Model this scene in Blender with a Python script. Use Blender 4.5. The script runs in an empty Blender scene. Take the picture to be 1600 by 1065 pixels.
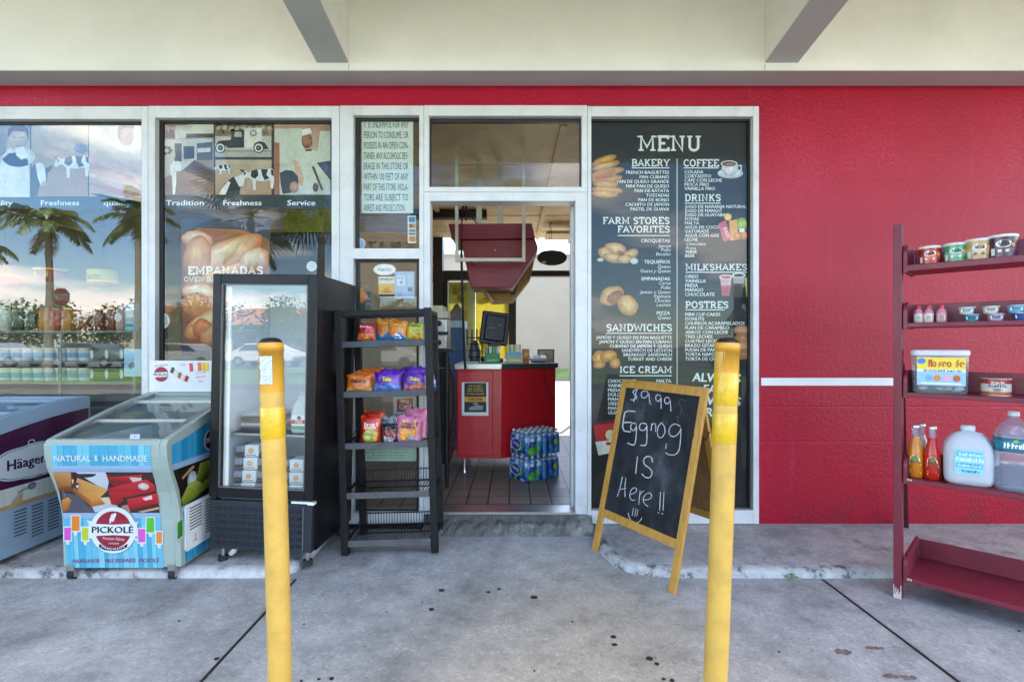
import bpy, bmesh, math, random
from mathutils import Vector, Matrix, Euler, noise
random.seed(7)
R = math.radians
SC = bpy.context.scene
COL = SC.collection
# ---------------------------------------------------------------- camera
EYE = Vector((0, -3.43, 1.25))
FPX = 800.0
cam = bpy.data.cameras.new('camera'); cam.lens = 18.0; cam.sensor_width = 36.0
cam.shift_y = 7.5 / 1600; cam.clip_start = 0.05; cam.clip_end = 600
camo = bpy.data.objects.new('camera', cam); COL.objects.link(camo)
camo.location = EYE; camo.rotation_euler = (R(90), 0, 0)
SC.camera = camo
# ---------------------------------------------------------------- world, sun, exposure
SUN_EL, SUN_AZ = 62.0, 18.0          # sun stands behind the shop (towards +Y), a little to the right
w = bpy.data.worlds.new('World'); SC.world = w; w.use_nodes = True
nt = w.node_tree; nt.nodes.clear()
out = nt.nodes.new('ShaderNodeOutputWorld'); bg = nt.nodes.new('ShaderNodeBackground')
sky = nt.nodes.new('ShaderNodeTexSky'); sky.sky_type = 'NISHITA'; sky.sun_disc = False
sky.sun_elevation = R(SUN_EL); sky.sun_rotation = R(SUN_AZ); sky.air_density = 1.0; sky.dust_density = 0.5; sky.ozone_density = 1.6
tc = nt.nodes.new('ShaderNodeTexCoord'); sep = nt.nodes.new('ShaderNodeSeparateXYZ')
nt.links.new(tc.outputs['Generated'], sep.inputs[0])
def wm(op, a, b=None):
    n = nt.nodes.new('ShaderNodeMath'); n.operation = op
    for i, x in enumerate((a, b)):
        if x is None: continue
        if hasattr(x, 'links'): nt.links.new(x, n.inputs[i])
        else: n.inputs[i].default_value = x
    return n.outputs[0]
zz = wm('ADD', wm('MAXIMUM', sep.outputs[2], 0.0), 0.22)
cmb = nt.nodes.new('ShaderNodeCombineXYZ')
nt.links.new(wm('DIVIDE', sep.outputs[0], zz), cmb.inputs[0]); nt.links.new(wm('DIVIDE', sep.outputs[1], zz), cmb.inputs[1])
nz = nt.nodes.new('ShaderNodeTexNoise'); nz.inputs['Scale'].default_value = 1.15; nz.inputs['Detail'].default_value = 7; nz.inputs['Roughness'].default_value = 0.55
nt.links.new(cmb.outputs[0], nz.inputs['Vector'])
cr = nt.nodes.new('ShaderNodeValToRGB'); cr.color_ramp.elements[0].position = 0.51; cr.color_ramp.elements[1].position = 0.62
nt.links.new(nz.outputs['Fac'], cr.inputs[0])
mx = nt.nodes.new('ShaderNodeMixRGB'); mx.inputs[2].default_value = (10.2, 9.6, 9.2, 1)
nt.links.new(cr.outputs[0], mx.inputs[0]); hs = nt.nodes.new('ShaderNodeHueSaturation'); hs.inputs['Saturation'].default_value = 1.25; nt.links.new(sky.outputs[0], hs.inputs['Color']); nt.links.new(hs.outputs[0], mx.inputs[1])
nt.links.new(mx.outputs[0], bg.inputs[0]); bg.inputs[1].default_value = 0.15
nt.links.new(bg.outputs[0], out.inputs[0])
sl = bpy.data.lights.new('sun', 'SUN'); sl.energy = 5.0; sl.angle = R(0.5); sl.color = (1.0, 0.95, 0.87)
so = bpy.data.objects.new('sun', sl); COL.objects.link(so)
sd = Vector((math.sin(R(SUN_AZ)) * math.cos(R(SUN_EL)), math.cos(R(SUN_AZ)) * math.cos(R(SUN_EL)), math.sin(R(SUN_EL))))
so.rotation_euler = sd.to_track_quat('Z', 'Y').to_euler(); so.location = (3, 10, 14)
SC.view_settings.view_transform = 'Standard'; SC.view_settings.look = 'None'; SC.view_settings.gamma = 1
SC.view_settings.exposure = 2.62
SC.cycles.use_denoising = True
SC.cycles.max_bounces = 10; SC.cycles.diffuse_bounces = 5; SC.cycles.glossy_bounces = 5; SC.cycles.transmission_bounces = 6; SC.cycles.transparent_max_bounces = 24
SC.cycles.caustics_reflective = False; SC.cycles.caustics_refractive = False; SC.cycles.sample_clamp_indirect = 6

# ---------------------------------------------------------------- colour and materials
def lin(c): return c / 12.92 if c <= 0.04045 else ((c + 0.055) / 1.055) ** 2.4
def H(h):
    h = h.lstrip('#'); return tuple(lin(int(h[i:i + 2], 16) / 255) for i in (0, 2, 4))
MATS = {}
def nodes(name):
    m = bpy.data.materials.new(name); m.use_nodes = True; t = m.node_tree
    p = t.nodes['Principled BSDF']; return m, t, p
def nz_node(t, scale, detail=4, rough=0.55, vec=None):
    n = t.nodes.new('ShaderNodeTexNoise'); n.inputs['Scale'].default_value = scale; n.inputs['Detail'].default_value = detail; n.inputs['Roughness'].default_value = rough
    if vec is None:
        g = t.nodes.new('ShaderNodeNewGeometry'); vec = g.outputs['Position']
    t.links.new(vec, n.inputs['Vector']); return n
def ramp(t, src, stops):
    r = t.nodes.new('ShaderNodeValToRGB'); e = r.color_ramp.elements
    while len(e) < len(stops): e.new(0.5)
    for x, (p, c) in zip(e, stops):
        x.position = p; x.color = (c[0], c[1], c[2], 1) if hasattr(c, '__len__') else (c, c, c, 1)
    t.links.new(src, r.inputs[0]); return r.outputs[0]
def mixc(t, fac, a, b, mode='MIX'):
    n = t.nodes.new('ShaderNodeMixRGB'); n.blend_type = mode
    for i, x in enumerate((fac, a, b)):
        if hasattr(x, 'links'): t.links.new(x, n.inputs[i])
        elif hasattr(x, '__len__'): n.inputs[i].default_value = (x[0], x[1], x[2], 1)
        else: n.inputs[i].default_value = x
    return n.outputs[0]
def bump(t, p, src, strength, dist=0.01):
    b = t.nodes.new('ShaderNodeBump'); b.inputs['Strength'].default_value = strength; b.inputs['Distance'].default_value = dist
    t.links.new(src, b.inputs['Height']); t.links.new(b.outputs[0], p.inputs['Normal']); return b
def paint(name, hexc, rough=0.5, var=0.12, scale=9, metal=0.0, bmp=0.0, bscale=60, spec=0.5, coat=0.0, dirt=0.0):
    """painted or plain surface: base colour mottled by noise, with optional grain and grime"""
    if name in MATS: return MATS[name]
    m, t, p = nodes(name); b = H(hexc) if isinstance(hexc, str) else hexc
    n = nz_node(t, scale, 5)
    c = ramp(t, n.outputs['Fac'], [(0.3, tuple(x * (1 - var) for x in b)), (0.7, tuple(min(1, x * (1 + var)) for x in b))])
    if dirt:
        n2 = nz_node(t, scale * 0.6, 8, 0.7)
        c = mixc(t, ramp(t, n2.outputs['Fac'], [(0.5, 0), (0.72, dirt)]), c, (0.09, 0.075, 0.06))
    t.links.new(c, p.inputs['Base Color'])
    p.inputs['Metallic'].default_value = metal; p.inputs['Specular IOR Level'].default_value = spec; p.inputs['Coat Weight'].default_value = coat
    n3 = nz_node(t, scale * 3, 3)
    rr = t.nodes.new('ShaderNodeMapRange'); rr.inputs[3].default_value = max(0, rough - 0.1); rr.inputs[4].default_value = min(1, rough + 0.1)
    t.links.new(n3.outputs['Fac'], rr.inputs[0]); t.links.new(rr.outputs[0], p.inputs['Roughness'])
    if bmp: bump(t, p, nz_node(t, bscale, 3).outputs['Fac'], bmp)
    MATS[name] = m; return m
def colmat(name, rough=0.45, metal=0.0, spec=0.5, coat=0.0, var=0.06, bmp=0.0, bscale=40, bdist=0.01, ink=1.0):
    """printed or coloured surface: ink colour from the 'Col' attribute, slightly mottled"""
    m, t, p = nodes(name)
    a = t.nodes.new('ShaderNodeAttribute'); a.attribute_name = 'Col'
    n = nz_node(t, 30, 4)
    c = mixc(t, 1.0, a.outputs['Color'], ramp(t, n.outputs['Fac'], [(0.3, ink * (1 - var)), (0.7, ink)]), 'MULTIPLY')
    t.links.new(c, p.inputs['Base Color']); p.inputs['Roughness'].default_value = rough; p.inputs['Metallic'].default_value = metal
    p.inputs['Specular IOR Level'].default_value = spec; p.inputs['Coat Weight'].default_value = coat; p.inputs['Coat Roughness'].default_value = 0.08
    if bmp: bump(t, p, nz_node(t, bscale, 3).outputs['Fac'], bmp, bdist)
    MATS[name] = m; return m
PRINT = colmat('printed_ink', 0.5)
def photomat(name):
    m, t, p = nodes(name); a = t.nodes.new('ShaderNodeAttribute'); a.attribute_name = 'Col'; n1 = nz_node(t, 9, 5, .6); n2 = nz_node(t, 140, 3, .6)
    c = mixc(t, 1, a.outputs['Color'], ramp(t, n1.outputs['Fac'], [(.3, .78), (.5, 1.0), (.7, 1.12)]), 'MULTIPLY'); c = mixc(t, 1, c, ramp(t, n2.outputs['Fac'], [(.3, .8), (.7, 1.15)]), 'MULTIPLY')
    t.links.new(c, p.inputs['Base Color']); p.inputs['Roughness'].default_value = .5; return m
PHOTO = photomat('photo_print')
GLOSS = colmat('glossy_print', 0.25, coat=0.25, ink=.74)
FILM = colmat('bag_film', 0.24, coat=0.4, bmp=0.5, bscale=38, bdist=0.012, ink=.78)
PLAST = colmat('moulded_plastic', 0.38, ink=.8)
METAL = colmat('coloured_metal', 0.35, metal=0.85)
def glass(name, ior, tint=(1, 1, 1), rough=0.0):
    m, t, p = nodes(name); t.nodes.remove(p); o = t.nodes['Material Output']
    tr = t.nodes.new('ShaderNodeBsdfTransparent'); tr.inputs[0].default_value = (*tint, 1)
    gl = t.nodes.new('ShaderNodeBsdfGlossy'); gl.inputs['Roughness'].default_value = rough
    lw = t.nodes.new('ShaderNodeLayerWeight'); lw.inputs[0].default_value = 0.5; F0 = ((ior - 1) / (ior + 1)) ** 2   # Schlick, the same from both sides
    pw = t.nodes.new('ShaderNodeMath'); pw.operation = 'POWER'; t.links.new(lw.outputs['Facing'], pw.inputs[0]); pw.inputs[1].default_value = 5
    fr = t.nodes.new('ShaderNodeMath'); fr.operation = 'MULTIPLY_ADD'; t.links.new(pw.outputs[0], fr.inputs[0]); fr.inputs[1].default_value = 1 - F0; fr.inputs[2].default_value = F0
    # a float-glass pane is never quite flat
    n = nz_node(t, 1.3, 2); b = t.nodes.new('ShaderNodeBump'); b.inputs['Strength'].default_value = 0.018; b.inputs['Distance'].default_value = 0.05
    t.links.new(n.outputs['Fac'], b.inputs['Height']); t.links.new(b.outputs[0], gl.inputs['Normal'])
    mx = t.nodes.new('ShaderNodeMixShader'); t.links.new(fr.outputs[0], mx.inputs[0]); t.links.new(tr.outputs[0], mx.inputs[1]); t.links.new(gl.outputs[0], mx.inputs[2])
    t.links.new(mx.outputs[0], o.inputs[0]); MATS[name] = m; return m
def clear(name, tint=(1, 1, 1)):
    m, t, p = nodes(name); t.nodes.remove(p); o = t.nodes['Material Output']
    tr = t.nodes.new('ShaderNodeBsdfTransparent'); tr.inputs[0].default_value = (*tint, 1)
    n = nz_node(t, 3, 2); t.links.new(ramp(t, n.outputs['Fac'], [(0, tuple(x * 0.97 for x in tint)), (1, tint)]), tr.inputs[0])
    t.links.new(tr.outputs[0], o.inputs[0]); MATS[name] = m; return m
WGLASS = glass('window_glass', 1.40, (0.86, 0.9, 0.88))
MGLASS = glass('street_mirror_glass', 2.05, (0.86, 0.9, 0.88)); SGLASS = glass('shop_front_glass', 1.56, (0.88, 0.91, 0.9))
FGLASS = glass('fridge_glass', 1.95, (0.9, 0.94, 0.93))
CLEARB = clear('glass_back')
BOTTLE = glass('bottle_plastic', 1.8, (0.88, 0.94, 1.0), 0.05)
def _cloudy(m):   # water and plastic scatter a little light of their own
    t = m.node_tree; o = t.nodes['Material Output']; src = o.inputs[0].links[0].from_socket; d = t.nodes.new('ShaderNodeBsdfDiffuse'); d.inputs[0].default_value = (.62, .74, .86, 1)
    mx = t.nodes.new('ShaderNodeMixShader'); mx.inputs[0].default_value = .16; t.links.new(src, mx.inputs[1]); t.links.new(d.outputs[0], mx.inputs[2]); t.links.new(mx.outputs[0], o.inputs[0])
_cloudy(BOTTLE)

# ---------------------------------------------------------------- mesh builder
_TX = {}
def text_geo(s, bold):
    k = (s, bold)
    if k not in _TX:
        cu = bpy.data.curves.new('t', 'FONT'); cu.body = s; cu.size = 1; cu.offset = bold; cu.resolution_u = 2
        o = bpy.data.objects.new('t', cu); me = o.to_mesh()
        vs = [(v.co.x, v.co.y) for v in me.vertices]; fs = [tuple(p.vertices) for p in me.polygons]
        o.to_mesh_clear(); bpy.data.objects.remove(o); bpy.data.curves.remove(cu)
        xs = [v[0] for v in vs] or [0]
        _TX[k] = (vs, fs, min(xs), max(xs))
    return _TX[k]
class MB:
    def __init__(s, mat=None, col=(0.8, 0.8, 0.8)):
        s.bm = bmesh.new(); s.cl = s.bm.loops.layers.float_color.new('Col'); s.mats = []; s.M = Matrix(); s.c = col; s.mi = 0; s.sm = False
        s.fix = True
        if mat: s.m(mat)
    def m(s, mat):
        if mat not in s.mats: s.mats.append(mat)
        s.mi = s.mats.index(mat); return s
    def col(s, c): s.c = H(c) if isinstance(c, str) else c; return s
    def v(s, co): return s.bm.verts.new(s.M @ Vector(co))
    def f(s, vs, cols=None):
        try: f = s.bm.faces.new(vs)
        except ValueError: return None
        f.material_index = s.mi; f.smooth = s.sm
        for i, l in enumerate(f.loops):
            c = cols[i] if cols else s.c
            l[s.cl] = (c[0], c[1], c[2], 1)
        return f
    def poly(s, pts, cols=None): return s.f([s.v(p) for p in pts], cols)
    def box(s, x0, x1, y0, y1, z0, z1, b=0.0, seg=2):
        P = [s.v((x, y, z)) for x in (x0, x1) for y in (y0, y1) for z in (z0, z1)]
        fs = [s.f([P[i] for i in q]) for q in ((0, 1, 3, 2), (4, 6, 7, 5), (0, 4, 5, 1), (2, 3, 7, 6), (0, 2, 6, 4), (1, 5, 7, 3))]
        if b: s._bev(fs, b, seg)
        return s
    def _bev(s, fs, b, seg):
        es = list({e for f in fs for e in f.edges})
        r = bmesh.ops.bevel(s.bm, geom=es, offset=b, segments=seg, affect='EDGES', profile=0.5, clamp_overlap=True)
        for f in r['faces']: f.smooth = True
    def prism(s, pts, axis, a0, a1, b=0.0):
        """2-D outline pushed along an axis: 'x' -> pts are (y,z); 'y' -> (x,z); 'z' -> (x,y)"""
        def co(p, a): return (a, p[0], p[1]) if axis == 'x' else (p[0], a, p[1]) if axis == 'y' else (p[0], p[1], a)
        A = [s.v(co(p, a0)) for p in pts]; B = [s.v(co(p, a1)) for p in pts]; n = len(pts)
        fs = [s.f(A), s.f(B[::-1])] + [s.f([A[i], B[i], B[(i + 1) % n], A[(i + 1) % n]]) for i in range(n)]
        if b: s._bev([f for f in fs if f], b, 2)
        return s
    def bar(s, p, q, w, h=None, up=(0, 0, 1), b=0.0):
        p, q = Vector(p), Vector(q); h = h or w; d = (q - p).normalized(); u = Vector(up)
        if abs(d.dot(u)) > 0.95: u = Vector((0, 1, 0))
        x = d.cross(u).normalized(); y = x.cross(d)
        P = [s.v(e + x * sx * w / 2 + y * sy * h / 2) for e in (p, q) for sx, sy in ((-1, -1), (1, -1), (1, 1), (-1, 1))]
        fs = [s.f([P[i] for i in r]) for r in ((0, 1, 2, 3), (7, 6, 5, 4), (0, 4, 5, 1), (1, 5, 6, 2), (2, 6, 7, 3), (3, 7, 4, 0))]
        if b: s._bev(fs, b, 2)
        return s
    def tube(s, pts, r, n=8, caps=True):
        pts = [Vector(p) for p in pts]; rs = r if hasattr(r, '__len__') else [r] * len(pts); rings = []; sm = s.sm; s.sm = True
        up = Vector((0, 0, 1))
        for i, p in enumerate(pts):
            d = (pts[min(i + 1, len(pts) - 1)] - pts[max(i - 1, 0)]).normalized()
            if abs(d.dot(up)) > 0.98: x = d.cross(Vector((0, 1, 0))).normalized()
            else: x = d.cross(up).normalized()
            y = x.cross(d)
            rings.append([s.v(p + (x * math.cos(a) + y * math.sin(a)) * rs[i]) for a in (2 * math.pi * k / n for k in range(n))])
        for a, b in zip(rings, rings[1:]):
            for k in range(n): s.f([a[k], a[(k + 1) % n], b[(k + 1) % n], b[k]])
        s.sm = False
        if caps: iM = s.M.inverted(); s.f([s.v(iM @ v.co) for v in rings[0][::-1]]); s.f([s.v(iM @ v.co) for v in rings[-1]])
        s.sm = sm; return s
    def lathe(s, prof, c=(0, 0, 0), n=24, sx=1, sy=1, sq=0, caps=True):
        """prof rows: (r, z[, colour[, material]]); the colour of a row paints the band that starts there; sq squares the section"""
        sm = s.sm; s.sm = True; rings = []
        for row in prof:
            ring = []
            for k in range(n):
                a = 2 * math.pi * (k + 0.5) / n; ca, sa = math.cos(a), math.sin(a)
                if sq:
                    e = (abs(ca) ** sq + abs(sa) ** sq) ** (-1 / sq)
                else: e = 1
                ring.append(s.v((c[0] + row[0] * ca * e * sx, c[1] + row[0] * sa * e * sy, c[2] + row[1])))
            rings.append(ring)
        for row, a, b in zip(prof, rings, rings[1:]):
            if len(row) > 2 and row[2] is not None: s.col(row[2])
            if len(row) > 3: s.m(row[3])
            for k in range(n): s.f([a[k], a[(k + 1) % n], b[(k + 1) % n], b[k]])
        s.sm = False
        iM = s.M.inverted()
        if prof[0][0] > 1e-4 and caps: s.f([s.v(iM @ v.co) for v in rings[0][::-1]])
        if prof[-1][0] > 1e-4 and caps: s.f([s.v(iM @ v.co) for v in rings[-1]])
        s.sm = sm; return s
    def build(s, name, parent=None, world=None, label=None):
        """links ONE mesh object; world=root means the geometry was given in world space"""
        if s.fix: bmesh.ops.recalc_face_normals(s.bm, faces=s.bm.faces)
        if world is not None:
            s.bm.transform(world['_M'].inverted() if False else RM[world.name].inverted())
        me = bpy.data.meshes.new(name); s.bm.to_mesh(me); s.bm.free()
        for m in s.mats: me.materials.append(m)
        o = bpy.data.objects.new(name, me); COL.objects.link(o)
        if parent: o.parent = parent
        if label: o['label'] = label
        return o
RM = {}
def thing(name, label, cat, loc=(0, 0, 0), rot=(0, 0, 0), group=None):
    o = bpy.data.objects.new(name, None); COL.objects.link(o); o.empty_display_size = 0.1
    o.location = loc; o.rotation_euler = rot; o['label'] = label; o['category'] = cat
    if group: o['group'] = group
    RM[o.name] = Matrix.Translation(Vector(loc)) @ Euler(rot).to_matrix().to_4x4()
    return o
def tag(o, label, cat, group=None, loc=None, rot=None):
    o['label'] = label; o['category'] = cat
    if group: o['group'] = group
    if loc is not None: o.location = loc
    if rot is not None: o.rotation_euler = rot
    return o
def struct(o): o['kind'] = 'structure'; return o
def dup(root, label, loc=None, rot=None, group=None):
    """a copy of a thing with copies of its parts and sub-parts (meshes shared)"""
    def rec(o, par):
        c = o.copy(); COL.objects.link(c)
        if par: c.parent = par
        for ch in list(o.children): rec(ch, c)
        return c
    r = rec(root, None); r['label'] = label
    if loc is not None: r.location = loc
    if rot is not None: r.rotation_euler = rot
    if group: r['group'] = group
    return r
def at(px, py, d):
    """world point seen at photo pixel (px,py) at d metres in front of the camera"""
    return Vector(((px - 800) * d / FPX, d - 3.43, 1.25 - (py - 540) * d / FPX))
# ---------------------------------------------------------------- flat artwork on a real surface
EPS = 0.0006
def arc(cx, cy, rx, ry, a0, a1, n=8): return [(cx + rx * math.cos(R(a0 + (a1 - a0) * i / n)), cy + ry * math.sin(R(a0 + (a1 - a0) * i / n))) for i in range(n + 1)]
# slab-serif capitals as strokes in a unit em; serif ends listed apart
SLAB = {
 'A': (.86, [[(.1, .05), (.43, .95), (.76, .05)], [(.22, .34), (.64, .34)]], [(.1, 0), (.76, 0)]),
 'B': (.8, [[(.2, 0), (.2, 1)], [(.08, .95), (.45, .95)] + arc(.45, .74, .19, .21, 90, -90) + [(.2, .53)], [(.45, .53)] + arc(.47, .29, .22, .24, 90, -90) + [(.08, .05)]], []),
 'C': (.8, [arc(.44, .5, .32, .45, 40, 320, 16)], []),
 'D': (.84, [[(.2, 0), (.2, 1)], [(.08, .95), (.4, .95)] + arc(.4, .5, .32, .45, 90, -90, 12) + [(.08, .05)]], []),
 'E': (.76, [[(.2, 0), (.2, 1)], [(.08, .95), (.66, .95), (.66, .78)], [(.2, .5), (.5, .5)], [(.08, .05), (.68, .05), (.68, .24)]], []),
 'F': (.72, [[(.2, 0), (.2, 1)], [(.08, .95), (.66, .95), (.66, .76)], [(.2, .5), (.5, .5)]], [(.2, 0)]),
 'G': (.84, [arc(.44, .5, .32, .45, 40, 320, 16) + [(.69, .45), (.5, .45)]], []),
 'H': (.9, [[(.2, 0), (.2, 1)], [(.7, 0), (.7, 1)], [(.2, .5), (.7, .5)]], [(.2, 0), (.2, 1), (.7, 0), (.7, 1)]),
 'I': (.42, [[(.2, 0), (.2, 1)]], [(.2, 0), (.2, 1)]),
 'K': (.86, [[(.2, 0), (.2, 1)], [(.68, .98), (.24, .46)], [(.36, .6), (.7, .02)]], [(.2, 0), (.2, 1), (.68, 0), (.66, 1)]),
 'L': (.72, [[(.2, 0), (.2, 1)], [(.08, .05), (.66, .05), (.66, .26)]], [(.2, 1)]),
 'M': (1.06, [[(.2, 0), (.2, .95), (.53, .25), (.86, .95), (.86, 0)]], [(.2, 0), (.14, 1), (.86, 0), (.92, 1)]),
 'N': (.92, [[(.2, 0), (.2, .97), (.7, .03), (.7, 1)]], [(.2, 0), (.15, 1), (.7, 1)]),
 'O': (.86, [arc(.43, .5, .32, .45, 0, 360, 20)], []),
 'P': (.76, [[(.2, 0), (.2, 1)], [(.08, .95), (.44, .95)] + arc(.44, .7, .21, .25, 90, -90) + [(.2, .45)]], [(.2, 0)]),
 'R': (.86, [[(.2, 0), (.2, 1)], [(.08, .95), (.44, .95)] + arc(.44, .72, .2, .23, 90, -90) + [(.2, .49)], [(.42, .49), (.68, .05), (.78, .05)]], [(.2, 0)]),
 'S': (.74, [[(.6, .72), (.6, .8)] + arc(.36, .74, .22, .21, 30, 250, 10) + arc(.37, .27, .24, .23, 70, -150, 10)], []),
 'T': (.78, [[(.39, 0), (.39, 1)], [(.08, .74), (.08, .95), (.7, .95), (.7, .74)]], [(.39, 0)]),
 'U': (.88, [[(.2, 1), (.2, .3)] + arc(.44, .3, .24, .26, 180, 360, 10) + [(.68, 1)]], [(.2, 1), (.68, 1)]),
 'V': (.86, [[(.1, .95), (.43, .05), (.76, .95)]], [(.1, 1), (.76, 1)]),
 'W': (1.14, [[(.1, .95), (.33, .05), (.57, .8), (.81, .05), (1.04, .95)]], [(.1, 1), (1.04, 1)]),
 'Y': (.84, [[(.1, .98), (.42, .46), (.74, .98)], [(.42, .5), (.42, 0)]], [(.12, 1), (.72, 1), (.42, 0)]),
 ' ': (.4, [], [])}
class Art:
    """fn(x, y, layer) -> world point; x right, y DOWN (photo-like) when flip=1, y UP when flip=-1"""
    def __init__(s, mb, fn, flip=1): s.b = mb; s.fn = fn; s.fl = flip
    def poly(s, pts, c, L=1):
        c = H(c) if isinstance(c, str) else c; s.b.c = c; return s.b.poly([s.fn(x, y, L) for x, y in pts])
    def rect(s, x0, y0, x1, y1, c, L=1): return s.poly([(x0, y0), (x1, y0), (x1, y1), (x0, y1)], c, L)
    def rrect(s, x0, y0, x1, y1, r, c, L=1):
        p = arc(x1 - r, y1 - r, r, r, 0, 90, 4) + arc(x0 + r, y1 - r, r, r, 90, 180, 4) + arc(x0 + r, y0 + r, r, r, 180, 270, 4) + arc(x1 - r, y0 + r, r, r, 270, 360, 4)
        return s.poly(p, c, L)
    def ell(s, cx, cy, rx, ry, c, L=1, rot=0, n=24, a0=0, a1=360):
        ca, sa = math.cos(R(rot)), math.sin(R(rot))
        p = arc(0, 0, rx, ry, a0, a1, n)
        if a1 - a0 == 360: p = p[:-1]
        return s.poly([(cx + x * ca - y * sa, cy + x * sa + y * ca) for x, y in p], c, L)
    def blob(s, cx, cy, rx, ry, cin, cout, L=1, rot=0, n=30, wob=0.0, off=(0, 0), rings=7, seed=0, tex=.34):
        """soft printed shape: ink runs from cin at its middle to cout at its rim"""
        cin, cout = (H(c) if isinstance(c, str) else c for c in (cin, cout)); ca, sa = math.cos(R(rot)), math.sin(R(rot)); b = s.b
        def pt(k, t):
            a = 2 * math.pi * k / n; q = 1 + wob * noise.noise((math.cos(a) * 1.7 + seed, math.sin(a) * 1.7, seed * 3.1))
            x, y = rx * q * math.cos(a) * t + off[0] * (1 - t) * rx, ry * q * math.sin(a) * t + off[1] * (1 - t) * ry
            return s.fn(cx + x * ca - y * sa, cy + x * sa + y * ca, L)
        def cl(t, k=0):
            q = 1 + tex * noise.noise((t * math.cos(2 * math.pi * k / n) * 3.1 + seed * 1.3 + cx, t * math.sin(2 * math.pi * k / n) * 2.3 + seed, cy)) * (t > .01); sh = 1 - .30 * max(0, math.sin(2 * math.pi * k / n)) * t
            return tuple((i + (o - i) * t ** 1.6) * q * sh for i, o in zip(cin, cout))
        cv = b.v(pt(0, 0)); prev = None
        for j in range(1, rings + 1):
            t = j / rings; ring = [b.v(pt(k, t)) for k in range(n)]
            for k in range(n):
                k2 = (k + 1) % n
                if prev is None: b.f([cv, ring[k], ring[k2]], [cl(0), cl(t, k), cl(t, k2)])
                else: b.f([prev[k], ring[k], ring[k2], prev[k2]], [cl(tp, k), cl(t, k), cl(t, k2), cl(tp, k2)])
            prev = ring; tp = t
    def grad(s, pts, cols, L=1):
        cols = [H(c) if isinstance(c, str) else c for c in cols]
        s.b.poly([s.fn(x, y, L) for x, y in pts], cols)
    def stroke(s, pts, wd, c, L=1, closed=False):
        c = H(c) if isinstance(c, str) else c; s.b.c = c
        P = [Vector(p) for p in pts]
        if closed: P = P + [P[0], P[1]]
        lf, rt = [], []
        for i, p in enumerate(P):
            a = P[max(i - 1, 0)]; e = P[min(i + 1, len(P) - 1)]
            d1 = (p - a); d2 = (e - p); d1 = d1.normalized() if d1.length > 1e-9 else d2.normalized(); d2 = d2.normalized() if d2.length > 1e-9 else d1
            t = (d1 + d2); t = t.normalized() if t.length > 1e-6 else d1
            n = Vector((-t.y, t.x)); k = 1 / max(0.72, abs(n.dot(Vector((-d1.y, d1.x)))))
            lf.append(p + n * wd / 2 * k); rt.append(p - n * wd / 2 * k)
        A = [s.b.v(s.fn(q.x, q.y, L)) for q in lf]; B = [s.b.v(s.fn(q.x, q.y, L)) for q in rt]
        for i in range(len(P) - 1): s.b.f([A[i], B[i], B[i + 1], A[i + 1]])
    def txt(s, t, x, y, h, c, L=2, align='l', bold=0.0, fit=None, cap=0.68, rot=0, it=0.0):
        """cap height h, baseline at y; fit = total width"""
        c = H(c) if isinstance(c, str) else c
        if bold > .014:
            e = bold * h / cap * .85; ca, sa = math.cos(R(rot)), math.sin(R(rot)); f2 = fit - 2 * e if fit else None; o = {'l': 0, 'r': -2 * e, 'c': -e}[align]
            for q in range(3): s.txt(t, x + (o + e * q) * ca + (q - 1) * e * .4 * sa, y + (o + e * q) * sa - (q - 1) * e * .4 * ca, h, c, L + .22 * q, align, 0, f2, cap, rot, it)
            return
        vs, fs, x0, x1 = text_geo(t, 0); k = h / cap; kx = k
        if fit: kx = fit / max(1e-6, x1 - x0)
        wd = (x1 - x0) * kx; ox = {'l': 0, 'r': -wd, 'c': -wd / 2}[align]; ca, sa = math.cos(R(rot)), math.sin(R(rot))
        s.b.c = c; V = []
        for a, b in vs:
            ux, uy = (a - x0) * kx + ox + it * b * k, -b * k * s.fl
            V.append(s.b.v(s.fn(x + ux * ca - uy * sa, y + ux * sa + uy * ca, L)))
        for f in fs: s.b.f([V[i] for i in f])
    def scrib(s, x, wd, y, h, c, L=1, rot=0.0):
        """a line of print too small to read: bars, bowls and gaps centred on y"""
        rg = random.Random(int(abs(x * 7919 + y * 104729) * 1000) % 9973); X = x; e = x + wd; st = h * .17; run = 0
        while X < e - h * .3:
            w_ = h * rg.uniform(.42, .62); yo = y + (X - x) * rot * -s.fl; k = rg.randrange(5); hh = h * (1.0 if run == 0 or k == 4 else .72); y0, y1 = yo - h / 2 * -s.fl * -1, 0
            b0 = yo + s.fl * h / 2; b1 = b0 - s.fl * hh; m_ = (b0 + b1) / 2
            if k == 0: s.stroke([(X + st, b0), (X + st, b1)], st, c, L); s.stroke([(X + st, m_), (X + w_ * .8, b1)], st, c, L + .25); s.stroke([(X + w_ * .8, b1), (X + w_ * .8, b0)], st, c, L + .5)
            elif k in (1, 3): s.stroke([(X + w_ * .4 + w_ * .36 * math.cos(q * .785), m_ + hh * .42 * math.sin(q * .785)) for q in range(9 if k == 1 else 7)], st, c, L)
            elif k == 2: s.stroke([(X + w_ * .75, b1), (X + st, m_), (X + w_ * .75, m_), (X + st, b0)], st, c, L)
            else: s.stroke([(X + st, b0), (X + st, b1)], st * 1.2, c, L); s.stroke([(X + st, b1), (X + w_ * .7, m_), (X + st, m_)], st, c, L + .25)
            X += w_; run += 1
            if run > rg.randrange(4, 9): X += w_ * .5; run = 0
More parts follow.
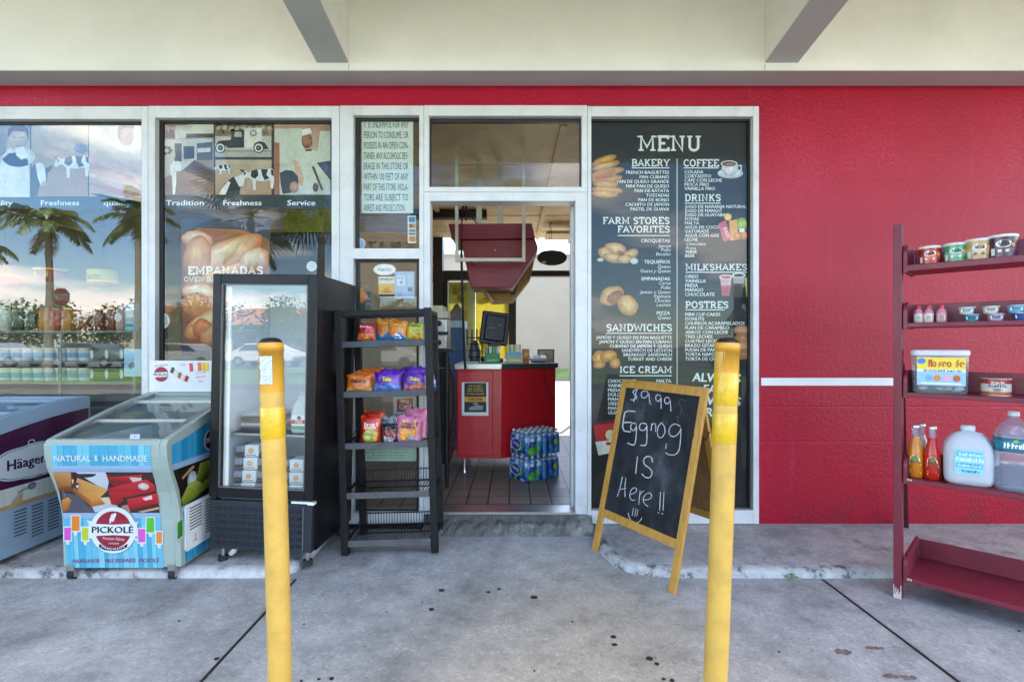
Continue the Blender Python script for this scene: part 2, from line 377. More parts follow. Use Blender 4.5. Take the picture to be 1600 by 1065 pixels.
    def slab(s, t, x0, x1, y, h, c, wd=0.17, L=2):
        """slab-serif capitals fitted between x0 and x1, baseline y, height h"""
        tot = sum(SLAB[ch][0] for ch in t); kx = (x1 - x0) / (tot - 0.1); X = x0 - 0.05 * kx
        for ch in t:
            adv, st, se = SLAB[ch]
            for i_, q in enumerate(st): s.stroke([(X + a * kx, y - b * h * s.fl) for a, b in q], wd * (h + kx) / 2, c, L + .3 * i_)
            for i_, (a, b) in enumerate(se):
                yy = b * h + (0.05 * h if b < .5 else -0.05 * h)
                s.stroke([(X + (a - .15) * kx, y - yy * s.fl), (X + (a + .15) * kx, y - yy * s.fl)], 0.1 * h, c, L + 1.2 + .3 * i_)
            X += adv * kx
def ray_art(mb, P0, n, crop=(0, 0, 1)):
    """artwork digitised from the photograph and laid on the real plane through P0 with normal n"""
    P0, n = Vector(P0), Vector(n).normalized(); x0, y0, sc = crop
    def fn(x, y, L):
        px, py = x0 + x / sc, y0 + y / sc
        d = Vector(((px - 800) / FPX, 1, -(py - 540) / FPX)); t = (P0 - EYE).dot(n) / d.dot(n)
        return EYE + d * t + n * EPS * L
    return Art(mb, fn, 1)
def face_art(mb, d, crop=(0, 0, 1)): return ray_art(mb, (0, d - 3.43, 0), (0, -1, 0), crop)
def uv_art(mb, O, U, V, eps=EPS):
    """artwork in metres on the plane at O with axes U (right) and V (up)"""
    O, U, V = Vector(O), Vector(U).normalized(), Vector(V).normalized(); n = U.cross(V)
    return Art(mb, lambda x, y, L: O + U * x + V * y + n * eps * L, -1)
# ================================================================ SETTING
def mat_concrete(name, base, tan, wear=True, white=0.0):
    m, t, p = nodes(name)
    g = t.nodes.new('ShaderNodeNewGeometry'); pos = g.outputs['Position']
    big = nz_node(t, 1.4, 6, 0.62, pos); mid = nz_node(t, 7, 6, 0.65, pos); fine = nz_node(t, 95, 4, 0.75, pos)
    c = ramp(t, big.outputs['Fac'], [(0.34, tuple(x * 0.62 for x in base)), (0.5, base), (0.66, tuple(x * 1.22 for x in base))])
    if wear:   # trodden, sun-bleached tan patch in front of the door
        mp = t.nodes.new('ShaderNodeMapping'); mp.inputs['Location'].default_value = (-0.25 / 1.0, 1.75 / 1.6, 0); mp.inputs['Scale'].default_value = (1 / 1.0, 1 / 1.6, 1)
        t.links.new(pos, mp.inputs['Vector'])
        wv = t.nodes.new('ShaderNodeVectorMath'); wv.operation = 'ADD'; t.links.new(mp.outputs[0], wv.inputs[0])
        sc = t.nodes.new('ShaderNodeVectorMath'); sc.operation = 'MULTIPLY_ADD'; sc.inputs[1].default_value = (1.1, 1.1, 0); sc.inputs[2].default_value = (-.55, -.55, 0)
        t.links.new(big.outputs['Color'], sc.inputs[0]); t.links.new(sc.outputs[0], wv.inputs[1])
        ln = t.nodes.new('ShaderNodeVectorMath'); ln.operation = 'LENGTH'; t.links.new(wv.outputs[0], ln.inputs[0])
        c = mixc(t, ramp(t, ln.outputs['Value'], [(0.3, 0.9), (1.1, 0)]), c, tan)
    ag = t.nodes.new('ShaderNodeTexVoronoi'); ag.inputs['Scale'].default_value = 75; t.links.new(pos, ag.inputs['Vector']); agc = t.nodes.new('ShaderNodeSeparateXYZ'); t.links.new(ag.outputs['Color'], agc.inputs[0])
    c = mixc(t, 0.32, c, ramp(t, agc.outputs[0], [(0.0, 0.45), (0.12, 0.9), (0.8, 1.05), (1.0, 1.6)]), 'MULTIPLY')
    c = mixc(t, 0.75, c, ramp(t, mid.outputs['Fac'], [(0.3, 0.62), (0.5, 0.95), (0.7, 1.15)]), 'MULTIPLY')
    c = mixc(t, 0.36, c, ramp(t, fine.outputs['Fac'], [(0.30, 0.35), (0.48, 0.95), (0.56, 1.05), (0.72, 1.75)]), 'MULTIPLY')
    sp = t.nodes.new('ShaderNodeTexVoronoi'); sp.inputs['Scale'].default_value = 26; t.links.new(pos, sp.inputs['Vector'])
    spm = nz_node(t, 5, 3, 0.6, pos)
    dk = mixc(t, 1.0, ramp(t, sp.outputs['Distance'], [(0.07, 1), (0.12, 0)]), ramp(t, spm.outputs['Fac'], [(0.55, 0), (0.62, 1)]), 'MULTIPLY')
    c = mixc(t, dk, c, tuple(x * 0.3 for x in base))
    if white:
        n5 = nz_node(t, 3.2, 8, 0.75, pos); c = mixc(t, ramp(t, n5.outputs['Fac'], [(0.56, 0), (0.64, white)]), c, (0.62, 0.6, 0.56))
        n6 = nz_node(t, 4.1, 8, 0.75, pos); c = mixc(t, ramp(t, n6.outputs['Fac'], [(0.55, 0), (0.66, 0.6)]), c, (0.10, 0.088, 0.07))
    t.links.new(c, p.inputs['Base Color']); p.inputs['Roughness'].default_value = 0.82; p.inputs['Specular IOR Level'].default_value = 0.35
    ad = t.nodes.new('ShaderNodeMath'); ad.operation = 'MULTIPLY_ADD'; t.links.new(fine.outputs['Fac'], ad.inputs[0]); ad.inputs[1].default_value = 0.35; t.links.new(mid.outputs['Fac'], ad.inputs[2])
    bump(t, p, ad.outputs[0], 0.35, 0.012); MATS[name] = m; return m
CONC = mat_concrete('concrete_walk', (0.345, 0.345, 0.338), (0.42, 0.37, 0.29))
CONC2 = mat_concrete('concrete_platform', (0.38, 0.37, 0.36), (0.3, 0.28, 0.25), wear=False, white=0.55)
STEPC = mat_concrete('rough_step', (0.13, 0.125, 0.115), (0.2, 0.2, 0.2), wear=False, white=0.22)
ASPH = mat_concrete('asphalt', (0.15, 0.14, 0.125), (0.05, 0.05, 0.05), wear=False)
def mat_kerb():
    m, t, p = nodes('kerb_white_paint'); n = nz_node(t, 9, 8, 0.75)
    n2 = nz_node(t, 1.6, 3)
    ad = t.nodes.new('ShaderNodeMath'); ad.operation = 'MULTIPLY_ADD'; t.links.new(n2.outputs['Fac'], ad.inputs[0]); ad.inputs[1].default_value = 0.5; t.links.new(n.outputs['Fac'], ad.inputs[2])
    c = ramp(t, ad.outputs[0], [(0.66, (0.50, 0.50, 0.49)), (0.80, (0.36, 0.355, 0.34)), (0.86, (0.10, 0.10, 0.10))])
    t.links.new(c, p.inputs['Base Color']); p.inputs['Roughness'].default_value = 0.7; bump(t, p, n.outputs['Fac'], 0.5, 0.01); MATS['kerb'] = m; return m
KERB = mat_kerb()
def mat_stucco():
    m, t, p = nodes('red_stucco'); g = t.nodes.new('ShaderNodeNewGeometry'); pos = g.outputs['Position']
    big = nz_node(t, 1.1, 5, 0.6, pos); gr = nz_node(t, 120, 3, 0.55, pos); md = nz_node(t, 42, 3, 0.5, pos)
    c = ramp(t, big.outputs['Fac'], [(0.3, (0.33, 0.0025, 0.019)), (0.55, (0.385, 0.003, 0.025)), (0.75, (0.44, 0.009, 0.04))])
    sz = t.nodes.new('ShaderNodeSeparateXYZ'); t.links.new(pos, sz.inputs[0]); zr = t.nodes.new('ShaderNodeMapRange'); t.links.new(sz.outputs[2], zr.inputs[0]); zr.inputs[1].default_value = 0.05; zr.inputs[2].default_value = 0.42; zr.inputs[3].default_value = 0.55; zr.inputs[4].default_value = 0.0
    gn = nz_node(t, 6, 7, 0.7, pos); c = mixc(t, mixc(t, 1, zr.outputs[0], ramp(t, gn.outputs['Fac'], [(0.42, 0), (0.66, 1)]), 'MULTIPLY'), c, (0.10, 0.022, 0.026))
    mp_ = t.nodes.new('ShaderNodeMapping'); mp_.inputs['Scale'].default_value = (5.5, 1, 0.35); t.links.new(pos, mp_.inputs['Vector']); st_ = nz_node(t, 2.2, 5, 0.65, mp_.outputs[0]); c = mixc(t, ramp(t, st_.outputs['Fac'], [(0.57, 0), (0.75, 0.30)]), c, (0.36, 0.05, 0.075))
    t.links.new(c, p.inputs['Base Color'])
    t.links.new(ramp(t, big.outputs['Fac'], [(0.3, 0.34), (0.7, 0.26)]), p.inputs['Roughness']); p.inputs['Specular IOR Level'].default_value = 0.28
    sp = t.nodes.new('ShaderNodeSeparateXYZ'); t.links.new(pos, sp.inputs[0])
    hs = None
    for z in (0.842, 0.607):            # block courses showing through the render
        a = t.nodes.new('ShaderNodeMath'); a.operation = 'SUBTRACT'; t.links.new(sp.outputs[2], a.inputs[0]); a.inputs[1].default_value = z
        b = t.nodes.new('ShaderNodeMath'); b.operation = 'ABSOLUTE'; t.links.new(a.outputs[0], b.inputs[0])
        c2 = t.nodes.new('ShaderNodeMapRange'); t.links.new(b.outputs[0], c2.inputs[0]); c2.inputs[1].default_value = 0; c2.inputs[2].default_value = 0.006; c2.inputs[3].default_value = 0.55; c2.inputs[4].default_value = 1
        hs = c2.outputs[0] if hs is None else (lambda q: q)(None) or hs
        if z == 0.607:
            mn = t.nodes.new('ShaderNodeMath'); mn.operation = 'MINIMUM'; t.links.new(hs, mn.inputs[0]); t.links.new(c2.outputs[0], mn.inputs[1]); hs = mn.outputs[0]
    s1 = t.nodes.new('ShaderNodeMath'); s1.operation = 'ADD'; t.links.new(gr.outputs['Fac'], s1.inputs[0]); t.links.new(md.outputs['Fac'], s1.inputs[1])
    s2 = t.nodes.new('ShaderNodeMath'); s2.operation = 'ADD'; t.links.new(s1.outputs[0], s2.inputs[0]); t.links.new(hs, s2.inputs[1])
    bump(t, p, s2.outputs[0], 0.42, 0.006); MATS['stucco'] = m; return m
STUCCO = mat_stucco()
CREAM = paint('cream_paint', (0.78, 0.755, 0.69), 0.6, 0.06, 2, bmp=0.06, bscale=90, dirt=0.10)
FLATGREY = paint('flat_grey', (0.44, 0.45, 0.43), 0.65, 0.06, 3, bmp=0.05, bscale=90)
ALU = paint('white_aluminium', (0.66, 0.67, 0.665), 0.4, 0.06, 6, dirt=0.25)
BLKG = paint('black_gasket', (0.012, 0.012, 0.013), 0.5)
MET = paint('mill_metal', (0.45, 0.45, 0.44), 0.35, 0.1, 30, metal=0.9)
WHITE = paint('white_paint', (0.78, 0.78, 0.76), 0.5, 0.05, 6)

# ---- ground
def gpt(px, py, z=0.0):
    d = FPX * (1.25 - z) / (py - 540); return ((px - 800) * d / FPX, d - 3.43)
mb = MB(ASPH); mb.poly([(-300, -300, -0.03), (300, -300, -0.03), (300, 300, -0.03), (-300, 300, -0.03)])
ground = struct(mb.build('ground'))
mb = MB(CONC); mb.box(-14, 12, -3.25, 0.2, -0.2, 0.0); walk = struct(mb.build('pavement'))
mb = MB(BLKG); mb.col((0.02, 0.02, 0.02))
for X in (-1.157, 1.662): mb.box(X - .006, X + .006, -3.25, -0.69, 0.0005, 0.003)
mb.build('joint', walk)
mb = MB(paint('gum_black', (0.018, 0.017, 0.016), 0.7))
rr = random.Random(3)
for px, py, s in [(740, 885, .02), (690, 922, .035), (674, 952, .03), (763, 925, .022), (779, 920, .02), (834, 933, .042), (854, 852, .024), (846, 838, .02), (518, 1060, .022), (498, 1061, .014), (471, 1064, .012), (958, 995, .028), (960, 1007, .024), (1015, 1029, .030), (1026, 1037, .022), (1037, 1061, .016), (1050, 1063, .02), (338, 1029, .022), (700, 905, .008), (604, 956, .009), (570, 1010, .006), (894, 971, .01), (660, 941, .008), (1217, 1018, .01), (1592, 986, .012), (280, 970, .012), (835, 1048, .008), (475, 975, .01)]:
    x, y = gpt(px, py); a0 = rr.random() * 6; s *= .72
    P = [(x + s / 2 * (1 + .5 * rr.random()) * math.cos(a0 + k * math.pi / 4), y + s / 2.4 * (1 + .5 * rr.random()) * math.sin(a0 + k * math.pi / 4)) for k in range(8)]
    mb.prism(P, 'z', 0.0006, 0.004)
mb.build('gum_spots', walk)
mb = MB(paint('rust_stain', (0.16, 0.125, 0.10), 0.85, 0.4, 40))
for px, py, sx, sy in [(1317, 1018, .035, .02), (1366, 1012, .04, .012), (1392, 1056, .03, .015), (1419, 1058, .03, .015)]:
    x, y = gpt(px, py)
    mb.poly([(x + sx * (1 + .9 * noise.noise((k * .9, px, 0))) * math.cos(k * math.pi / 11), y + sy * (1 + .9 * noise.noise((k * .9, px, 0))) * math.sin(k * math.pi / 11), 0.0015) for k in range(22)])
mb.build('stain', walk)
# raised platforms along the wall, painted kerb, ramp between
def platform(outline_front, far, name):
    """outline_front: plan points along the kerb; far: the two wall corners"""
    mbp = MB(CONC2); ins = []
    P = [Vector(p) for p in outline_front]
    for i, p in enumerate(P):
        d = (P[min(i + 1, len(P) - 1)] - P[max(i - 1, 0)]).normalized(); ins.append(p + Vector((-d.y, d.x)) * 0.035)
    top = [(p.x, p.y, 0.040 + 0.02 * (1 + p.y / 0.675)) for p in ins] + [(x, y, 0.060) for x, y in far]
    mbp.poly(top); pl = struct(mbp.build(name))
    mk = MB(KERB); mk.sm = True
    A = [mk.v((p.x, p.y, -0.01)) for p in P]; B = [mk.v((p.x + (q.x - p.x) * .15, p.y + (q.y - p.y) * .15, 0.028 + 0.02 * (1 + p.y / 0.675))) for p, q in zip(P, ins)]
    Cc = [mk.v((q.x, q.y, 0.0405 + 0.02 * (1 + q.y / 0.675))) for q in ins]
    ins2 = [q + (q - p) * .9 for p, q in zip(P, ins)]; D = [mk.v((q.x, q.y, 0.0415 + 0.02 * (1 + q.y / 0.675))) for q in ins2]
    for i in range(len(P) - 1):
        for U, V in ((A, B), (B, Cc), (Cc, D)): mk.f([U[i], U[i + 1], V[i + 1], V[i]])
    mk.build('kerb', pl); return pl
platform([(0.53, 0.0), (0.515, -0.25), (0.53, -0.42), (0.575, -0.54), (0.66, -0.62), (0.78, -0.66), (0.93, -0.675), (3, -0.675), (12, -0.675)], [(12, 0.0)], 'platform')
platform([(-14, -0.675), (-4, -0.675), (-1.34, -0.675), (-1.25, -0.655), (-1.19, -0.6), (-1.165, -0.5), (-1.16, 0.0)], [(-14, 0.0)], 'platform')
mb = MB(CONC); mb.prism([(-0.74, -0.0012), (-0.02, 0.032), (-0.02, -0.02), (-0.72, -0.02)], 'x', -1.158, 0.545); struct(mb.build('ramp'))

# ================================================================ BUILDING
shop = thing('shop_building', 'red stucco corner shop with white framed storefront under a cream canopy', 'building', (0, 0, 0))
mb = MB(STUCCO)
mb.box(1.652, 9, 0, 0.22, -0.1, 4.2); mb.box(-12, 1.652, 0, 0.22, 2.856, 4.2); mb.build('wall', shop)
mb = MB(WHITE); mb.box(1.668, 2.62, -0.004, 0.0, 0.984, 1.035); mb.build('stripe', shop)
mb = MB(CREAM); mb.box(-12, 9, -0.19, -0.001, 2.992, 4.2); mb.m(FLATGREY).box(-12, 9, -0.188, -0.003, 2.988, 2.9925); mb.build('header_beam', shop)  # underside skinned in a darker grey than the cream face
for x0, x1 in ((-1.235, -1.033), (1.600, 1.810)):
    mb = MB(CREAM); y0, y1 = -0.192, -2.55
    mb.prism([(y0, 3.044), (y1, 3.044 + 0.14 * 2.36), (y1, 4.2), (y0, 4.2)], 'x', x0, x1)
    mb.m(FLATGREY).prism([(y0, 3.038), (y1, 3.038 + 0.14 * 2.36), (y1, 3.043 + 0.14 * 2.36), (y0, 3.043)], 'x', x0 + .002, x1 - .002); mb.build('beam', shop)  # same darker grey skin under each cross beam
for X, z1 in ((-1.033, 4.2), (1.60, 4.2)):  # hairline cracks in the caulk beside the beams
    mb = MB(paint('crack', (0.28, 0.26, 0.2), 0.8)); mb.box(X - .0015, X + .0015, -0.1915, -0.19, 2.993, 3.03); mb.build('crack', shop)
mb = MB(CREAM)
mb.box(-12, 9, -2.55, -0.192, 4.2, 4.3)
mb.build('canopy_ceiling', shop)
mb = MB(CREAM)
arch = [(-12, 3.46), (-9.3, 3.46)] + [(-6.35 + 2.95 * math.cos(R(a)), 3.46 + 0.68 * math.sin(R(a))) for a in range(180, -1, -12)] + [(9, 3.46), (9, 4.9), (-12, 4.9)]
mb.prism(arch, 'y', -2.72, -2.56); mb.build('fascia', shop)
mb = MB(FLATGREY); mb.box(-12, 9, -0.18, 4.6, 4.32, 4.5); mb.build('roof', shop)
# ---- storefront windows
KF = 3.41 / 800
def fx(p): return (p - 800) * KF
def fz(p): return 1.25 - (p - 540) * KF
def fb(mb, x0, x1, y0, y1, yf=-0.02, yb=0.09, b=0.002): mb.box(fx(x0), fx(x1), yf, yb, fz(y1), fz(y0), b)
def pane(par, x0, x1, y0, y1, Y=0.03, front=None, th=0.006):
    g = MB(front or WGLASS); g.fix = False
    X0, X1, Z0, Z1 = fx(x0), fx(x1), fz(y1), fz(y0)
    g.poly([(X0, Y, Z0), (X1, Y, Z0), (X1, Y, Z1), (X0, Y, Z1)]); g.m(CLEARB); e = Y + th
    g.poly([(X0, e, Z0), (X0, e, Z1), (X1, e, Z1), (X1, e, Z0)])
    for a, b in (((X0, Z0), (X1, Z0)), ((X1, Z0), (X1, Z1)), ((X1, Z1), (X0, Z1)), ((X0, Z1), (X0, Z0))):
        g.poly([(a[0], Y, a[1]), (a[0], e, a[1]), (b[0], e, b[1]), (b[0], Y, b[1])])
    return g.build('pane', par)
def gasket(par, x0, x1, y0, y1, w=(6, 3, 3, 3), Y=0.022):
    g = MB(BLKG); l, r, tt, bb = w; kw = dict(yf=Y, yb=0.045, b=0)
    fb(g, x0, x0 + l, y0, y1, **kw); fb(g, x1 - r, x1, y0, y1, **kw); fb(g, x0 + l, x1 - r, y0, y0 + tt, **kw); fb(g, x0 + l, x1 - r, y1 - bb, y1, **kw)
    g.build('gasket', par)
def window(ox0, ox1, oy0, oy1, panes, name='window', rails=(), gk=(6, 2, 4, 2), gl=None):
    m = MB(ALU)
    x0 = min(p[0] for p in panes); x1 = max(p[1] for p in panes); y0 = min(p[2] for p in panes); y1 = max(p[3] for p in panes)
    fb(m, ox0, x0, oy0, oy1); fb(m, x1, ox1, oy0, oy1); fb(m, x0, x1, oy0, y0); fb(m, x0, x1, y1, oy1)
    for r in rails: fb(m, x0, x1, *r, b=0)
    o = m.build(name, shop)
    for p in panes:
        gasket(o, *p, w=gk); pane(o, p[0] + 2, p[1] - 2, p[2] + 2, p[3] - 2, front=gl)
    return o
W1 = window(-700, 231, 166, 818, [(-690, 221, 186, 803)], gl=MGLASS)
W2 = window(231.6, 530.4, 165.5, 818, [(242, 518, 184, 803)], gl=SGLASS)
W3 = window(531, 662, 165, 818, [(552, 655, 180, 388), (553, 651, 404, 801)], rails=[(388, 404)], gl=SGLASS)
WT = window(662.4, 917.6, 164.5, 300, [(670, 909, 181, 292)], 'transom_window', gk=(2, 2, 6, 2), gl=SGLASS)
W4 = window(918, 1186, 166, 818, [(924, 1177, 182, 797)], gk=(1, 3, 3, 3))
m = MB(ALU)
fb(m, 662.4, 672, 300.4, 803); fb(m, 672, 899, 300.4, 314, yb=0.1); fb(m, 899, 917.6, 300.4, 803)
fb(m, 895, 911, 314.5, 800, yf=0.092, yb=0.17)
m.build('door_frame', shop)
m = MB(MET); fb(m, 672, 899, 799, 803, yf=-0.03, yb=0.12, b=0.001); m.build('threshold', shop)
m = MB(BLKG); m.box(fx(904), fx(906.5), 0.088, 0.0915, fz(577), fz(548)); m.m(GLOSS)
a = uv_art(m, (fx(905), 0.09, fz(607)), (1, 0, 0), (0, 0, 1)); a.rect(-.02, -.035, .022, .0, '#2c6f80', 2); a.ell(.0, .025, .017, .02, '#c9d3d4', 2); a.ell(.0, .025, .012, .014, '#6f8b93', 3)
m.build('latch_plate', shop)
# step under the door: broken concrete
m = MB(STEPC); N = 60; x0, x1 = fx(664), fx(924); rows = []
for j, (y, z) in enumerate(((-0.15, 0.018), (-0.125, 0.055), (-0.10, 0.082), (-0.055, 0.098), (-0.02, 0.125), (0.05, 0.126))):
    rows.append([m.v((x0 + (x1 - x0) * i / N, y + 0.03 * (j in (1, 2, 3)) * noise.noise((i * .35, j * 2.0, 1)), z + 0.03 * (j in (1, 2, 3)) * noise.noise((i * .5, j * 1.7, 5)))) for i in range(N + 1)])
for a_, b_ in zip(rows, rows[1:]):
    for i in range(N): m.f([a_[i], a_[i + 1], b_[i + 1], b_[i]])
m.build('door_step', shop)
# ---- interior shell
TILE = None
def mat_tile():
    m, t, p = nodes('quarry_tile'); g = t.nodes.new('ShaderNodeNewGeometry')
    mp = t.nodes.new('ShaderNodeMapping'); mp.inputs['Location'].default_value = (0.02, 0.012, 0); t.links.new(g.outputs['Position'], mp.inputs['Vector'])
    b = t.nodes.new('ShaderNodeTexBrick'); b.offset = 0; b.squash = 1; b.inputs['Scale'].default_value = 1; b.inputs['Brick Width'].default_value = 0.152; b.inputs['Row Height'].default_value = 0.19; b.inputs['Mortar Size'].default_value = 0.0055; b.inputs['Mortar Smooth'].default_value = 0.2
    b.inputs['Color1'].default_value = (0.25, 0.20, 0.155, 1); b.inputs['Color2'].default_value = (0.21, 0.17, 0.13, 1); b.inputs['Mortar'].default_value = (0.010, 0.009, 0.009, 1)
    t.links.new(mp.outputs[0], b.inputs['Vector']); n = nz_node(t, 6, 6, 0.7)
    c = mixc(t, 1, b.outputs['Color'], ramp(t, n.outputs['Fac'], [(0.3, 0.75), (0.7, 1.2)]), 'MULTIPLY'); t.links.new(c, p.inputs['Base Color'])
    t.links.new(ramp(t, n.outputs['Fac'], [(0.3, 0.3), (0.7, 0.5)]), p.inputs['Roughness'])
    iv = t.nodes.new('ShaderNodeMath'); iv.operation = 'SUBTRACT'; iv.inputs[0].default_value = 1; t.links.new(b.outputs['Fac'], iv.inputs[1]); bump(t, p, iv.outputs[0], 0.5, 0.004)
    return m
TILE = mat_tile()
m = MB(TILE); m.box(-6, 1.9, 0.1, 4.3, 0.05, 0.134); struct(m.build('floor'))
INW = paint('interior_wall_cream', (0.62, 0.56, 0.44), 0.6, 0.08, 4)
DKB = paint('dark_brown_wood', (0.035, 0.020, 0.012), 0.5, 0.25, 12)
DKF = paint('dark_bronze_frame', (0.018, 0.017, 0.016), 0.4, 0.15, 10)
m = MB(INW)
m.box(-6, -1.15, 4.17, 4.3, 0.134, 2.85); m.box(1.0, 1.9, 4.17, 4.3, 0.134, 0.5); m.box(-1.15, -0.05, 4.17, 4.3, 0.134, 0.9)  # wall stops low at the right: unseen opening added to let daylight in
m.box(1.76, 1.9, 0.22, 4.169, 0.134, 2.85); m.box(-6.1, -6.0, 0.1, 4.3, 0.134, 2.85)
m.box(-12, 9, 4.31, 4.36, 2.9, 4.319); m.box(-12, -11.9, 0.221, 4.309, 0, 4.319)
m.build('interior_wall', shop)
m = MB(DKF); Y0, Y1 = 4.165, 4.305
m.box(-0.052, 0.06, Y0, Y1, 0.134, 2.28); m.box(-1.026, 1.0, Y0 - .002, Y1 + .002, 2.28, 2.365)
m.box(-1.02, -0.955, Y0, Y1, 0.9, 2.28); m.box(0.98, 1.0, Y0, Y1, 0.134, 2.28)
m.box(-0.955, -0.052, Y0, Y1, 2.22, 2.28); m.box(-1.0, 0.1, Y0 - .01, Y1, 0.86, 0.92); m.build('back_door_frame', shop)
m = MB(DKB); m.box(-1.16, -1.027, 4.12, 4.31, 0.134, 2.85); m.build('column', shop)
m = MB(paint('pale_green_post', (0.42, 0.48, 0.36), 0.5)); m.box(-0.66, -0.545, 4.17, 4.3, 0.92, 2.22); m.build('window_post', shop)
TAN = paint('ceiling_board', (0.72, 0.57, 0.33), 0.6, 0.15, 5)
m = MB(TAN)
for k in range(9): m.box(-6, 1.9, 0.24 + k * .44, 0.24 + k * .44 + .434, 2.85 + .006 * (k % 2), 2.9)
for X in (-0.9, 0.35, 0.95): m.box(X, X + .05, 0.24, 4.17, 2.82, 2.856)
m.m(DKB).box(-1.2, -0.3, 2.6, 2.72, 2.76, 2.85); m.m(TAN).box(0.45, 1.2, 3.2, 3.6, 2.7, 2.74); m.box(0.8, 1.3, 3.75, 3.95, 2.72, 2.77)
m.build('ceiling', shop)
# ================================================================ THE LOT, STREET AND TREES (seen mirrored in the glass)
GRASSM = paint('lawn', (0.10, 0.16, 0.035), 0.9, 0.45, 2.2, bmp=0.5, bscale=14)
ROADM = paint('road_asphalt', (0.085, 0.085, 0.088), 0.85, 0.12, 1.5)
PAVEM = paint('pale_pavement', (0.17, 0.165, 0.15), 0.85, 0.1, 2)
m = MB(GRASSM); m.prism([(-12.0, -0.02), (-12.4, 0.12), (-21.5, 0.16), (-22.0, -0.02)], 'x', -70, 60); g = struct(m.build('lawn'))
m = MB(PAVEM); m.box(-70, 60, -12.0, -11.75, -0.03, 0.12); m.box(-70, 60, -24.0, -22.0, -0.03, 0.05); struct(m.build('kerb_line'))
m = MB(ROADM); m.box(-70, 60, -36, -24.05, -0.03, -0.015); m.m(WHITE)
for k in range(14): m.box(-60 + 8 * k, -57 + 8 * k, -30.1, -29.95, -0.015, -0.011)
struct(m.build('road'))
m = MB(GRASSM); m.box(-90, 80, -75, -36.2, -0.03, 0.06); struct(m.build('verge'))
m = MB(GRASSM); m.prism([(15.4, 0.40), (13.9, 0.12), (13.85, -0.03), (15.4, -0.03)], 'x', -12, 16); struct(m.build('grass_bank'))
m = MB(PAVEM); m.box(-14, 16, 4.31, 13.5, -0.03, 0.10); m.box(-14, 16, 13.52, 13.8, 0.0, 0.16); struct(m.build('drive_lane'))
opp = thing('warehouse_building', 'plain beige rendered wall across the drive behind the counter', 'building', (2, 15.5, 0))
m = MB(paint('beige_render', (0.27, 0.24, 0.19), 0.75, 0.05, 1.2, bmp=0.1, bscale=30)); m.box(-10, 12, 15.5, 20, 0, 4.6); m.build('wall', opp, opp)
m = MB(FLATGREY); m.box(-10.1, 12.1, 15.4, 20, 4.6, 4.75); m.build('coping', opp, opp)
LEAFG = paint('palm_leaf', (0.075, 0.14, 0.03), 0.45, 0.5, 3)
LEAFY = paint('palm_leaf_dry', (0.15, 0.14, 0.05), 0.6, 0.4, 3)
TRUNKP = paint('palm_trunk', (0.24, 0.21, 0.17), 0.85, 0.25, 7, bmp=0.3, bscale=20)
CROWNSH = paint('palm_crownshaft', (0.10, 0.15, 0.04), 0.45, 0.2, 5)
def palm(h, nf, fl, seed, loc, label, fan=False):
    rg = random.Random(seed)
    root = thing('palm_tree', label, 'palm tree', loc, (0, 0, rg.random() * 6), 'palms on the lawn across the parking lot')
    lean = rg.uniform(-.03, .03) * h
    m = MB(TRUNKP); m.tube([(lean * t * t, 0, h * t) for t in (0, .1, .3, .6, .85, 1)], [.2, .16, .15, .13, .12, .11], 10); m.build('trunk', root)
    m = MB(CROWNSH); m.tube([(lean, 0, h), (lean, 0, h + .45), (lean, 0, h + .75)], [.12, .13, .05], 10); m.build('crown_shaft', root)
    m = MB(LEAFG); m.fix = False
    for k in range(nf):
        az = 2 * math.pi * k / nf * 1.618 * 2 + rg.random(); el = R(rg.uniform(-25, 78)) if not fan else R(rg.uniform(-55, 85)); L = fl * rg.uniform(.8, 1.1)
        m.m(LEAFY if rg.random() < .15 and el < 0 else LEAFG)
        p = Vector((lean, 0, h + .7)); d = Vector((math.cos(az) * math.cos(el), math.sin(az) * math.cos(el), math.sin(el))); side = Vector((-math.sin(az), math.cos(az), 0)); pts = []
        if fan:   # stalk, then a half-round hand of blades
            q = p + d * L * .5; m.tube([p, q], [.015, .01], 4, False)
            upv = side.cross(d)
            for j in range(26):
                a = R(-115 + 230 * j / 25); dd = (d * math.cos(a) + side * math.sin(a)).normalized(); l = L * .55 * (1 - .25 * abs(a) / 2)
                t1 = q + dd * l * .55; t2 = q + dd * l + Vector((0, 0, -.28 * l)); wv = upv.cross(dd) * .025 * L * .5
                m.poly([q, t1 + wv, t2, t1 - wv])
            continue
        n = 14; seg = L / n
        for j in range(n + 1):
            pts.append(p.copy()); p = p + d * seg; d = (d + Vector((0, 0, -.115 - .05 * (el > .6)))).normalized()
        m.tube(pts, [.025 * (1 - .8 * j / n) + .004 for j in range(n + 1)], 4, False)
        for j in range(1, n + 1):
            for sub in (0, .33, .66):
                q = pts[j - 1].lerp(pts[j], sub); t = (j - 1 + sub) / n; ll = L * .26 * (math.sin(math.pi * (0.12 + .83 * t)) ** .7); dr = (pts[j] - pts[j - 1]).normalized()
                for sg in (-1, 1):
                    o = (side * sg * .8 + dr * .5 + Vector((0, 0, rg.uniform(-.55, .1)))).normalized(); tip = q + o * ll + Vector((0, 0, -.3 * ll)); wv = dr * .022
                    m.poly([q - wv, q + wv, q + o * ll * .5 + wv * 1.2, tip, q + o * ll * .5 - wv * 1.2])
    m.build('crown', root); return root
PN = [(-18.0, -16.4, 5.2, 'f'), (-15.3, -17.5, 5.6, 'f'), (-24.5, -20, 5.0, 'f'), (-9.0, -14.2, 4.9, 'g'), (-6.4, -13.6, 5.5, 'g'), (-1.3, -14.8, 5.6, 'g'), (-11.5, -19.5, 5.2, 'f'), (-3.8, -19.8, 4.6, 'f'), (14.0, -18.5, 5.4, 'f'), (20, -20.0, 5.6, 'f')]
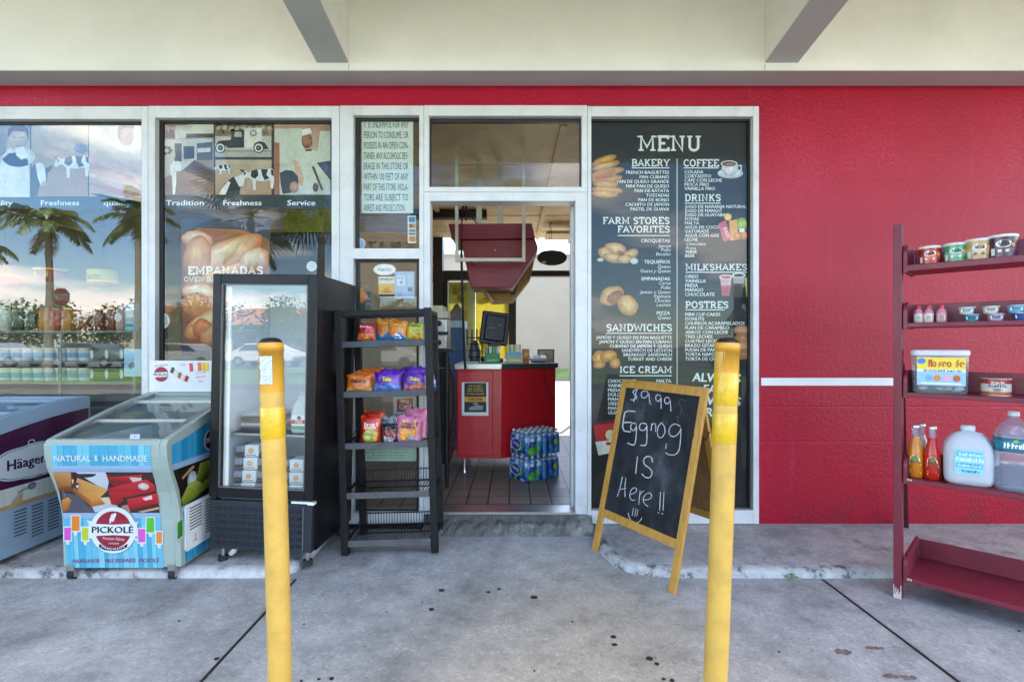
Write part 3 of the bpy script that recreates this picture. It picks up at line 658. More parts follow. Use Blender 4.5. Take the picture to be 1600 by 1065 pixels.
PL = ['tall feather palm left of the stop sign, mirrored in the first window', 'tall feather palm right of the stop sign, mirrored in the first window', 'feather palm at the far left end of the lawn', 'fan palm on the lawn, mirrored low in the heritage poster window', 'fan palm on the lawn, mirrored beside the alcohol notice', 'fan palm on the lawn, mirrored in the glass over the door', 'feather palm behind the fan palms near the road', 'shorter feather palm near the road behind the plaza sign', 'feather palm on the right half of the lawn', 'feather palm farthest right on the lawn']
for i, ((x, y, h, k), lb) in enumerate(zip(PN, PL)): palm(h, 17 if k == 'f' else 30, 1.75 if k == 'f' else 2.5, 10 + i, (x, y, 0.1), lb, k == 'g')
# broadleaf trees along the road
TL = paint('tree_leaves', (0.045, 0.075, 0.018), 0.6, 0.5, 1.2)
TB = paint('tree_bark', (0.10, 0.08, 0.06), 0.9, 0.25, 9)
def tree(seed, loc, r, label):
    rg = random.Random(seed); root = thing('broadleaf_tree', label, 'tree', loc, (0, 0, 0), 'trees along the far side of the road')
    m = MB(TB); m.tube([(0, 0, 0), (.1, 0, r * .5), (0, .1, r)], [.28, .22, .15], 8)
    for k in range(5):
        a = k * 1.26; m.tube([(0, .1, r * .7), (r * .5 * math.cos(a), r * .5 * math.sin(a), r * 1.25)], [.13, .05], 6)
    m.build('trunk', root); m = MB(TL); m.fix = False; cl = []
    for k in range(26):
        a = rg.random() * 6.28; q = rg.random() ** .5; cl.append((q * r * 1.25 * math.cos(a), q * r * .95 * math.sin(a), r * (1.0 + rg.uniform(-.62, .5) * (1.1 - q * .5)), r * rg.uniform(.28, .5)))
    for cx, cy, cz, cr_ in cl:
        for j in range(95):
            v = Vector((rg.gauss(0, 1), rg.gauss(0, 1), rg.gauss(0, .8))).normalized() * cr_ * rg.uniform(.6, 1.08); p = Vector((cx, cy, cz)) + v
            u = Vector((rg.gauss(0, 1), rg.gauss(0, 1), rg.gauss(0, 1))).normalized(); w_ = u.cross(v).normalized(); s_ = rg.uniform(.12, .24)
            m.poly([p - u * s_, p + w_ * s_ * .6, p + u * s_, p - w_ * s_ * .6])
    m.build('crown', root)
for i, (x, y, r) in enumerate([(-46, -44, 3.4), (-38, -41, 3.0), (-31, -45, 3.6), (-24, -42, 2.8), (-17.5, -44, 3.3), (-10, -43, 3.0), (-3, -46, 3.4), (3, -44, 3.1), (25, -45, 3.5), (33, -42, 3.0)]):
    tree(50 + i, (x, y, 0), r, ['broad crowned street tree farthest left across the road', 'low spreading street tree second from the left end', 'large round street tree behind the two tall palms', 'small street tree between the stop sign and the orange roofed shops', 'street tree directly behind the stop sign', 'street tree behind the row of parked cars', 'large street tree behind the plaza sign', 'street tree facing the open shop door', 'large street tree facing the menu window', 'street tree farthest right across the road'][i])
# stop sign
st = thing('stop_sign', 'red octagonal stop sign on a thin post, mirrored in the first window', 'stop sign', (-18.3, -17.3, 0.1))
m = MB(MET); m.tube([(0, 0, 0), (0, 0, 3.5)], .035, 8); m.build('post', st)
m = MB(WHITE); m.prism([(.42 * math.cos(R(22.5 + 45 * k)), 3.1 + .42 * math.sin(R(22.5 + 45 * k))) for k in range(8)], 'y', .04, .05)
m.m(PRINT); a = uv_art(m, (0, .051, 3.1), (-1, 0, 0), (0, 0, 1)); a.poly([(.385 * math.cos(R(22.5 + 45 * k)), .385 * math.sin(R(22.5 + 45 * k))) for k in range(8)], '#c5252b', 2); a.txt('STOP', 0, -.13, .26, '#f2f2f2', 6, 'c', .02, fit=.62); m.build('plate', st)
# plaza sign
ps = thing('plaza_sign', 'tan stone plaza sign with dark letters, mirrored under the alcohol notice', 'sign', (-2.9, -10.4, 0))
m = MB(paint('tan_stone', (0.50, 0.40, 0.30), 0.8, 0.25, 5, bmp=0.4, bscale=12)); m.box(-1.5, 1.0, -.15, .15, 2.6, 4.3, .03); m.build('panel', ps)
for X in (-1.2, .7):
    m = MB(MET); m.box(X - .08, X + .08, -.08, .08, 0, 2.6); m.build('post', ps)
m = MB(PRINT); a = uv_art(m, (-.25, .152, 3.65), (-1, 0, 0), (0, 0, 1)); a.txt('THE PLAZA', 0, .05, .34, '#4a2a24', 2, 'c', .03, fit=2.0); m.build('lettering', ps)
# parked cars
def car(loc, rz, hexc, label):
    root = thing('parked_car', label, 'car', loc, (0, 0, rz), 'cars parked along the road')
    cp = paint('car_paint_' + hexc, hexc, 0.25, 0.04, 3, coat=0.8)
    m = MB(cp); prof = [(-2.2, .35), (-2.25, .7), (-2.1, .88), (-1.5, .95), (-.95, 1.4), (.55, 1.42), (1.15, .98), (2.05, .85), (2.2, .6), (2.15, .33)]
    m.prism(prof, 'y', -.85, .85, .06); m.build('body', root)
    gm = paint('car_glass', (0.02, 0.025, 0.03), 0.08, 0.1, 3)
    for sg in (-1, 1):
        m = MB(gm); m.prism([(-1.35, .98), (-.9, 1.35), (.5, 1.37), (1.0, 1.0)], 'y', sg * .853, sg * .858); m.build('side_window', root)
    for X in (-1.35, 1.35):
        for sg in (-1, 1):
            m = MB(paint('tyre_rubber', (0.015, 0.015, 0.015), 0.8)); m.tube([(X, sg * .70, .33), (X, sg * .88, .33)], .33, 18); wh = m.build('wheel', root)
            m = MB(MET); m.tube([(X, sg * .885, .33), (X, sg * .895, .33)], .2, 14); m.build('rim', wh)
    return root
for x, y, rz, c, lb in [(-30, -26.5, 0, '#9aa0a5', 'silver sedan parked farthest left along the road'), (-24.5, -26.5, 0, '#5c6064', 'dark grey sedan parked along the road'), (-19, -26.5, 0, '#e6e6e2', 'white sedan parked behind the stop sign'), (-13.5, -26.5, 0, '#23395c', 'navy blue sedan parked along the road'), (-7.5, -26.5, 0, '#cfd2d4', 'pale silver sedan parked behind the fan palms'), (13.5, -26.5, 0, '#2b2b2d', 'black sedan parked right of the door axis'), (19.5, -26.5, 0, '#d9d6cc', 'cream sedan parked farthest right along the road')]:
    car((x, y, -.01), rz, c, lb)
# low shops across the road
bl = thing('shopping_row', 'low cream shops with an orange tiled roof across the road', 'building', (-26, -52, 0))
m = MB(paint('shop_cream', (0.6, 0.53, 0.42), 0.7)); m.box(-14, 16, -5, 3, 0, 3.6); m.build('wall', bl)
m = MB(paint('orange_tile', (0.48, 0.17, 0.07), 0.7, 0.25, 4)); m.prism([(3.8, 3.5), (-1, 5.6), (-5.6, 3.5)], 'x', -14.6, 16.6); m.build('roof', bl)
for k in range(7):
    m = MB(paint('car_glass', '#111111')); m.box(-12.5 + 4 * k, -10 + 4 * k, 3.0, 3.03, .5, 2.6); m.build('window', bl)
# ================================================================ SIGNS AND POSTERS ON THE GLASS
YP = 0.042                                   # printed sheets hang just behind the panes
def sheet(root, x0, y0, x1, y1, c, name='panel', Y=YP, mat=None, th=0.0015):
    m = MB(mat or PRINT); m.col(c); p, q = at(x0, y0, Y + 3.43), at(x1, y1, Y + 3.43); m.box(p.x, q.x, Y, Y + th, q.z, p.z); return m.build(name, root, root)
def proot(name, label, cat, px, py, Y=YP, group=None): return thing(name, label, cat, at(px, py, Y + 3.43), (0, 0, 0), group)
# ---- menu board
menu = proot('menu_board', 'tall black menu board of white lettering and food pictures filling the right window', 'menu board', 1047, 797)
sheet(menu, 921, 181, 1176, 798, '#17181b')
WH = '#f1f1ec'
m = MB(PRINT); a = face_art(m, 3.43 + YP)
a.slab('MENU', 997.5, 1095, 236, 23.5, WH, .155); a.slab('BAKERY', 987, 1046, 260, 11, WH); a.rect(987, 261.8, 1046, 263.2, WH)
a.slab('FARM STORES', 942, 1046, 350, 10.5, WH); a.slab('FAVORITES', 965, 1046.5, 363.3, 10.2, WH); a.rect(965, 367.4, 1046.5, 368.8, WH)
a.slab('SANDWICHES', 947.5, 1050, 517.3, 11, WH); a.rect(947.5, 519.8, 1050, 521.2, WH); a.slab('ICE CREAM', 968.5, 1049.5, 582.3, 10.2, WH); a.rect(968, 586, 1050, 587.4, WH)
a.slab('COFFEE', 1068, 1123, 260.3, 11, WH); a.rect(1068, 261.8, 1123, 263.2, WH); a.slab('DRINKS', 1070, 1126, 314.5, 10.8, WH); a.rect(1070, 316.8, 1126, 318.2, WH)
a.slab('MILKSHAKES', 1071, 1167, 422.3, 10, WH); a.rect(1071, 424.6, 1167, 426, WH); a.slab('POSTRES', 1071, 1138, 481.2, 10.4, WH); a.rect(1071, 483.2, 1132, 484.6, WH)
m.build('heading_lettering', menu, menu)
m = MB(PRINT); a = face_art(m, 3.43 + YP)
def tl(t, x, y, al, h=5.3, it=0, b=.025): a.txt(t, x, y + h / 2, h, WH, 1, al, b, it=it)
for i, t in enumerate(['FRENCH BAGUETTES', 'PAN CUBANO', 'PAN DE QUESO GRANDE', 'MINI PAN DE QUESO', 'PAN DE BATATA', 'TOSTADAS', 'PAN DE BONO', 'CACHITO DE JAMÓN', 'PASTEL DE GUAVA']): tl(t, 1045.5, 269.4 + 7.15 * i, 'r', 4.9)
for t, y in [('CROQUETAS', 376), ('TEQUEÑOS', 409), ('EMPANADAS', 435.4), ('PIZZA', 489)]: tl(t, 1047, y, 'r')
for t, y in [('Jamon', 384), ('Pollo', 390.3), ('Bacalao', 396.6), ('Queso', 416.3), ('Guava y Queso', 423), ('Carne', 442), ('Pollo', 449), ('Jamon y Queso', 456), ('Espinaca', 462.6), ('Chorizo', 469.3), ('Lechon', 476), ('Queso', 495.8)]: tl(t, 1047.5, y, 'r', 5.2, .2, .012)
for i, t in enumerate(['JAMÓN Y QUESO EN PAN BAGUETTE', 'JAMÓN Y QUESO EN PAN CUBANO', 'CUBANO DE JAMÓN Y QUESO', 'SANDWICH DE LECHÓN', 'BREAKFAST SANDWICH', 'TURKEY AND CHEESE']): tl(t, 1050, 527 + 6.72 * i, 'r', 4.8)
for i, t in enumerate(['CHOCOLATE', 'VAINILLA', 'FRESA', 'DULCE', 'MANGO', 'OREO', 'MANI', 'GUAYABA']): tl(t, 950, 595 + 7.05 * i, 'l', 5)
for i, t in enumerate(['MALTA', 'COCO', 'PIÑA', 'MAMEY']): tl(t, 1049, 595 + 7.05 * i, 'r', 5)
for i, t in enumerate(['COLADA', 'CORTADITO', 'CAFE CON LECHE', 'MOCA FRIO', 'VAINILLA FRIO']): tl(t, 1069.5, 268.7 + 6.5 * i, 'l', 4.9)
for i, t in enumerate(['JUGO DE NARANJA NATURAL', 'JUGO DE MANGO', 'JUGO DE GUAYABA', 'SODAS', 'MALTA', 'AGUA DE COCO', 'GATORADE', 'AGUA CON GAS', 'LECHE']): tl(t, 1070, 322.8 + 6.42 * i, 'l', 4.8)
tl('Chocolate', 1072, 380.8, 'l', 5, .2, .01); tl('Fresa', 1072, 387.3, 'l', 5, .2, .01); tl('WINE', 1070.5, 393.4, 'l', 4.8); tl('BEER', 1070.5, 399.4, 'l', 4.8)
for i, t in enumerate(['OREO', 'VAINILLA', 'FRESA', 'MANGO', 'CHOCOLATE']): tl(t, 1070.5, 431.8 + 7.0 * i, 'l', 5.2)
for i, t in enumerate(['MINI CUP CAKES', 'DONUTS', 'CHURROS ACARAMELADOS', 'FLAN DE CARAMELO', 'ARROZ CON LECHE', 'TRES LECHES', 'CUATRO LECHES', 'BRAZO GITANO', 'PUDIN DE PAN', 'TORTA NAPOLEON', 'TORTA DE CHOCOLATE']): tl(t, 1070.5, 491 + 6.93 * i, 'l', 5)
for t, y in [('ALWAYS', 596.5), ('FAST', 614.5), ('ALWAYS', 632.5), ('FRESH', 650.5)]: a.txt(t, 1119, y, 13, WH, 1, 'c', .035, rot=2, it=.08)
m.build('item_lettering', menu, menu)
m = MB(PRINT); a = face_art(m, 3.43 + YP); a.rect(1057.2, 248, 1058.6, 600, '#d8d8d0'); m.build('divider', menu, menu)
def pic(label=None):
    m = MB(PHOTO); return m, face_art(m, 3.43 + YP)
m, a = pic()      # long loaves
for i, (x, y, l, r) in enumerate([(938, 250, 20, -18), (946, 259, 22, -16), (945, 269, 26, -10), (940, 279, 24, -3), (946, 288, 20, 2), (940, 297, 24, 4), (944, 303, 20, 3)]):
    if x - l < 925: x = 925 + l
    a.blob(x, y, l, 6, '#e9b765', '#b3702b', 2 + i * .3, r, wob=.08, seed=i)
a.poly([(925, 272), (961, 264), (962, 277), (926, 286)], '#c4803f', 5); a.txt('PAN FRESCO', 943, 279, 5, '#b5262c', 6, 'c', .02, fit=26, rot=-12)
m.build('bread_picture', menu, menu)
m, a = pic()
a.blob(1141, 271, 20, 8, '#ffffff', '#cfd0d0', 2, wob=.0); a.blob(1140, 264, 13, 12, '#f7f7f7', '#c9c9c9', 3); a.stroke([(1151, 259), (1158, 259), (1158, 266), (1151, 268)], 2, '#dddddd', 3); a.ell(1139, 256, 13, 5, '#efefef', 4); a.ell(1139, 256.5, 11, 4, '#6e4024', 5); a.ell(1140, 257, 7, 2.2, '#b0764a', 6)
m.build('coffee_picture', menu, menu)
m, a = pic()
a.poly([(1122, 350), (1134, 344), (1143, 374), (1131, 378)], '#d65a7b', 2); a.txt('JUGO', 1133, 364, 4.5, '#ffffff', 3, 'c', .02, rot=70); a.poly([(1139, 345), (1154, 342), (1151, 375), (1141, 376)], '#f0a04a', 3); a.ell(1137, 339, 6, 6, '#f4b23c', 4); a.ell(1137, 339, 4, 4, '#ffd87a', 5); a.blob(1159, 350, 8, 10, '#c3d84e', '#6f9a2a', 4); a.blob(1152, 369, 6, 6, '#f6a24d', '#cf6b22', 5); a.blob(1162, 368, 6, 7, '#f39b4a', '#c85e1f', 5); a.rect(1155, 357, 1163, 363, '#f1efe4', 6)
m.build('drinks_picture', menu, menu)
m, a = pic()
for i, (x, y, rx, ry, r) in enumerate([(962, 388, 17, 9, 10), (946, 396, 12, 9, 30), (985, 398, 13, 8, -30), (958, 403, 16, 8, 12), (976, 405, 14, 7, -8)]): a.blob(x, y, rx, ry, '#f0c684', '#b9763a', 2 + .35 * i, r, wob=.1, seed=x)
a.blob(969, 395, 5, 3, '#8a5430', '#b9763a', 4); a.blob(938, 406, 5, 3, '#f4f0e0', '#cfd0b8', 4); a.blob(991, 408, 6, 5, '#eef0dc', '#cfd6b4', 4)
m.build('croquette_picture', menu, menu)
m, a = pic()
a.blob(956, 462, 20, 14, '#edbe72', '#b87733', 2, -28, wob=.12, seed=1); a.blob(961, 464, 14, 9, '#a4552f', '#8d4a25', 3, -30, wob=.1, seed=2); a.blob(980, 477, 18, 15, '#efc27a', '#b5722e', 4, 28, wob=.14, seed=4)
for i in range(12): a.ell(954 + 13 * random.random(), 460 + 8 * random.random(), .9, .7, ['#d98a5a', '#6d2f18', '#e5b27e'][i % 3], 5, n=6)
m.build('empanada_picture', menu, menu)
m, a = pic()
for x, y0, y1, c, c2 in [(1134, 433, 462, '#e5b3b6', '#d25f72'), (1154, 430, 464, '#bfb9b2', '#5c5048')]:
    a.poly([(x - 9, y0), (x + 9, y0), (x + 6, y1), (x - 6, y1)], c, 2); a.poly([(x - 7.5, y0 + 13), (x + 7.5, y0 + 13), (x + 6, y1), (x - 6, y1)], c2, 3); a.ell(x, y0, 10.5, 4, '#f1eeee', 4); a.ell(x, y0, 8, 2.6, c2, 5)
a.poly([(1163, 434), (1171.5, 433), (1171.5, 464), (1166, 464)], '#c9c75d', 3)
m.build('milkshake_picture', menu, menu)
m, a = pic()
for i, y in enumerate((516, 529, 541, 554)): a.blob(1159, y, 12.5, 8, ['#e9b184', '#c98a5c'][i % 2], '#b06a3c', 2 + i * .4, 0, wob=.1, seed=i)
m.build('dessert_picture', menu, menu)
m, a = pic()
for i, (x, y, rx, ry, r) in enumerate([(937, 560, 12, 13, 10), (951, 556, 14, 9, -12), (961, 567, 8, 9, 40), (936, 570, 10, 6, 0)]): a.blob(x, y, rx, ry, '#eeae5d', '#a9601f', 2 + .35 * i, r, wob=.12, seed=x)
m.build('croissant_picture', menu, menu)
m, a = pic()
a.poly([(926, 660), (962, 654), (962, 672), (928, 676)], '#6d1418', 2); a.poly([(927, 664), (962, 660), (964, 692), (932, 697)], '#c62a2c', 3); a.poly([(930, 690), (964, 686), (964, 705), (935, 711)], '#e8e3d4', 4); a.ell(953, 679, 7, 8, '#ecd6a8', 5); a.rect(947, 690, 955, 695, '#b3262a', 5)
m.build('ice_cream_picture', menu, menu)

# ---- alcohol notice
nt_ = proot('alcohol_notice', 'pale notice in tall dark capitals about alcohol, in the narrow window', 'notice', 605, 332)
sheet(nt_, 565, 183, 645.5, 333, '#dfe8dd')
m = MB(PRINT); a = face_art(m, 3.43 + YP)
for i, t in enumerate(['IT IS UNLAWFUL FOR ANY', 'PERSON TO CONSUME, OR', 'POSSESS IN AN OPEN CON-', 'TAINER, ANY ALCOHOLIC BEV-', 'ERAGE IN THIS STORE OR', 'WITHIN 100 FEET OF ANY', 'PART OF THIS STORE. VIOLA-', 'TORS ARE SUBJECT TO', 'ARREST AND PROSECUTION.']):
    a.txt(t, 568.8 - .2 * i * .3, 200 + 16.25 * i, 10.5, '#23262a', 2, 'l', -.005, fit=[69.5, 69.5, 69.5, 69.5, 69.5, 69.5, 69.5, 69, 65][i])
m.build('lettering', nt_, nt_)
# ---- heritage photo posters
def heritage(label, px, x0, x1, caps, cx, y1=326):
    r = proot('heritage_poster', label, 'poster', px, 326, group='photo strips along the tops of the windows'); sheet(r, x0, 187, x1, y1, '#232a33'); m = MB(PRINT); a = face_art(m, 3.43 + YP)
    for t, x, w in zip(caps, cx, [52 if len(t) > 7 else 44 for t in caps]): a.txt(t, x, 321, 8, '#f4f4f0', 3, 'c', .03, fit=w + 8 * (len(t) > 8))
    m.build('caption_lettering', r, r); return r
h1 = heritage('photo strip with a pair of cows above the captions, in the first window', 110, -330, 221, ['Quality', 'Freshness', 'quality'], [-2, 94, 184])
def hp(): m = MB(PHOTO); return m, face_art(m, 3.43 + YP)
def cow(a, x, y, s, c1='#e8e6e2', c2='#2b2a2d', fl=1, L=3):
    f = lambda u, v: (x + fl * u * s, y + v * s)
    a.poly([f(*p) for p in [(-20, -6), (-16, -11), (0, -12), (18, -13), (22, -9), (22, 4), (20, 20), (16, 20), (15, 6), (2, 8), (-8, 7), (-9, 22), (-13, 22), (-14, 6), (-20, 2)]], c1, L)
    a.poly([f(*p) for p in [(-20, -6), (-26, -10), (-30, -7), (-33, 2), (-30, 6), (-25, 2), (-20, 1)]], c1, L + .5); a.poly([f(*p) for p in [(-26, -10), (-36, -12), (-30, -6)]], c2, L + 1)
    for pts in [[(-16, -10), (-6, -12), (-4, -2), (-10, 4), (-17, 0)], [(0, -12), (12, -12), (9, -3), (14, 3), (6, 6), (2, -2)], [(16, -12), (21, -10), (21, 0), (17, -3)], [(-29, -7), (-27, -1), (-24, -7)]]: a.poly([f(*p) for p in pts], c2, L + 1)
# first window pictures
m, a = hp(); a.grad([(-40, 192), (47, 192), (47, 308), (-40, 308)], ['#8d8378', '#b3aba0', '#d8d2c8', '#bdb6ac'], 1); a.blob(29, 245, 26, 16, '#f2f0ec', '#ccc8c0', 2); a.poly([(2, 250), (14, 240), (28, 238), (44, 250), (47, 308), (-10, 308), (-4, 280)], '#e9e6e0', 2)
a.blob(28, 216, 15, 19, '#e9d3c2', '#c9a48c', 3); a.poly([(12, 218), (13, 203), (20, 196), (36, 195), (45, 203), (45, 222), (41, 206), (20, 205)], '#6d5a48', 4); a.stroke([(20, 215), (26, 215)], 1, '#4b382e', 4); a.stroke([(32, 215), (39, 215)], 1, '#4b382e', 4); a.stroke([(26, 228), (32, 228)], 1.3, '#a5524a', 4); a.poly([(24, 232), (38, 229), (44, 246), (34, 250), (26, 243)], '#f7f5f1', 5); a.blob(-4, 225, 16, 20, '#7f766c', '#9a9186', 2)
m.build('portrait_picture', h1, h1)
m, a = hp(); a.grad([(49, 192), (137.5, 192), (137.5, 307), (49, 307)], ['#a98f76', '#b09579', '#b3906f', '#a88665'], 1); a.grad([(49, 192), (137.5, 192), (137.5, 240), (49, 240)], ['#d0c6b6', '#ccc0ae', '#b99c7d', '#b99c7d'], 1.5); cow(a, 118, 256, 1.0)
a.poly([(49, 262), (56, 256), (66, 260), (74, 262), (82, 258), (80, 266), (75, 270), (72, 292), (62, 290), (58, 306), (49, 307)], '#2d2b2e', 3); a.poly([(56, 256), (64, 254), (70, 259), (72, 274), (72, 288), (64, 290), (59, 276)], '#edeae5', 4); a.poly([(66, 283), (73, 283), (73, 291), (64, 291)], '#c9a49a', 5); a.blob(127, 232, 12, 8, '#5b6b86', '#70809a', 2)
m.build('cow_picture', h1, h1)
m, a = hp(); a.grad([(139.5, 190), (221, 190), (221, 307), (139.5, 307)], ['#cfd0bb', '#d9d8c6', '#c79d86', '#cda690'], 1); a.poly([(140, 190), (221, 190), (221, 228), (140, 212)], '#c6c9b2', 2)
a.blob(197, 212, 12, 17, '#b08a70', '#8a644c', 3); a.poly([(184, 214), (185, 198), (194, 192), (207, 193), (211, 202), (200, 199), (190, 203), (188, 216)], '#33271f', 4); a.stroke([(190, 210), (195, 210)], 1, '#2b1f18', 5); a.stroke([(200, 210), (206, 210)], 1, '#2b1f18', 5); a.stroke([(194, 222), (202, 222)], 1.2, '#7d4438', 5); a.poly([(180, 232), (192, 226), (206, 228), (221, 236), (221, 250)], '#dcdad4', 3)
for k in range(5): a.poly([(140, 240 + 15 * k), (200 + 8 * k, 262 + 14 * k), (221, 280 + 12 * k), (221, min(306, 288 + 12 * k)), (190, min(306, 270 + 14 * k)), (140, 250 + 13 * k)], ['#e3b9a2', '#d19f87', '#e9c6b2', '#c98f77', '#e2bba6'][k], 3 + k * .3)
m.build('hands_picture', h1, h1)
h2 = heritage('photo strip with an old delivery truck and a shop front, in the second window', 380, 243, 518, ['Tradition', 'Freshness', 'Service'], [289, 379, 471])
m, a = hp(); cX = lambda *P: [(230 + x / 4.436, 160 + y / 4.436) for x, y in P]
a.grad(cX((75, 120), (460, 120), (465, 640), (75, 645)), ['#b9866a', '#c9b9a5', '#7b5a44', '#7d685c'], 1); a.poly(cX((280, 120), (460, 120), (460, 215), (270, 215), (265, 250), (195, 255), (195, 165), (280, 160)), '#dcdccb', 2); a.poly(cX((75, 285), (130, 260), (455, 250), (455, 275), (345, 285), (345, 460), (75, 480)), '#cdc9b8', 3)
a.poly(cX((190, 285), (240, 285), (240, 410), (200, 410)), '#37322d', 4); a.poly(cX((252, 305), (328, 305), (328, 390), (255, 395)), '#3b4444', 4); a.poly(cX((275, 222), (460, 218), (460, 245), (275, 248)), '#4b443c', 4); a.poly(cX((345, 285), (455, 275), (455, 400), (345, 400)), '#56504a', 4); a.poly(cX((350, 320), (440, 315), (440, 345), (350, 350)), '#d5d2c6', 5); a.poly(cX((75, 375), (180, 420), (180, 500), (75, 540)), '#c4bfb2', 5)
a.poly(cX((330, 400), (460, 470), (460, 560), (250, 470)), '#5a4334', 5); a.poly(cX((75, 540), (465, 545), (465, 640), (75, 645)), '#8b6a52', 4)
for k in range(7): a.ell(*cX((135 + 30 * math.cos(k * .9), 335 + 22 * math.sin(k * .9)))[0], 3, 2.4, '#35302a', 5, n=8)
for p in [[(115, 245), (130, 190), (150, 215), (160, 185), (185, 200), (195, 250)]]: a.poly(cX(*p), '#3c2a20', 4)
a.poly(cX((160, 440), (190, 405), (225, 410), (245, 450), (235, 480), (205, 480), (205, 560), (195, 640), (180, 640), (175, 520), (165, 500)), '#ecece6', 7); a.ell(*cX((203, 395))[0], 2.8, 4, '#6a4632', 7, n=12)
m.build('shop_picture', h2, h2)
m, a = hp()
a.grad(cX((472, 120), (862, 120), (862, 380), (472, 380)), ['#8d7a5e', '#93805f', '#a89f93', '#a1988c'], 1)
for k in range(26): a.blob(338 + 3.3 * k, 192 + 8 * (k % 3), 4.5, 7, ['#5a4a34', '#c8b892', '#77664a'][k % 3], '#8a775a', 2, 20 * k, seed=k, n=10, rings=2)
a.poly(cX((472, 235), (590, 240), (862, 235), (862, 330), (472, 330)), '#c9c3b6', 3); a.poly(cX((675, 182), (795, 178), (798, 318), (675, 315)), '#e2dfcf', 5); a.ell(*cX((737, 215))[0], 5.5, 5, '#5d5a52', 6, n=14); a.ell(*cX((737, 215))[0], 3.8, 3.4, '#d8d5c6', 7, n=14)
a.poly(cX((480, 290), (500, 268), (580, 262), (592, 208), (615, 195), (670, 192), (675, 315), (560, 318), (545, 300), (500, 300)), '#2b2f37', 5); a.poly(cX((603, 240), (612, 206), (655, 204), (657, 242)), '#b7b29f', 6); a.poly(cX((735, 318), (745, 285), (780, 270), (815, 280), (845, 325), (800, 325)), '#2a2c33', 6)
for x in (510, 775):
    c = cX((x, 318))[0]; a.ell(*c, 8, 8, '#1b1c20', 7); a.ell(*c, 6.6, 6.6, '#e5e2d8', 8); a.ell(*c, 4.2, 4.2, '#33343a', 9); a.ell(*c, 2, 2, '#c9c6bd', 10)
a.poly(cX((472, 345), (862, 345), (862, 380), (472, 380)), '#b9b0a4', 4)
m.build('truck_picture', h2, h2)
m, a = hp(); a.grad(cX((472, 398), (862, 398), (862, 640), (472, 640)), ['#c9b79d', '#b9a58c', '#c0936e', '#b5855f'], 1); cow(a, 408, 276, .95, L=3); cow(a, 350, 263, .45, L=3)
a.poly(cX((500, 640), (540, 560), (600, 515), (640, 530), (650, 560), (640, 640)), '#26262a', 5); a.poly(cX((500, 640), (520, 600), (560, 545), (580, 555), (545, 640)), '#e9e7e2', 6); a.poly(cX((605, 520), (660, 500), (680, 530), (670, 580), (640, 585)), '#e7e4de', 6)
m.build('herd_picture', h2, h2)
m, a = hp(); a.grad(cX((880, 115), (1270, 115), (1270, 635), (880, 640)), ['#c09272', '#a9765a', '#d5d6c4', '#c7c4b2'], 1); a.poly(cX((885, 185), (1070, 180), (1070, 250), (1090, 330), (1180, 340), (1200, 200), (1270, 200), (1270, 640), (885, 640)), '#ced2bf', 2); a.poly(cX((880, 280), (918, 280), (918, 640), (880, 640)), '#a9664c', 3)
a.poly(cX((1075, 190), (1130, 180), (1145, 215), (1070, 235)), '#e9e7df', 5); a.blob(*cX((1108, 268))[0], 8.5, 12, '#b67e5e', '#8d5a40', 4); a.stroke(cX((1090, 262), (1105, 262)), 1, '#2d1d14', 6); a.stroke(cX((1115, 258), (1128, 256)), 1, '#2d1d14', 6); a.stroke(cX((1098, 302), (1122, 298)), 1.5, '#7d3d30', 6); a.poly(cX((1095, 330), (1145, 325), (1140, 338), (1100, 340)), '#2a211b', 6)
a.poly(cX((925, 560), (920, 490), (960, 470), (1010, 475), (1045, 510), (1050, 560), (1015, 625), (940, 635)), '#3c4152', 5); a.poly(cX((1010, 400), (1050, 410), (1085, 520), (1080, 580), (1045, 570)), '#d3ab92', 4); a.blob(*cX((1020, 590))[0], 7, 9, '#c99a80', '#b98468', 6); a.stroke(cX((1150, 445), (1215, 610)), 3.5, '#4a3a30', 5); a.poly(cX((1175, 420), (1270, 405), (1270, 540)), '#3d4152', 4); a.blob(*cX((1168, 590))[0], 4.5, 7, '#6b3a24', '#4f2a1a', 5)
m.build('service_picture', h2, h2)
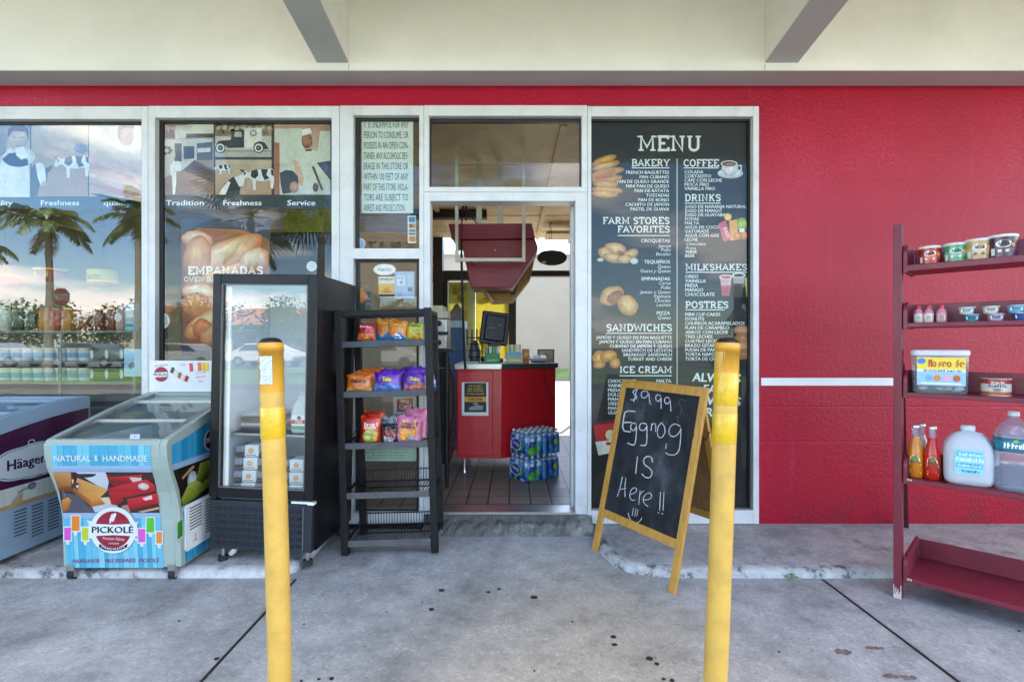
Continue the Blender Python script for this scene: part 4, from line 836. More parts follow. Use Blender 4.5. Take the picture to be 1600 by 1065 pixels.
# ---- empanada poster
ep = proot('empanada_poster', 'dark poster of golden empanadas hanging behind the drinks cooler', 'poster', 352, 556)
sheet(ep, 283, 342, 422, 557, '#262b3a'); m = MB(PHOTO); a = ray_art(m, (0, YP, 0), (0, -1, 0), (230, 340, 3.803))
a.grad([(203, 120), (300, 62), (560, 70), (728, 130), (728, 760), (212, 760)], ['#8e4a20', '#a85c2a', '#b4642c', '#8a4820', '#9c5424', '#7c3f1c'], 1.2)
for i, (x, y, rx, ry, r, ci, co) in enumerate([(465, 330, 250, 60, -18, '#f0b878', '#b85f24'), (560, 560, 160, 70, -25, '#f2c088', '#b85f24'), (300, 130, 95, 52, 10, '#fbe3bd', '#d9843c'), (470, 215, 235, 78, -24, '#f9d9a8', '#cf6c2a'), (640, 250, 90, 70, -25, '#fae6c8', '#d07834'), (300, 235, 85, 130, 8, '#efb57c', '#c8692c'), (315, 440, 100, 48, 5, '#fbe5c4', '#d27a35'), (480, 470, 150, 60, -28, '#f8d5a5', '#cf7431'), (300, 520, 85, 75, 10, '#e9a05c', '#c76a2b'), (360, 620, 150, 60, -30, '#f6cf9d', '#cc7030'), (290, 675, 70, 45, -20, '#e7a060', '#b9581f'), (330, 660, 60, 60, 20, '#e8884a', '#b4511c'), (420, 690, 110, 60, -15, '#eeb079', '#c06426'), (600, 640, 115, 80, -20, '#f3c48e', '#c66a2c'), (630, 450, 95, 85, -15, '#f5cb98', '#c96f30')]):
    n = 30; P0 = []
    cx = x; cy = y
    # keep the print inside its sheet
    rx = min(rx, (cx - 205) if cx < 465 else (726 - cx)) if abs(r) < 12 else min(rx, (cx - 203) / max(.3, math.cos(R(r))), (728 - cx) / max(.3, math.cos(R(r))))
    a.blob(cx, cy, rx, ry, ci, co, 2 + i * .25, r, n=n, wob=.10, off=(-.15, -.45), seed=i * 2.2)
a.slab('EMPANADAS', 245, 690, 338, 46, '#fbf4e6', .19, 9); a.slab('OVEN BAKED', 222, 500, 380, 27, '#fbf4e6', .16, 9)
m.build('lettering_and_picture', ep, ep)
# ---- small stickers and notices
def sticker(label, px, py, r, c1, c2, txt=None, name='sticker', ry=None, gr='stickers on the shop glass'):
    s = proot(name, label, 'sticker', px, py, .0375, gr); m = MB(PRINT); a = face_art(m, 3.43 + .0375); a.ell(px, py, r, ry or r, c1, 0); a.ell(px, py, r * .84, (ry or r) * .8, c2, 1)
    if txt: a.txt(txt, px, py + r * .12, r * .28, '#555a60', 2, 'c', .0, fit=r * 1.2)
    o = m.build('disc', s, s); return s, a
sticker('round pale blue and tan sticker low on the second window', 252, 501, 13, '#e6efe6', '#9cc3c4')
sticker('small white round sticker beside the cooler top in the second window', 487, 416, 8, '#eef0ea', '#d5ddd6')
sticker('pale blue round sticker under the alcohol notice', 562, 381, 9, '#cfe0ee', '#9dbbe0')
sticker('white oval ice cream sticker at the top of the door sidelight', 601, 421, 17.5, '#f4f4f2', '#fbfbfa', 'Häagen-Dazs', 'oval_sticker', 9)
c4 = proot('card_sticker', 'strip of payment card logos on the narrow window', 'sticker', 643, 358, .0375); sheet(c4, 637, 337, 650, 380, '#e4ead8', 'strip', .0375, th=.0008)
m = MB(PRINT); a = face_art(m, 3.43 + .0372); a.rrect(639, 339, 648.5, 347, 1, '#4b86c6', 2); a.rrect(639, 349, 649, 357, 1, '#d5d0c0', 2); a.ell(642, 353, 3, 3, '#c8382e', 3); a.ell(646, 353, 3, 3, '#e6a13a', 3); a.rrect(639, 359, 649, 367, 1, '#3a4d68', 2); a.txt('VISA', 644, 364.5, 3.2, '#f0f0f0', 3, 'c', .02); a.rrect(639, 369, 649, 377, 1, '#d8863c', 2); m.build('logo', c4, c4)
pr = proot('promo_poster', 'small yellow breakfast poster on the door sidelight under the oval sticker', 'poster', 603, 464, .0375); sheet(pr, 591.5, 432, 616, 464, '#ece9df', Y=.0375, th=.0008)
m = MB(PRINT); a = face_art(m, 3.4672); a.rect(591.5, 443, 616, 459, '#e9b84a', 1); a.txt('DOUBLE UP', 604, 438, 3.6, '#3b3128', 2, 'c', .02, fit=20); a.blob(604, 452, 8, 5, '#d98a2c', '#e9b84a', 2); a.txt('2 FOR 5', 604, 458, 3.2, '#b5262a', 3, 'c', .02); a.rect(592, 459.5, 616, 463.5, '#27231f', 2); m.build('print', pr, pr)
pb = proot('blue_poster', 'pale blue poster on the right of the door sidelight', 'poster', 634, 466, .0375); sheet(pb, 616.5, 424, 648, 466, '#a9cbe8', Y=.0375, th=.0008)
m = MB(PRINT); a = face_art(m, 3.4672); a.rect(621, 430, 633, 446, '#e6f0f8', 1); a.txt('ICE', 627, 436, 4, '#6a87a8', 2, 'c', .02); a.ell(627, 441, 3, 3, '#8fb2d2', 2, n=10); a.rect(637, 449, 644, 455, '#7d99b8', 1); a.txt('$2', 640.5, 454, 4, '#39516e', 2, 'c', .02); a.rect(637, 428, 646, 447, '#bcd9ee', 1); a.blob(624, 460, 6, 4, '#d98c94', '#a9cbe8', 2); m.build('print', pb, pb)
ob = proot('orange_poster', 'dark poster with an orange drink at the left of the door sidelight', 'poster', 562, 500, .0375); sheet(ob, 556, 446, 580, 495, '#4a5550', Y=.0375, th=.0008)
m = MB(PRINT); a = face_art(m, 3.4672); a.blob(565, 462, 7.5, 12, '#f0a648', '#d9792a', 2, wob=.1, seed=3); a.blob(571, 464, 4, 5, '#e7a49a', '#c97d70', 3); a.txt('DAY', 577, 468, 3, '#cfd6d0', 2, 'c', .01); a.txt('+ TAX', 577, 476, 2.4, '#cfd6d0', 2, 'c', .01); m.build('print', ob, ob)
wc = proot('age_check_sign', 'red and white We Card sign in the door sidelight', 'sign', 632, 650, .0375); sheet(wc, 615, 620, 651, 652, '#dfe5e0', Y=.0375, th=.0008)
m = MB(PRINT); a = face_art(m, 3.4672); a.poly([(620, 623), (645, 621), (646, 638), (620.5, 639.5)], '#b8232b', 1); a.txt('We', 632, 629.5, 6.4, '#f3efe8', 2, 'c', .03, rot=-2); a.txt('Card', 633, 637.5, 6.4, '#f3efe8', 2, 'c', .03, rot=-2); a.rect(620, 640, 646, 643, '#6a4f33', 1); a.txt('Your ID is required', 633, 649.5, 4.2, '#1f3b3c', 2, 'c', .03, fit=32); m.build('print', wc, wc)
gn = proot('green_notice', 'pale green printed notice low in the door sidelight behind the snack rack', 'notice', 608, 719, .0375); sheet(gn, 564, 699, 651, 720, '#b9d9c6', Y=.0375, th=.0008)
m = MB(PRINT); a = face_art(m, 3.4672)
for i, (x, y, w_) in enumerate([(607, 703, 60), (604, 707, 70), (607, 711.5, 52), (600, 715.5, 60)]): a.txt(['NOTICE TO CUSTOMERS OF THE SHOP', 'no person under the lawful age may buy', 'age restricted goods at this counter', 'thank you for your cooperation'][i], x, y, 2.4, '#39534a', 2, 'c', 0, fit=w_)
m.build('print', gn, gn)
# ================================================================ FREEZERS
def interp(tab, x):
    if x <= tab[0][0]: return tab[0][1]
    for (a, b), (c, d) in zip(tab, tab[1:]):
        if x <= c: return b + (d - b) * (x - a) / (c - a)
    return tab[-1][1]
class FlatArt:
    """artwork drawn flat, cut at the bends of a surface, then wrapped onto it"""
    def __init__(s, mat): s.m = MB(mat); s.a = Art(s.m, lambda x, y, L: (x, L, y), 1)
    def wrap(s, cuts, fn):
        bm = s.m.bm
        for y in cuts: bmesh.ops.bisect_plane(bm, geom=bm.verts[:] + bm.edges[:] + bm.faces[:], plane_co=(0, 0, y), plane_no=(0, 0, 1), dist=1e-6)
        for v in bm.verts: v.co = fn(v.co.x, v.co.z, v.co.y)
        return s.m
FRAMEC = paint('freezer_grey_green', '#99a69b', 0.4, 0.06, 5, coat=0.2)
LINER = paint('white_liner', (0.72, 0.75, 0.78), 0.35, 0.03, 6)
DARKPL = paint('black_plastic', (0.010, 0.010, 0.012), 0.4, 0.15, 12, spec=.3)
RUBBER = paint('tyre_rubber', (0.015, 0.015, 0.015), 0.8)
def freezer_shell(root, X0, X1, front, lid, back, zb, mat, name_lid='lid', side_t=0.035, frame_mat=None, rim=None):
    """front: (d,z) from bottom to top; lid: (d,z) from front to rear"""
    Y = lambda d: d - 3.43
    full = [(Y(d), z) for d, z in front + lid] + [(Y(back), lid[-1][1]), (Y(back), zb)]
    m = MB(mat); m.prism(full, 'x', X0, X0 + side_t, .004); m.prism(full, 'x', X1 - side_t, X1, .004)
    inner = [(Y(d) + .05, z) for d, z in front]
    m.prism([(Y(d), z) for d, z in front] + [(Y(lid[0][0]), lid[0][1])] + [(inner[-1][0], lid[0][1])] + inner[::-1], 'x', X0 + side_t, X1 - side_t)
    m.box(X0 + side_t, X1 - side_t, Y(back) - .05, Y(back), zb, lid[-1][1] - .002)
    m.build('body', root, root)
    m = MB(LINER); m.box(X0 + side_t, X1 - side_t, Y(front[0][0]) + .05, Y(back) - .05, zb + .01, zb + .28)
    m.box(X0 + side_t, X0 + side_t + .01, Y(front[0][0]) + .05, Y(back) - .05, zb + .28, lid[0][1] - .03); m.box(X1 - side_t - .01, X1 - side_t, Y(front[0][0]) + .05, Y(back) - .05, zb + .28, lid[0][1] - .03)
    m.build('liner', root, root)
    # sliding glass lids in a metal rim
    n = len(lid); g = MB(FGLASS); g.fix = False
    for (d0, z0), (d1, z1) in zip(lid[:-1], lid[1:]):
        g.poly([(X0 + .06, Y(d0), z0 - .012), (X1 - .06, Y(d0), z0 - .012), (X1 - .06, Y(d1), z1 - .012), (X0 + .06, Y(d1), z1 - .012)])
    m = MB(rim or MET)
    for a, b in zip(lid[:-1], lid[1:]):
        for xa in (X0 + .036, X1 - .062): m.prism([(Y(a[0]), a[1] - .03), (Y(b[0]), b[1] - .03), (Y(b[0]), b[1] + .001), (Y(a[0]), a[1] + .001)], 'x', xa, xa + .026)
    k = len(lid) // 2; d0, z0 = lid[k]
    for d, z in (lid[0], lid[k], lid[-2]): m.box(X0 + .06, X1 - .06, Y(d) - .008, Y(d) + .012, z - .022, z - .004)
    lo = m.build(name_lid, root, root); g.build('pane', lo, root)
def caster(root, x, y, z0, r=.028, name='caster'):
    m = MB(MET); m.box(x - .02, x + .02, y - .02, y + .02, z0 + 2 * r - .004, z0 + 2 * r + .03); m.box(x - .022, x - .018, y - .02, y + .02, z0 + r - .01, z0 + 2 * r); m.box(x + .018, x + .022, y - .02, y + .02, z0 + r - .01, z0 + 2 * r); o = m.build(name, root, root)
    m = MB(RUBBER); m.tube([(x - .016, y, z0 + r), (x + .016, y, z0 + r)], r, 14); m.build('wheel', o, root)
# ---- popsicle freezer
FRONT = [(2.739, .069), (2.737, .2), (2.734, .327), (2.722, .40), (2.704, .479), (2.672, .55), (2.643, .616), (2.627, .68), (2.621, .742)]
LID = [(2.640, .768), (2.70, .785), (2.78, .805), (2.90, .838), (3.02, .8725), (3.20, .912), (3.385, .944)]
pf = thing('ice_cream_freezer', 'small chest freezer wrapped in blue planks and popsicle pictures, curved glass lid', 'freezer', (-2.085, -.36, .0))
freezer_shell(pf, -2.40, -1.77, FRONT, LID, 3.40, .069, FRAMEC, 'glass_lid')
caster(pf, -2.36, -.675, 0, .026); caster(pf, -1.82, -.675, 0, .026); caster(pf, -2.36, -.08, .056, .012); caster(pf, -1.82, -.08, .056, .012)
tab = sorted([(540 + (1.25 - z) * 800 / d, d) for d, z in FRONT])
fa = FlatArt(GLOSS); a = fa.a; rg = random.Random(4)
def edge(tab2, y): return interp(tab2, y)
LE = [(20, 95), (180, 102), (230, 112), (330, 150), (450, 172), (535, 187), (640, 193), (760, 203), (950, 217)]; RE = [(20, 845), (180, 855), (230, 863), (330, 890), (450, 905), (535, 920), (640, 930), (760, 938), (950, 948)]
def band(y0, y1, cols, n, L=1):
    """vertical planks between the two curved edges"""
    w_ = [rg.uniform(.7, 1.3) for _ in range(n)]; t = sum(w_); acc = 0; ys = [y0] + [y for y in (100, 180, 230, 330, 450, 535, 640, 760) if y0 < y < y1] + [y1]
    for k in range(n):
        u0, u1 = acc / t, (acc + w_[k]) / t; acc += w_[k]; c = H(rg.choice(cols)); c2 = tuple(x * .55 for x in c)
        for ya, yb in zip(ys, ys[1:]):
            X = lambda u, y: edge(LE, y) + (edge(RE, y) - edge(LE, y)) * u
            a.poly([(X(u0, ya), ya), (X(u1, ya), ya), (X(u1, yb), yb), (X(u0, yb), yb)], c, L)
            if k: a.poly([(X(u0, ya) - 1.6, ya), (X(u0, ya) + 1.2, ya), (X(u0, yb) + 1.2, yb), (X(u0, yb) - 1.6, yb)], c2, L + 1)
BL = ['#5fc3dd', '#7bd0e4', '#4fb6d6', '#8ad8e6', '#6cc8df']
band(25, 180, BL, 14); band(575, 950, BL, 19); band(180, 228, ['#a9c2e2', '#b6cbe6'], 1); band(535, 575, ['#a8c4e0'], 1); band(228, 535, ['#3b2a26'], 1)
P = lambda *q: list(q)
# mango and strawberry bars on plates
a.poly(P((285, 228), (510, 228), (535, 300), (520, 370), (400, 300)), '#dfe4ea', 2); a.ell(365, 240, 75, 28, '#232733', 3, a0=0, a1=180); a.poly(P((180, 380), (300, 400), (390, 490), (560, 470), (540, 530), (230, 530), (190, 500)), '#5a5660', 2); a.poly(P((400, 470), (560, 430), (640, 535), (430, 530)), '#cdd0d6', 3)
a.grad(P((112, 228), (250, 230), (255, 330), (150, 345)), ['#d6944a', '#e2a65c', '#c27b36', '#9c5a25'], 4); a.grad(P((150, 345), (255, 330), (280, 370), (160, 378)), ['#8a4d20', '#8a4d20', '#6d3a19', '#6d3a19'], 4.5); a.grad(P((300, 270), (530, 360), (470, 420), (400, 440), (270, 350)), ['#e8ac5e', '#f0b667', '#e79a43', '#dd9140', '#cf8a3c'], 5); a.grad(P((270, 350), (400, 440), (405, 488), (260, 372)), ['#a75f22', '#c07526', '#a45a1e', '#8a4a1a'], 6); a.grad(P((400, 440), (470, 418), (540, 430), (500, 470), (405, 488)), ['#d98a35', '#e39a44', '#cd7f2e', '#b7691f', '#b7691f'], 6.5)
a.grad(P((180, 440), (230, 415), (255, 440), (225, 525), (190, 525)), ['#e08b35', '#e99a44', '#c9752a', '#9c581e', '#b5661f'], 5); a.poly(P((470, 420), (540, 415), (555, 475), (500, 455)), '#e9d3a8', 7); a.poly(P((250, 235), (275, 240), (285, 300), (325, 320), (300, 365), (262, 330)), '#5c2618', 7); a.poly(P((258, 280), (275, 285), (265, 320)), '#e9dcd0', 8); a.poly(P((285, 330), (320, 320), (305, 350)), '#efe5da', 8)
a.grad(P((510, 232), (560, 262), (790, 245), (770, 310), (560, 330)), ['#7c1420', '#d3212d', '#d8303a', '#b3141f', '#8e0f19'], 4); a.poly(P((690, 265), (785, 270), (780, 310), (715, 300)), '#eadcd0', 5)
a.grad(P((530, 350), (600, 330), (650, 440), (600, 480), (555, 470)), ['#c11a24', '#d8232d', '#b3131e', '#8a0d16', '#a3101a'], 5); a.grad(P((600, 330), (820, 280), (880, 320), (895, 370), (640, 420)), ['#d31f2a', '#e23a40', '#e02e36', '#c31722', '#bb1520'], 6); a.blob(800, 335, 42, 26, '#f6ece4', '#e6cfc6', 7, 5); a.blob(790, 338, 22, 10, '#ffffff', '#f1ded6', 7.5)
a.grad(P((675, 430), (905, 385), (915, 465), (690, 510)), ['#dd2a33', '#e0323a', '#b8141e', '#a80f1a'], 7); a.poly(P((790, 425), (860, 400), (868, 430), (815, 440)), '#f2dfd6', 8); a.poly(P((690, 505), (915, 470), (918, 530), (720, 530)), '#4a2a24', 5); a.poly(P((760, 525), (915, 490), (918, 505), (790, 532)), '#d9b08c', 6); a.poly(P((640, 480), (690, 470), (700, 535), (600, 535)), '#b98a70', 4); a.poly(P((780, 228), (862, 230), (885, 300), (800, 270)), '#4a2622', 3)
# badge
W_ = '#f4f6f6'
a.poly(P((370, 590), (420, 600), (410, 628), (385, 612)), W_, 9); a.poly(P((765, 600), (720, 608), (735, 632), (748, 622)), W_, 9); a.poly(P((375, 720), (410, 708), (420, 730)), W_, 9); a.poly(P((765, 735), (730, 715), (740, 745)), W_, 9)
a.ell(572, 665, 178, 180, '#7b8791', 8, n=40); a.ell(572, 664, 174, 176, W_, 10, n=40); a.ell(572, 660, 138, 140, '#a71f38', 11, n=36)
a.poly(P((390, 612), (480, 618), (572, 622), (660, 618), (752, 612), (762, 710), (660, 704), (572, 700), (480, 704), (384, 714)), W_, 13); a.txt('PICKOLÉ', 570, 684, 47, '#22242b', 14, 'c', .045, fit=316)
a.poly(P((560, 545), (592, 532), (598, 545), (575, 600), (543, 590)), W_, 13); a.poly(P((548, 592), (560, 597), (554, 612), (544, 608)), W_, 13)
a.txt('Premium Paletas', 575, 738, 22, '#f3dfe0', 14, 'c', .005, fit=165, rot=3, it=.2); a.txt('company', 578, 768, 16, '#f3dfe0', 14, 'c', .012, fit=80, it=.2); a.poly(P((470, 765), (510, 788), (572, 796), (640, 788), (684, 765), (678, 792), (636, 812), (572, 820), (505, 812), (466, 790)), '#2a2c33', 15)
for ch, x, y, r_ in zip('HANDMADE', (492, 515, 538, 562, 586, 609, 633, 657), (793, 803, 809, 813, 813, 809, 803, 794), (22, 15, 8, 2, -2, -8, -15, -22)): a.txt(ch, x, y, 17, W_, 16, 'c', .03, rot=r_)
def bar_icon(x0, y0, x1, y1, c):
    a.poly([(x0 - 8, y0 - 8), (x1 + 8, y0 - 8), (x1 + 8, y1 + 8), ((x0 + x1) / 2 + 13, y1 + 10), ((x0 + x1) / 2 + 10, y1 + 34), ((x0 + x1) / 2 - 10, y1 + 34), ((x0 + x1) / 2 - 13, y1 + 10), (x0 - 8, y1 + 8)], '#eef4f2', 5)
    a.rect(x0, y0, x1, y1, c, 6); a.rect((x0 + x1) / 2 - 5, y1, (x0 + x1) / 2 + 5, y1 + 26, '#f7e8d0', 6)
bar_icon(200, 645, 250, 740, '#e65ac9'); bar_icon(256, 558, 316, 670, '#f58a2c'); bar_icon(334, 645, 384, 742, '#c9dc2c'); bar_icon(760, 655, 812, 756, '#ea5fcd'); bar_icon(822, 572, 880, 682, '#5cc93c'); bar_icon(896, 678, 938, 765, '#f4943a')
for t, x, y, w in [('NATURAL', 122, 146, 282), ('&', 428, 143, 28), ('HANDMADE', 492, 146, 338)]: a.txt(t, x, y, 44, '#f2fbfc', 6, 'l', .018, fit=w, it=-.06)
for t, x, y, w in [('MAXFLAVOR', 262, 915, 205), ('MAX FRESHNESS', 506, 912, 232), ('PICKOLÉ', 765, 910, 150)]: a.txt(t, x, y, 30, '#a2307a', 6, 'l', .015, fit=w, it=.12, rot=-1)
fmap = lambda x, y, L: (lambda d: Vector(((60 + x / 4.842 - 800) * d / 800, d - 3.43 - .0012 - L * .00045, 1.25 - (690 + y / 4.842 - 540) * d / 800)))(interp(tab, 690 + y / 4.842))
cuts = sorted({(540 + (1.25 - z) * 800 / d - 690) * 4.842 for d, z in FRONT})
fa.wrap(cuts, fmap).build('front_wrap', pf, pf)
# side wrap, drawn in metres on the side (u = distance from camera plane, v = height)
m = MB(GLOSS); a = uv_art(m, (-1.7695, -3.43, 0), (0, 1, 0), (0, 0, 1), .0005); rg = random.Random(5)
fe = [(.075, 2.775), (.327, 2.755), (.479, 2.725), (.616, 2.665), (.72, 2.655)]; lidt = [(d, z - .04) for d, z in [(2.655, .785)] + LID[2:]]
u = 2.70
topz = lambda d: interp(lidt, d) - .012
bz = lambda z: interp(fe, z)
while u < 3.37:
    u2 = min(3.37, u + rg.uniform(.028, .05)); c = H(rg.choice(['#2f9ccb', '#3fabd6', '#4bb6dc', '#2b93c4']))
    a.poly([(u, .075), (u2, .075), (u2, .36), (u, .36)], c, 1) if u > 2.76 else None
    a.poly([(u, .63), (u2, .63), (u2, topz(u2)), (u, topz(u))], c, 1); a.rect(u2 - .0015, .63, u2, topz(u2), '#1d6484', 2)
    if u > 2.76: a.rect(u2 - .0015, .075, u2, .36, '#1d6484', 2)
    u = u2
a.poly([(bz(.63), .63), (2.70, .63), (2.70, topz(2.70)), (2.66, topz(2.66))], H('#3fabd6'), 1); a.poly([(2.775, .075), (2.79, .075), (2.79, .36), (2.755, .36)], H('#2f9ccb'), .5)
a.poly([(bz(.60), .60), (3.37, .60), (3.37, .632), (bz(.63), .632)], '#a9c6e6', 3); a.poly([(bz(.36), .36), (3.37, .36), (3.37, .388), (bz(.388), .388)], '#a9c6e6', 3)
a.poly([(bz(.388), .388), (3.37, .388), (3.37, .60), (bz(.60), .60), (bz(.49), .49)], '#2b2320', 2)
rg = random.Random(8)
for k in range(40): a.ell(2.75 + .6 * rg.random(), .40 + .19 * rg.random(), .006, .005, rg.choice(['#4a3a30', '#5d4a3c', '#3a2e28']), 3, n=6)
a.poly([(2.74, .545), (2.80, .575), (2.84, .59), (2.85, .575), (2.79, .55), (2.75, .532)], '#c49a6c', 4); a.blob(2.83, .51, .04, .05, '#dfe6ea', '#b7c4c8', 4)
a.grad([(2.735, .43), (2.80, .50), (3.02, .50), (3.02, .44), (2.84, .40), (2.75, .392)], ['#a9b93a', '#c2cc58', '#9aad2c', '#64751a', '#59690f', '#7f8f20'], 5); a.grad([(2.86, .50), (2.90, .585), (3.06, .596), (3.25, .59), (3.25, .50), (3.0, .49), (2.92, .47)], ['#6e7f1c', '#adb944', '#b7c250', '#8fa02c', '#55651a', '#26300a', '#39450f'], 6)
for k in range(16): a.ell(2.78 + .22 * rg.random(), .44 + .05 * rg.random(), .003, .003, '#2f3a0c', 7, n=6)
a.blob(3.0, .565, .025, .014, '#e7e3b0', '#a9b13f', 7)
a.ell(3.0, .70, .062, .062, '#f2f5f6', 4, n=26); a.ell(3.0, .70, .052, .052, '#6d1526', 5, n=24); a.poly([(2.935, .715), (3.065, .715), (3.065, .69), (2.935, .69)], '#f2f5f6', 6); a.txt('PICKOLÉ', 3.0, .694, .016, '#22242b', 7, 'c', .03, fit=.115); a.poly([(2.995, .745), (3.008, .745), (3.006, .72), (2.993, .72)], '#f2f5f6', 6)
a.poly([(2.700, .215), (2.752, .225), (2.752, .33), (2.70, .32)], '#e9f2ee', 4); a.poly([(2.706, .225), (2.747, .233), (2.747, .322), (2.706, .314)], '#3fa62e', 5); a.rect(2.722, .195, 2.73, .225, '#f2e4cc', 5)
m.build('side_wrap', pf, pf)
m = MB(WHITE); x = -1.7685
m.prism([(2.765 - 3.43, .15), (2.78 - 3.43, .135), (3.16 - 3.43, .135), (3.17 - 3.43, .15), (3.17 - 3.43, .375), (3.16 - 3.43, .385), (2.775 - 3.43, .385), (2.765 - 3.43, .375)], 'x', x, x + .006); m.m(DARKPL)
for c0, c1 in ((2.80, 2.905), (2.945, 3.05), (3.08, 3.15)):
    for k in range(12):
        z = .36 - k * .0165
        if z < .235 and c0 < 2.85: continue
        m.box(x + .0055, x + .007, c0 - 3.43, c1 - 3.43, z - .003, z + .003)
m.m(PRINT).col('#e8e8e2'); m.box(x + .0055, x + .0068, 2.81 - 3.43, 2.89 - 3.43, .16, .215); m.m(DARKPL); m.box(x + .0066, x + .0074, 2.83 - 3.43, 2.87 - 3.43, .17, .173); m.box(x + .0066, x + .0074, 2.848 - 3.43, 2.852 - 3.43, .17, .21)
m.build('vent_panel', pf, pf)
m = MB(PRINT); a = uv_art(m, at(212, 681, 2.63) + Vector((0, -.012, 0)), (1, 0, 0), (0, .2, 1)); a.rrect(-.02, -.012, .03, .012, .004, '#b9bdd8', 1); a.txt('1 800', .005, -.004, .008, '#5f5a8c', 2, 'c', .01); m.build('label', pf, pf)
# sign standing behind it
sg = thing('popsicle_sign', 'white popsicle menu sign standing at the back of the small freezer', 'sign', at(283, 608, 3.36))
m = MB(WHITE); p, q = at(234, 563, 3.38), at(331, 612, 3.38); m.box(p.x, q.x, p.y, p.y + .006, q.z, p.z); m.build('panel', sg, sg)
m = MB(PRINT); a = ray_art(m, (0, p.y, 0), (0, -1, 0), (230, 340, 3.803)); a.ell(83, 930, 48, 48, '#e9e4e6', 1); a.ell(84, 930, 43, 44, '#9c2438', 2); a.poly(P((38, 920), (130, 916), (130, 944), (38, 948)), '#f3f3f3', 3); a.txt('PICKOLÉ', 84, 940, 17, '#22242b', 4, 'c', .04, fit=88); a.txt('100% NATURAL', 85, 882, 10, '#b5384c', 3, 'c', .01, fit=80, rot=-8)
for x0, y0, c in [(250, 865, '#d94a55'), (280, 862, '#eee3dc'), (300, 862, '#e8763a'), (325, 862, '#e9b73c'), (345, 862, '#f0c945')]: a.poly([(x0, y0), (x0 + 20, y0 - 2), (x0 + 24, y0 + 48), (x0 + 4, y0 + 50)], c, 3)
for x0, y0, c in [(148, 885, '#4b4a3a'), (165, 900, '#e5ddc9'), (190, 915, '#a9623a'), (215, 930, '#e9c9b4'), (232, 935, '#9a2a2a')]: a.poly([(x0, y0), (x0 + 18, y0 + 10), (x0 + 6, y0 + 42), (x0 - 12, y0 + 32)], c, 3)
for k, (x, y, t) in enumerate([(215, 878, 'Fruit'), (320, 925, 'ice cream'), (320, 948, 'popsicles'), (318, 975, 'Real')]): a.txt(t, x, y, 11, '#c2607a', 3, 'c', .0, rot=-6, it=.2)
m.build('print', sg, sg)
# ---- maroon freezer
GREYF = paint('freezer_blue_grey', '#8296a8', 0.35, 0.05, 5, coat=0.2)
hf = thing('ice_cream_freezer', 'maroon and grey chest freezer with a white cloud shaped label, at the left edge', 'freezer', (-3.27, -.5, .045))
F2 = [(2.50, .075), (2.49, .4), (2.46, .60), (2.44, .70)]; L2 = [(2.46, .73), (2.56, .775), (2.68, .815), (2.80, .846), (2.95, .872), (3.12, .897), (3.25, .910), (3.385, .918)]
freezer_shell(hf, -3.75, -2.80, F2, L2, 3.40, .075, GREYF, 'glass_lid', rim=GREYF)
for x in (-3.7, -2.85):
    for y, z0, r in ((-.88, 0.0, .028), (-.1, .056, .012)): caster(hf, x, y, z0, r)
m = MB(GLOSS); a = uv_art(m, (-2.7995, -3.43, 0), (0, 1, 0), (0, 0, 1), .0005)
rimlow = [(d, z - .085 + .01 * (d - 2.5)) for d, z in L2]
a.poly([(2.485, .458), (3.385, .458)] + rimlow[::-1], '#48103c', 1); a.rect(2.49, .365, 3.385, .458, '#d9dcd4', 1.5); a.rect(2.49, .34, 3.385, .365, '#b9986c', 1.5)
a.poly([(2.83, .345), (2.93, .42), (2.93, .365), (2.87, .345)], '#c9a777', 2); a.stroke([(2.85, .36), (2.93, .435), (2.95, .44)], .008, '#b8b2a2', 3); a.blob(2.985, .435, .028, .02, '#8c979f', '#5d6a74', 3); a.stroke([(2.90, .42), (2.97, .432)], .006, '#6e4f35', 3)
for k in range(7): a.txt('ice cream made with milk cream and eggs', 3.02, .44 - k * .011, .005, '#4a4f50', 3, 'l', 0, fit=.26); a.txt('keep frozen at minus twenty', 2.72, .44 - k * .011, .005, '#4a4f50', 3, 'l', 0, fit=.11)
def cloud(k, c, L):
    pts = []
    for i in range(72):
        t = 2 * math.pi * i / 72; r_ = 1 + .05 * abs(math.sin(6.5 * t)) ; pts.append((3.045 + .335 * k * r_ * math.cos(t), .582 + .098 * (k if k > .95 else k * .98) * r_ * math.sin(t)))
    a.poly(pts, c, L)
cloud(1.0, '#cdd6de', 3); cloud(.95, '#3a2a3e', 4); cloud(.925, '#d3dbe2', 5); a.stroke(arc(2.98, .69, .02, .014, 0, 330, 10), .006, '#d3dbe2', 6); a.stroke(arc(3.03, .475, .02, .014, 180, 510, 10), .006, '#3a2a3e', 6)
a.txt('Häagen-Dazs', 2.835, .556, .056, '#38123a', 7, 'l', .035, fit=.43)
m.build('side_wrap', hf, hf)
m = MB(DARKPL)
for c0 in (2.52, 2.62, 2.72, 2.88, 2.985, 3.09, 3.195, 3.29):
    for k in range(10 if c0 > 2.9 else 8): z = .315 - k * .0195; m.box(-2.8015, -2.7985, c0 - 3.43, c0 + .072 - 3.43, z - .003, z + .003)
m.build('vent_grille', hf, hf)
m = MB(GREYF); m.box(-2.801, -2.792, 2.78 - 3.43, 2.85 - 3.43, .20, .29, .006); m.build('control_panel', hf, hf)

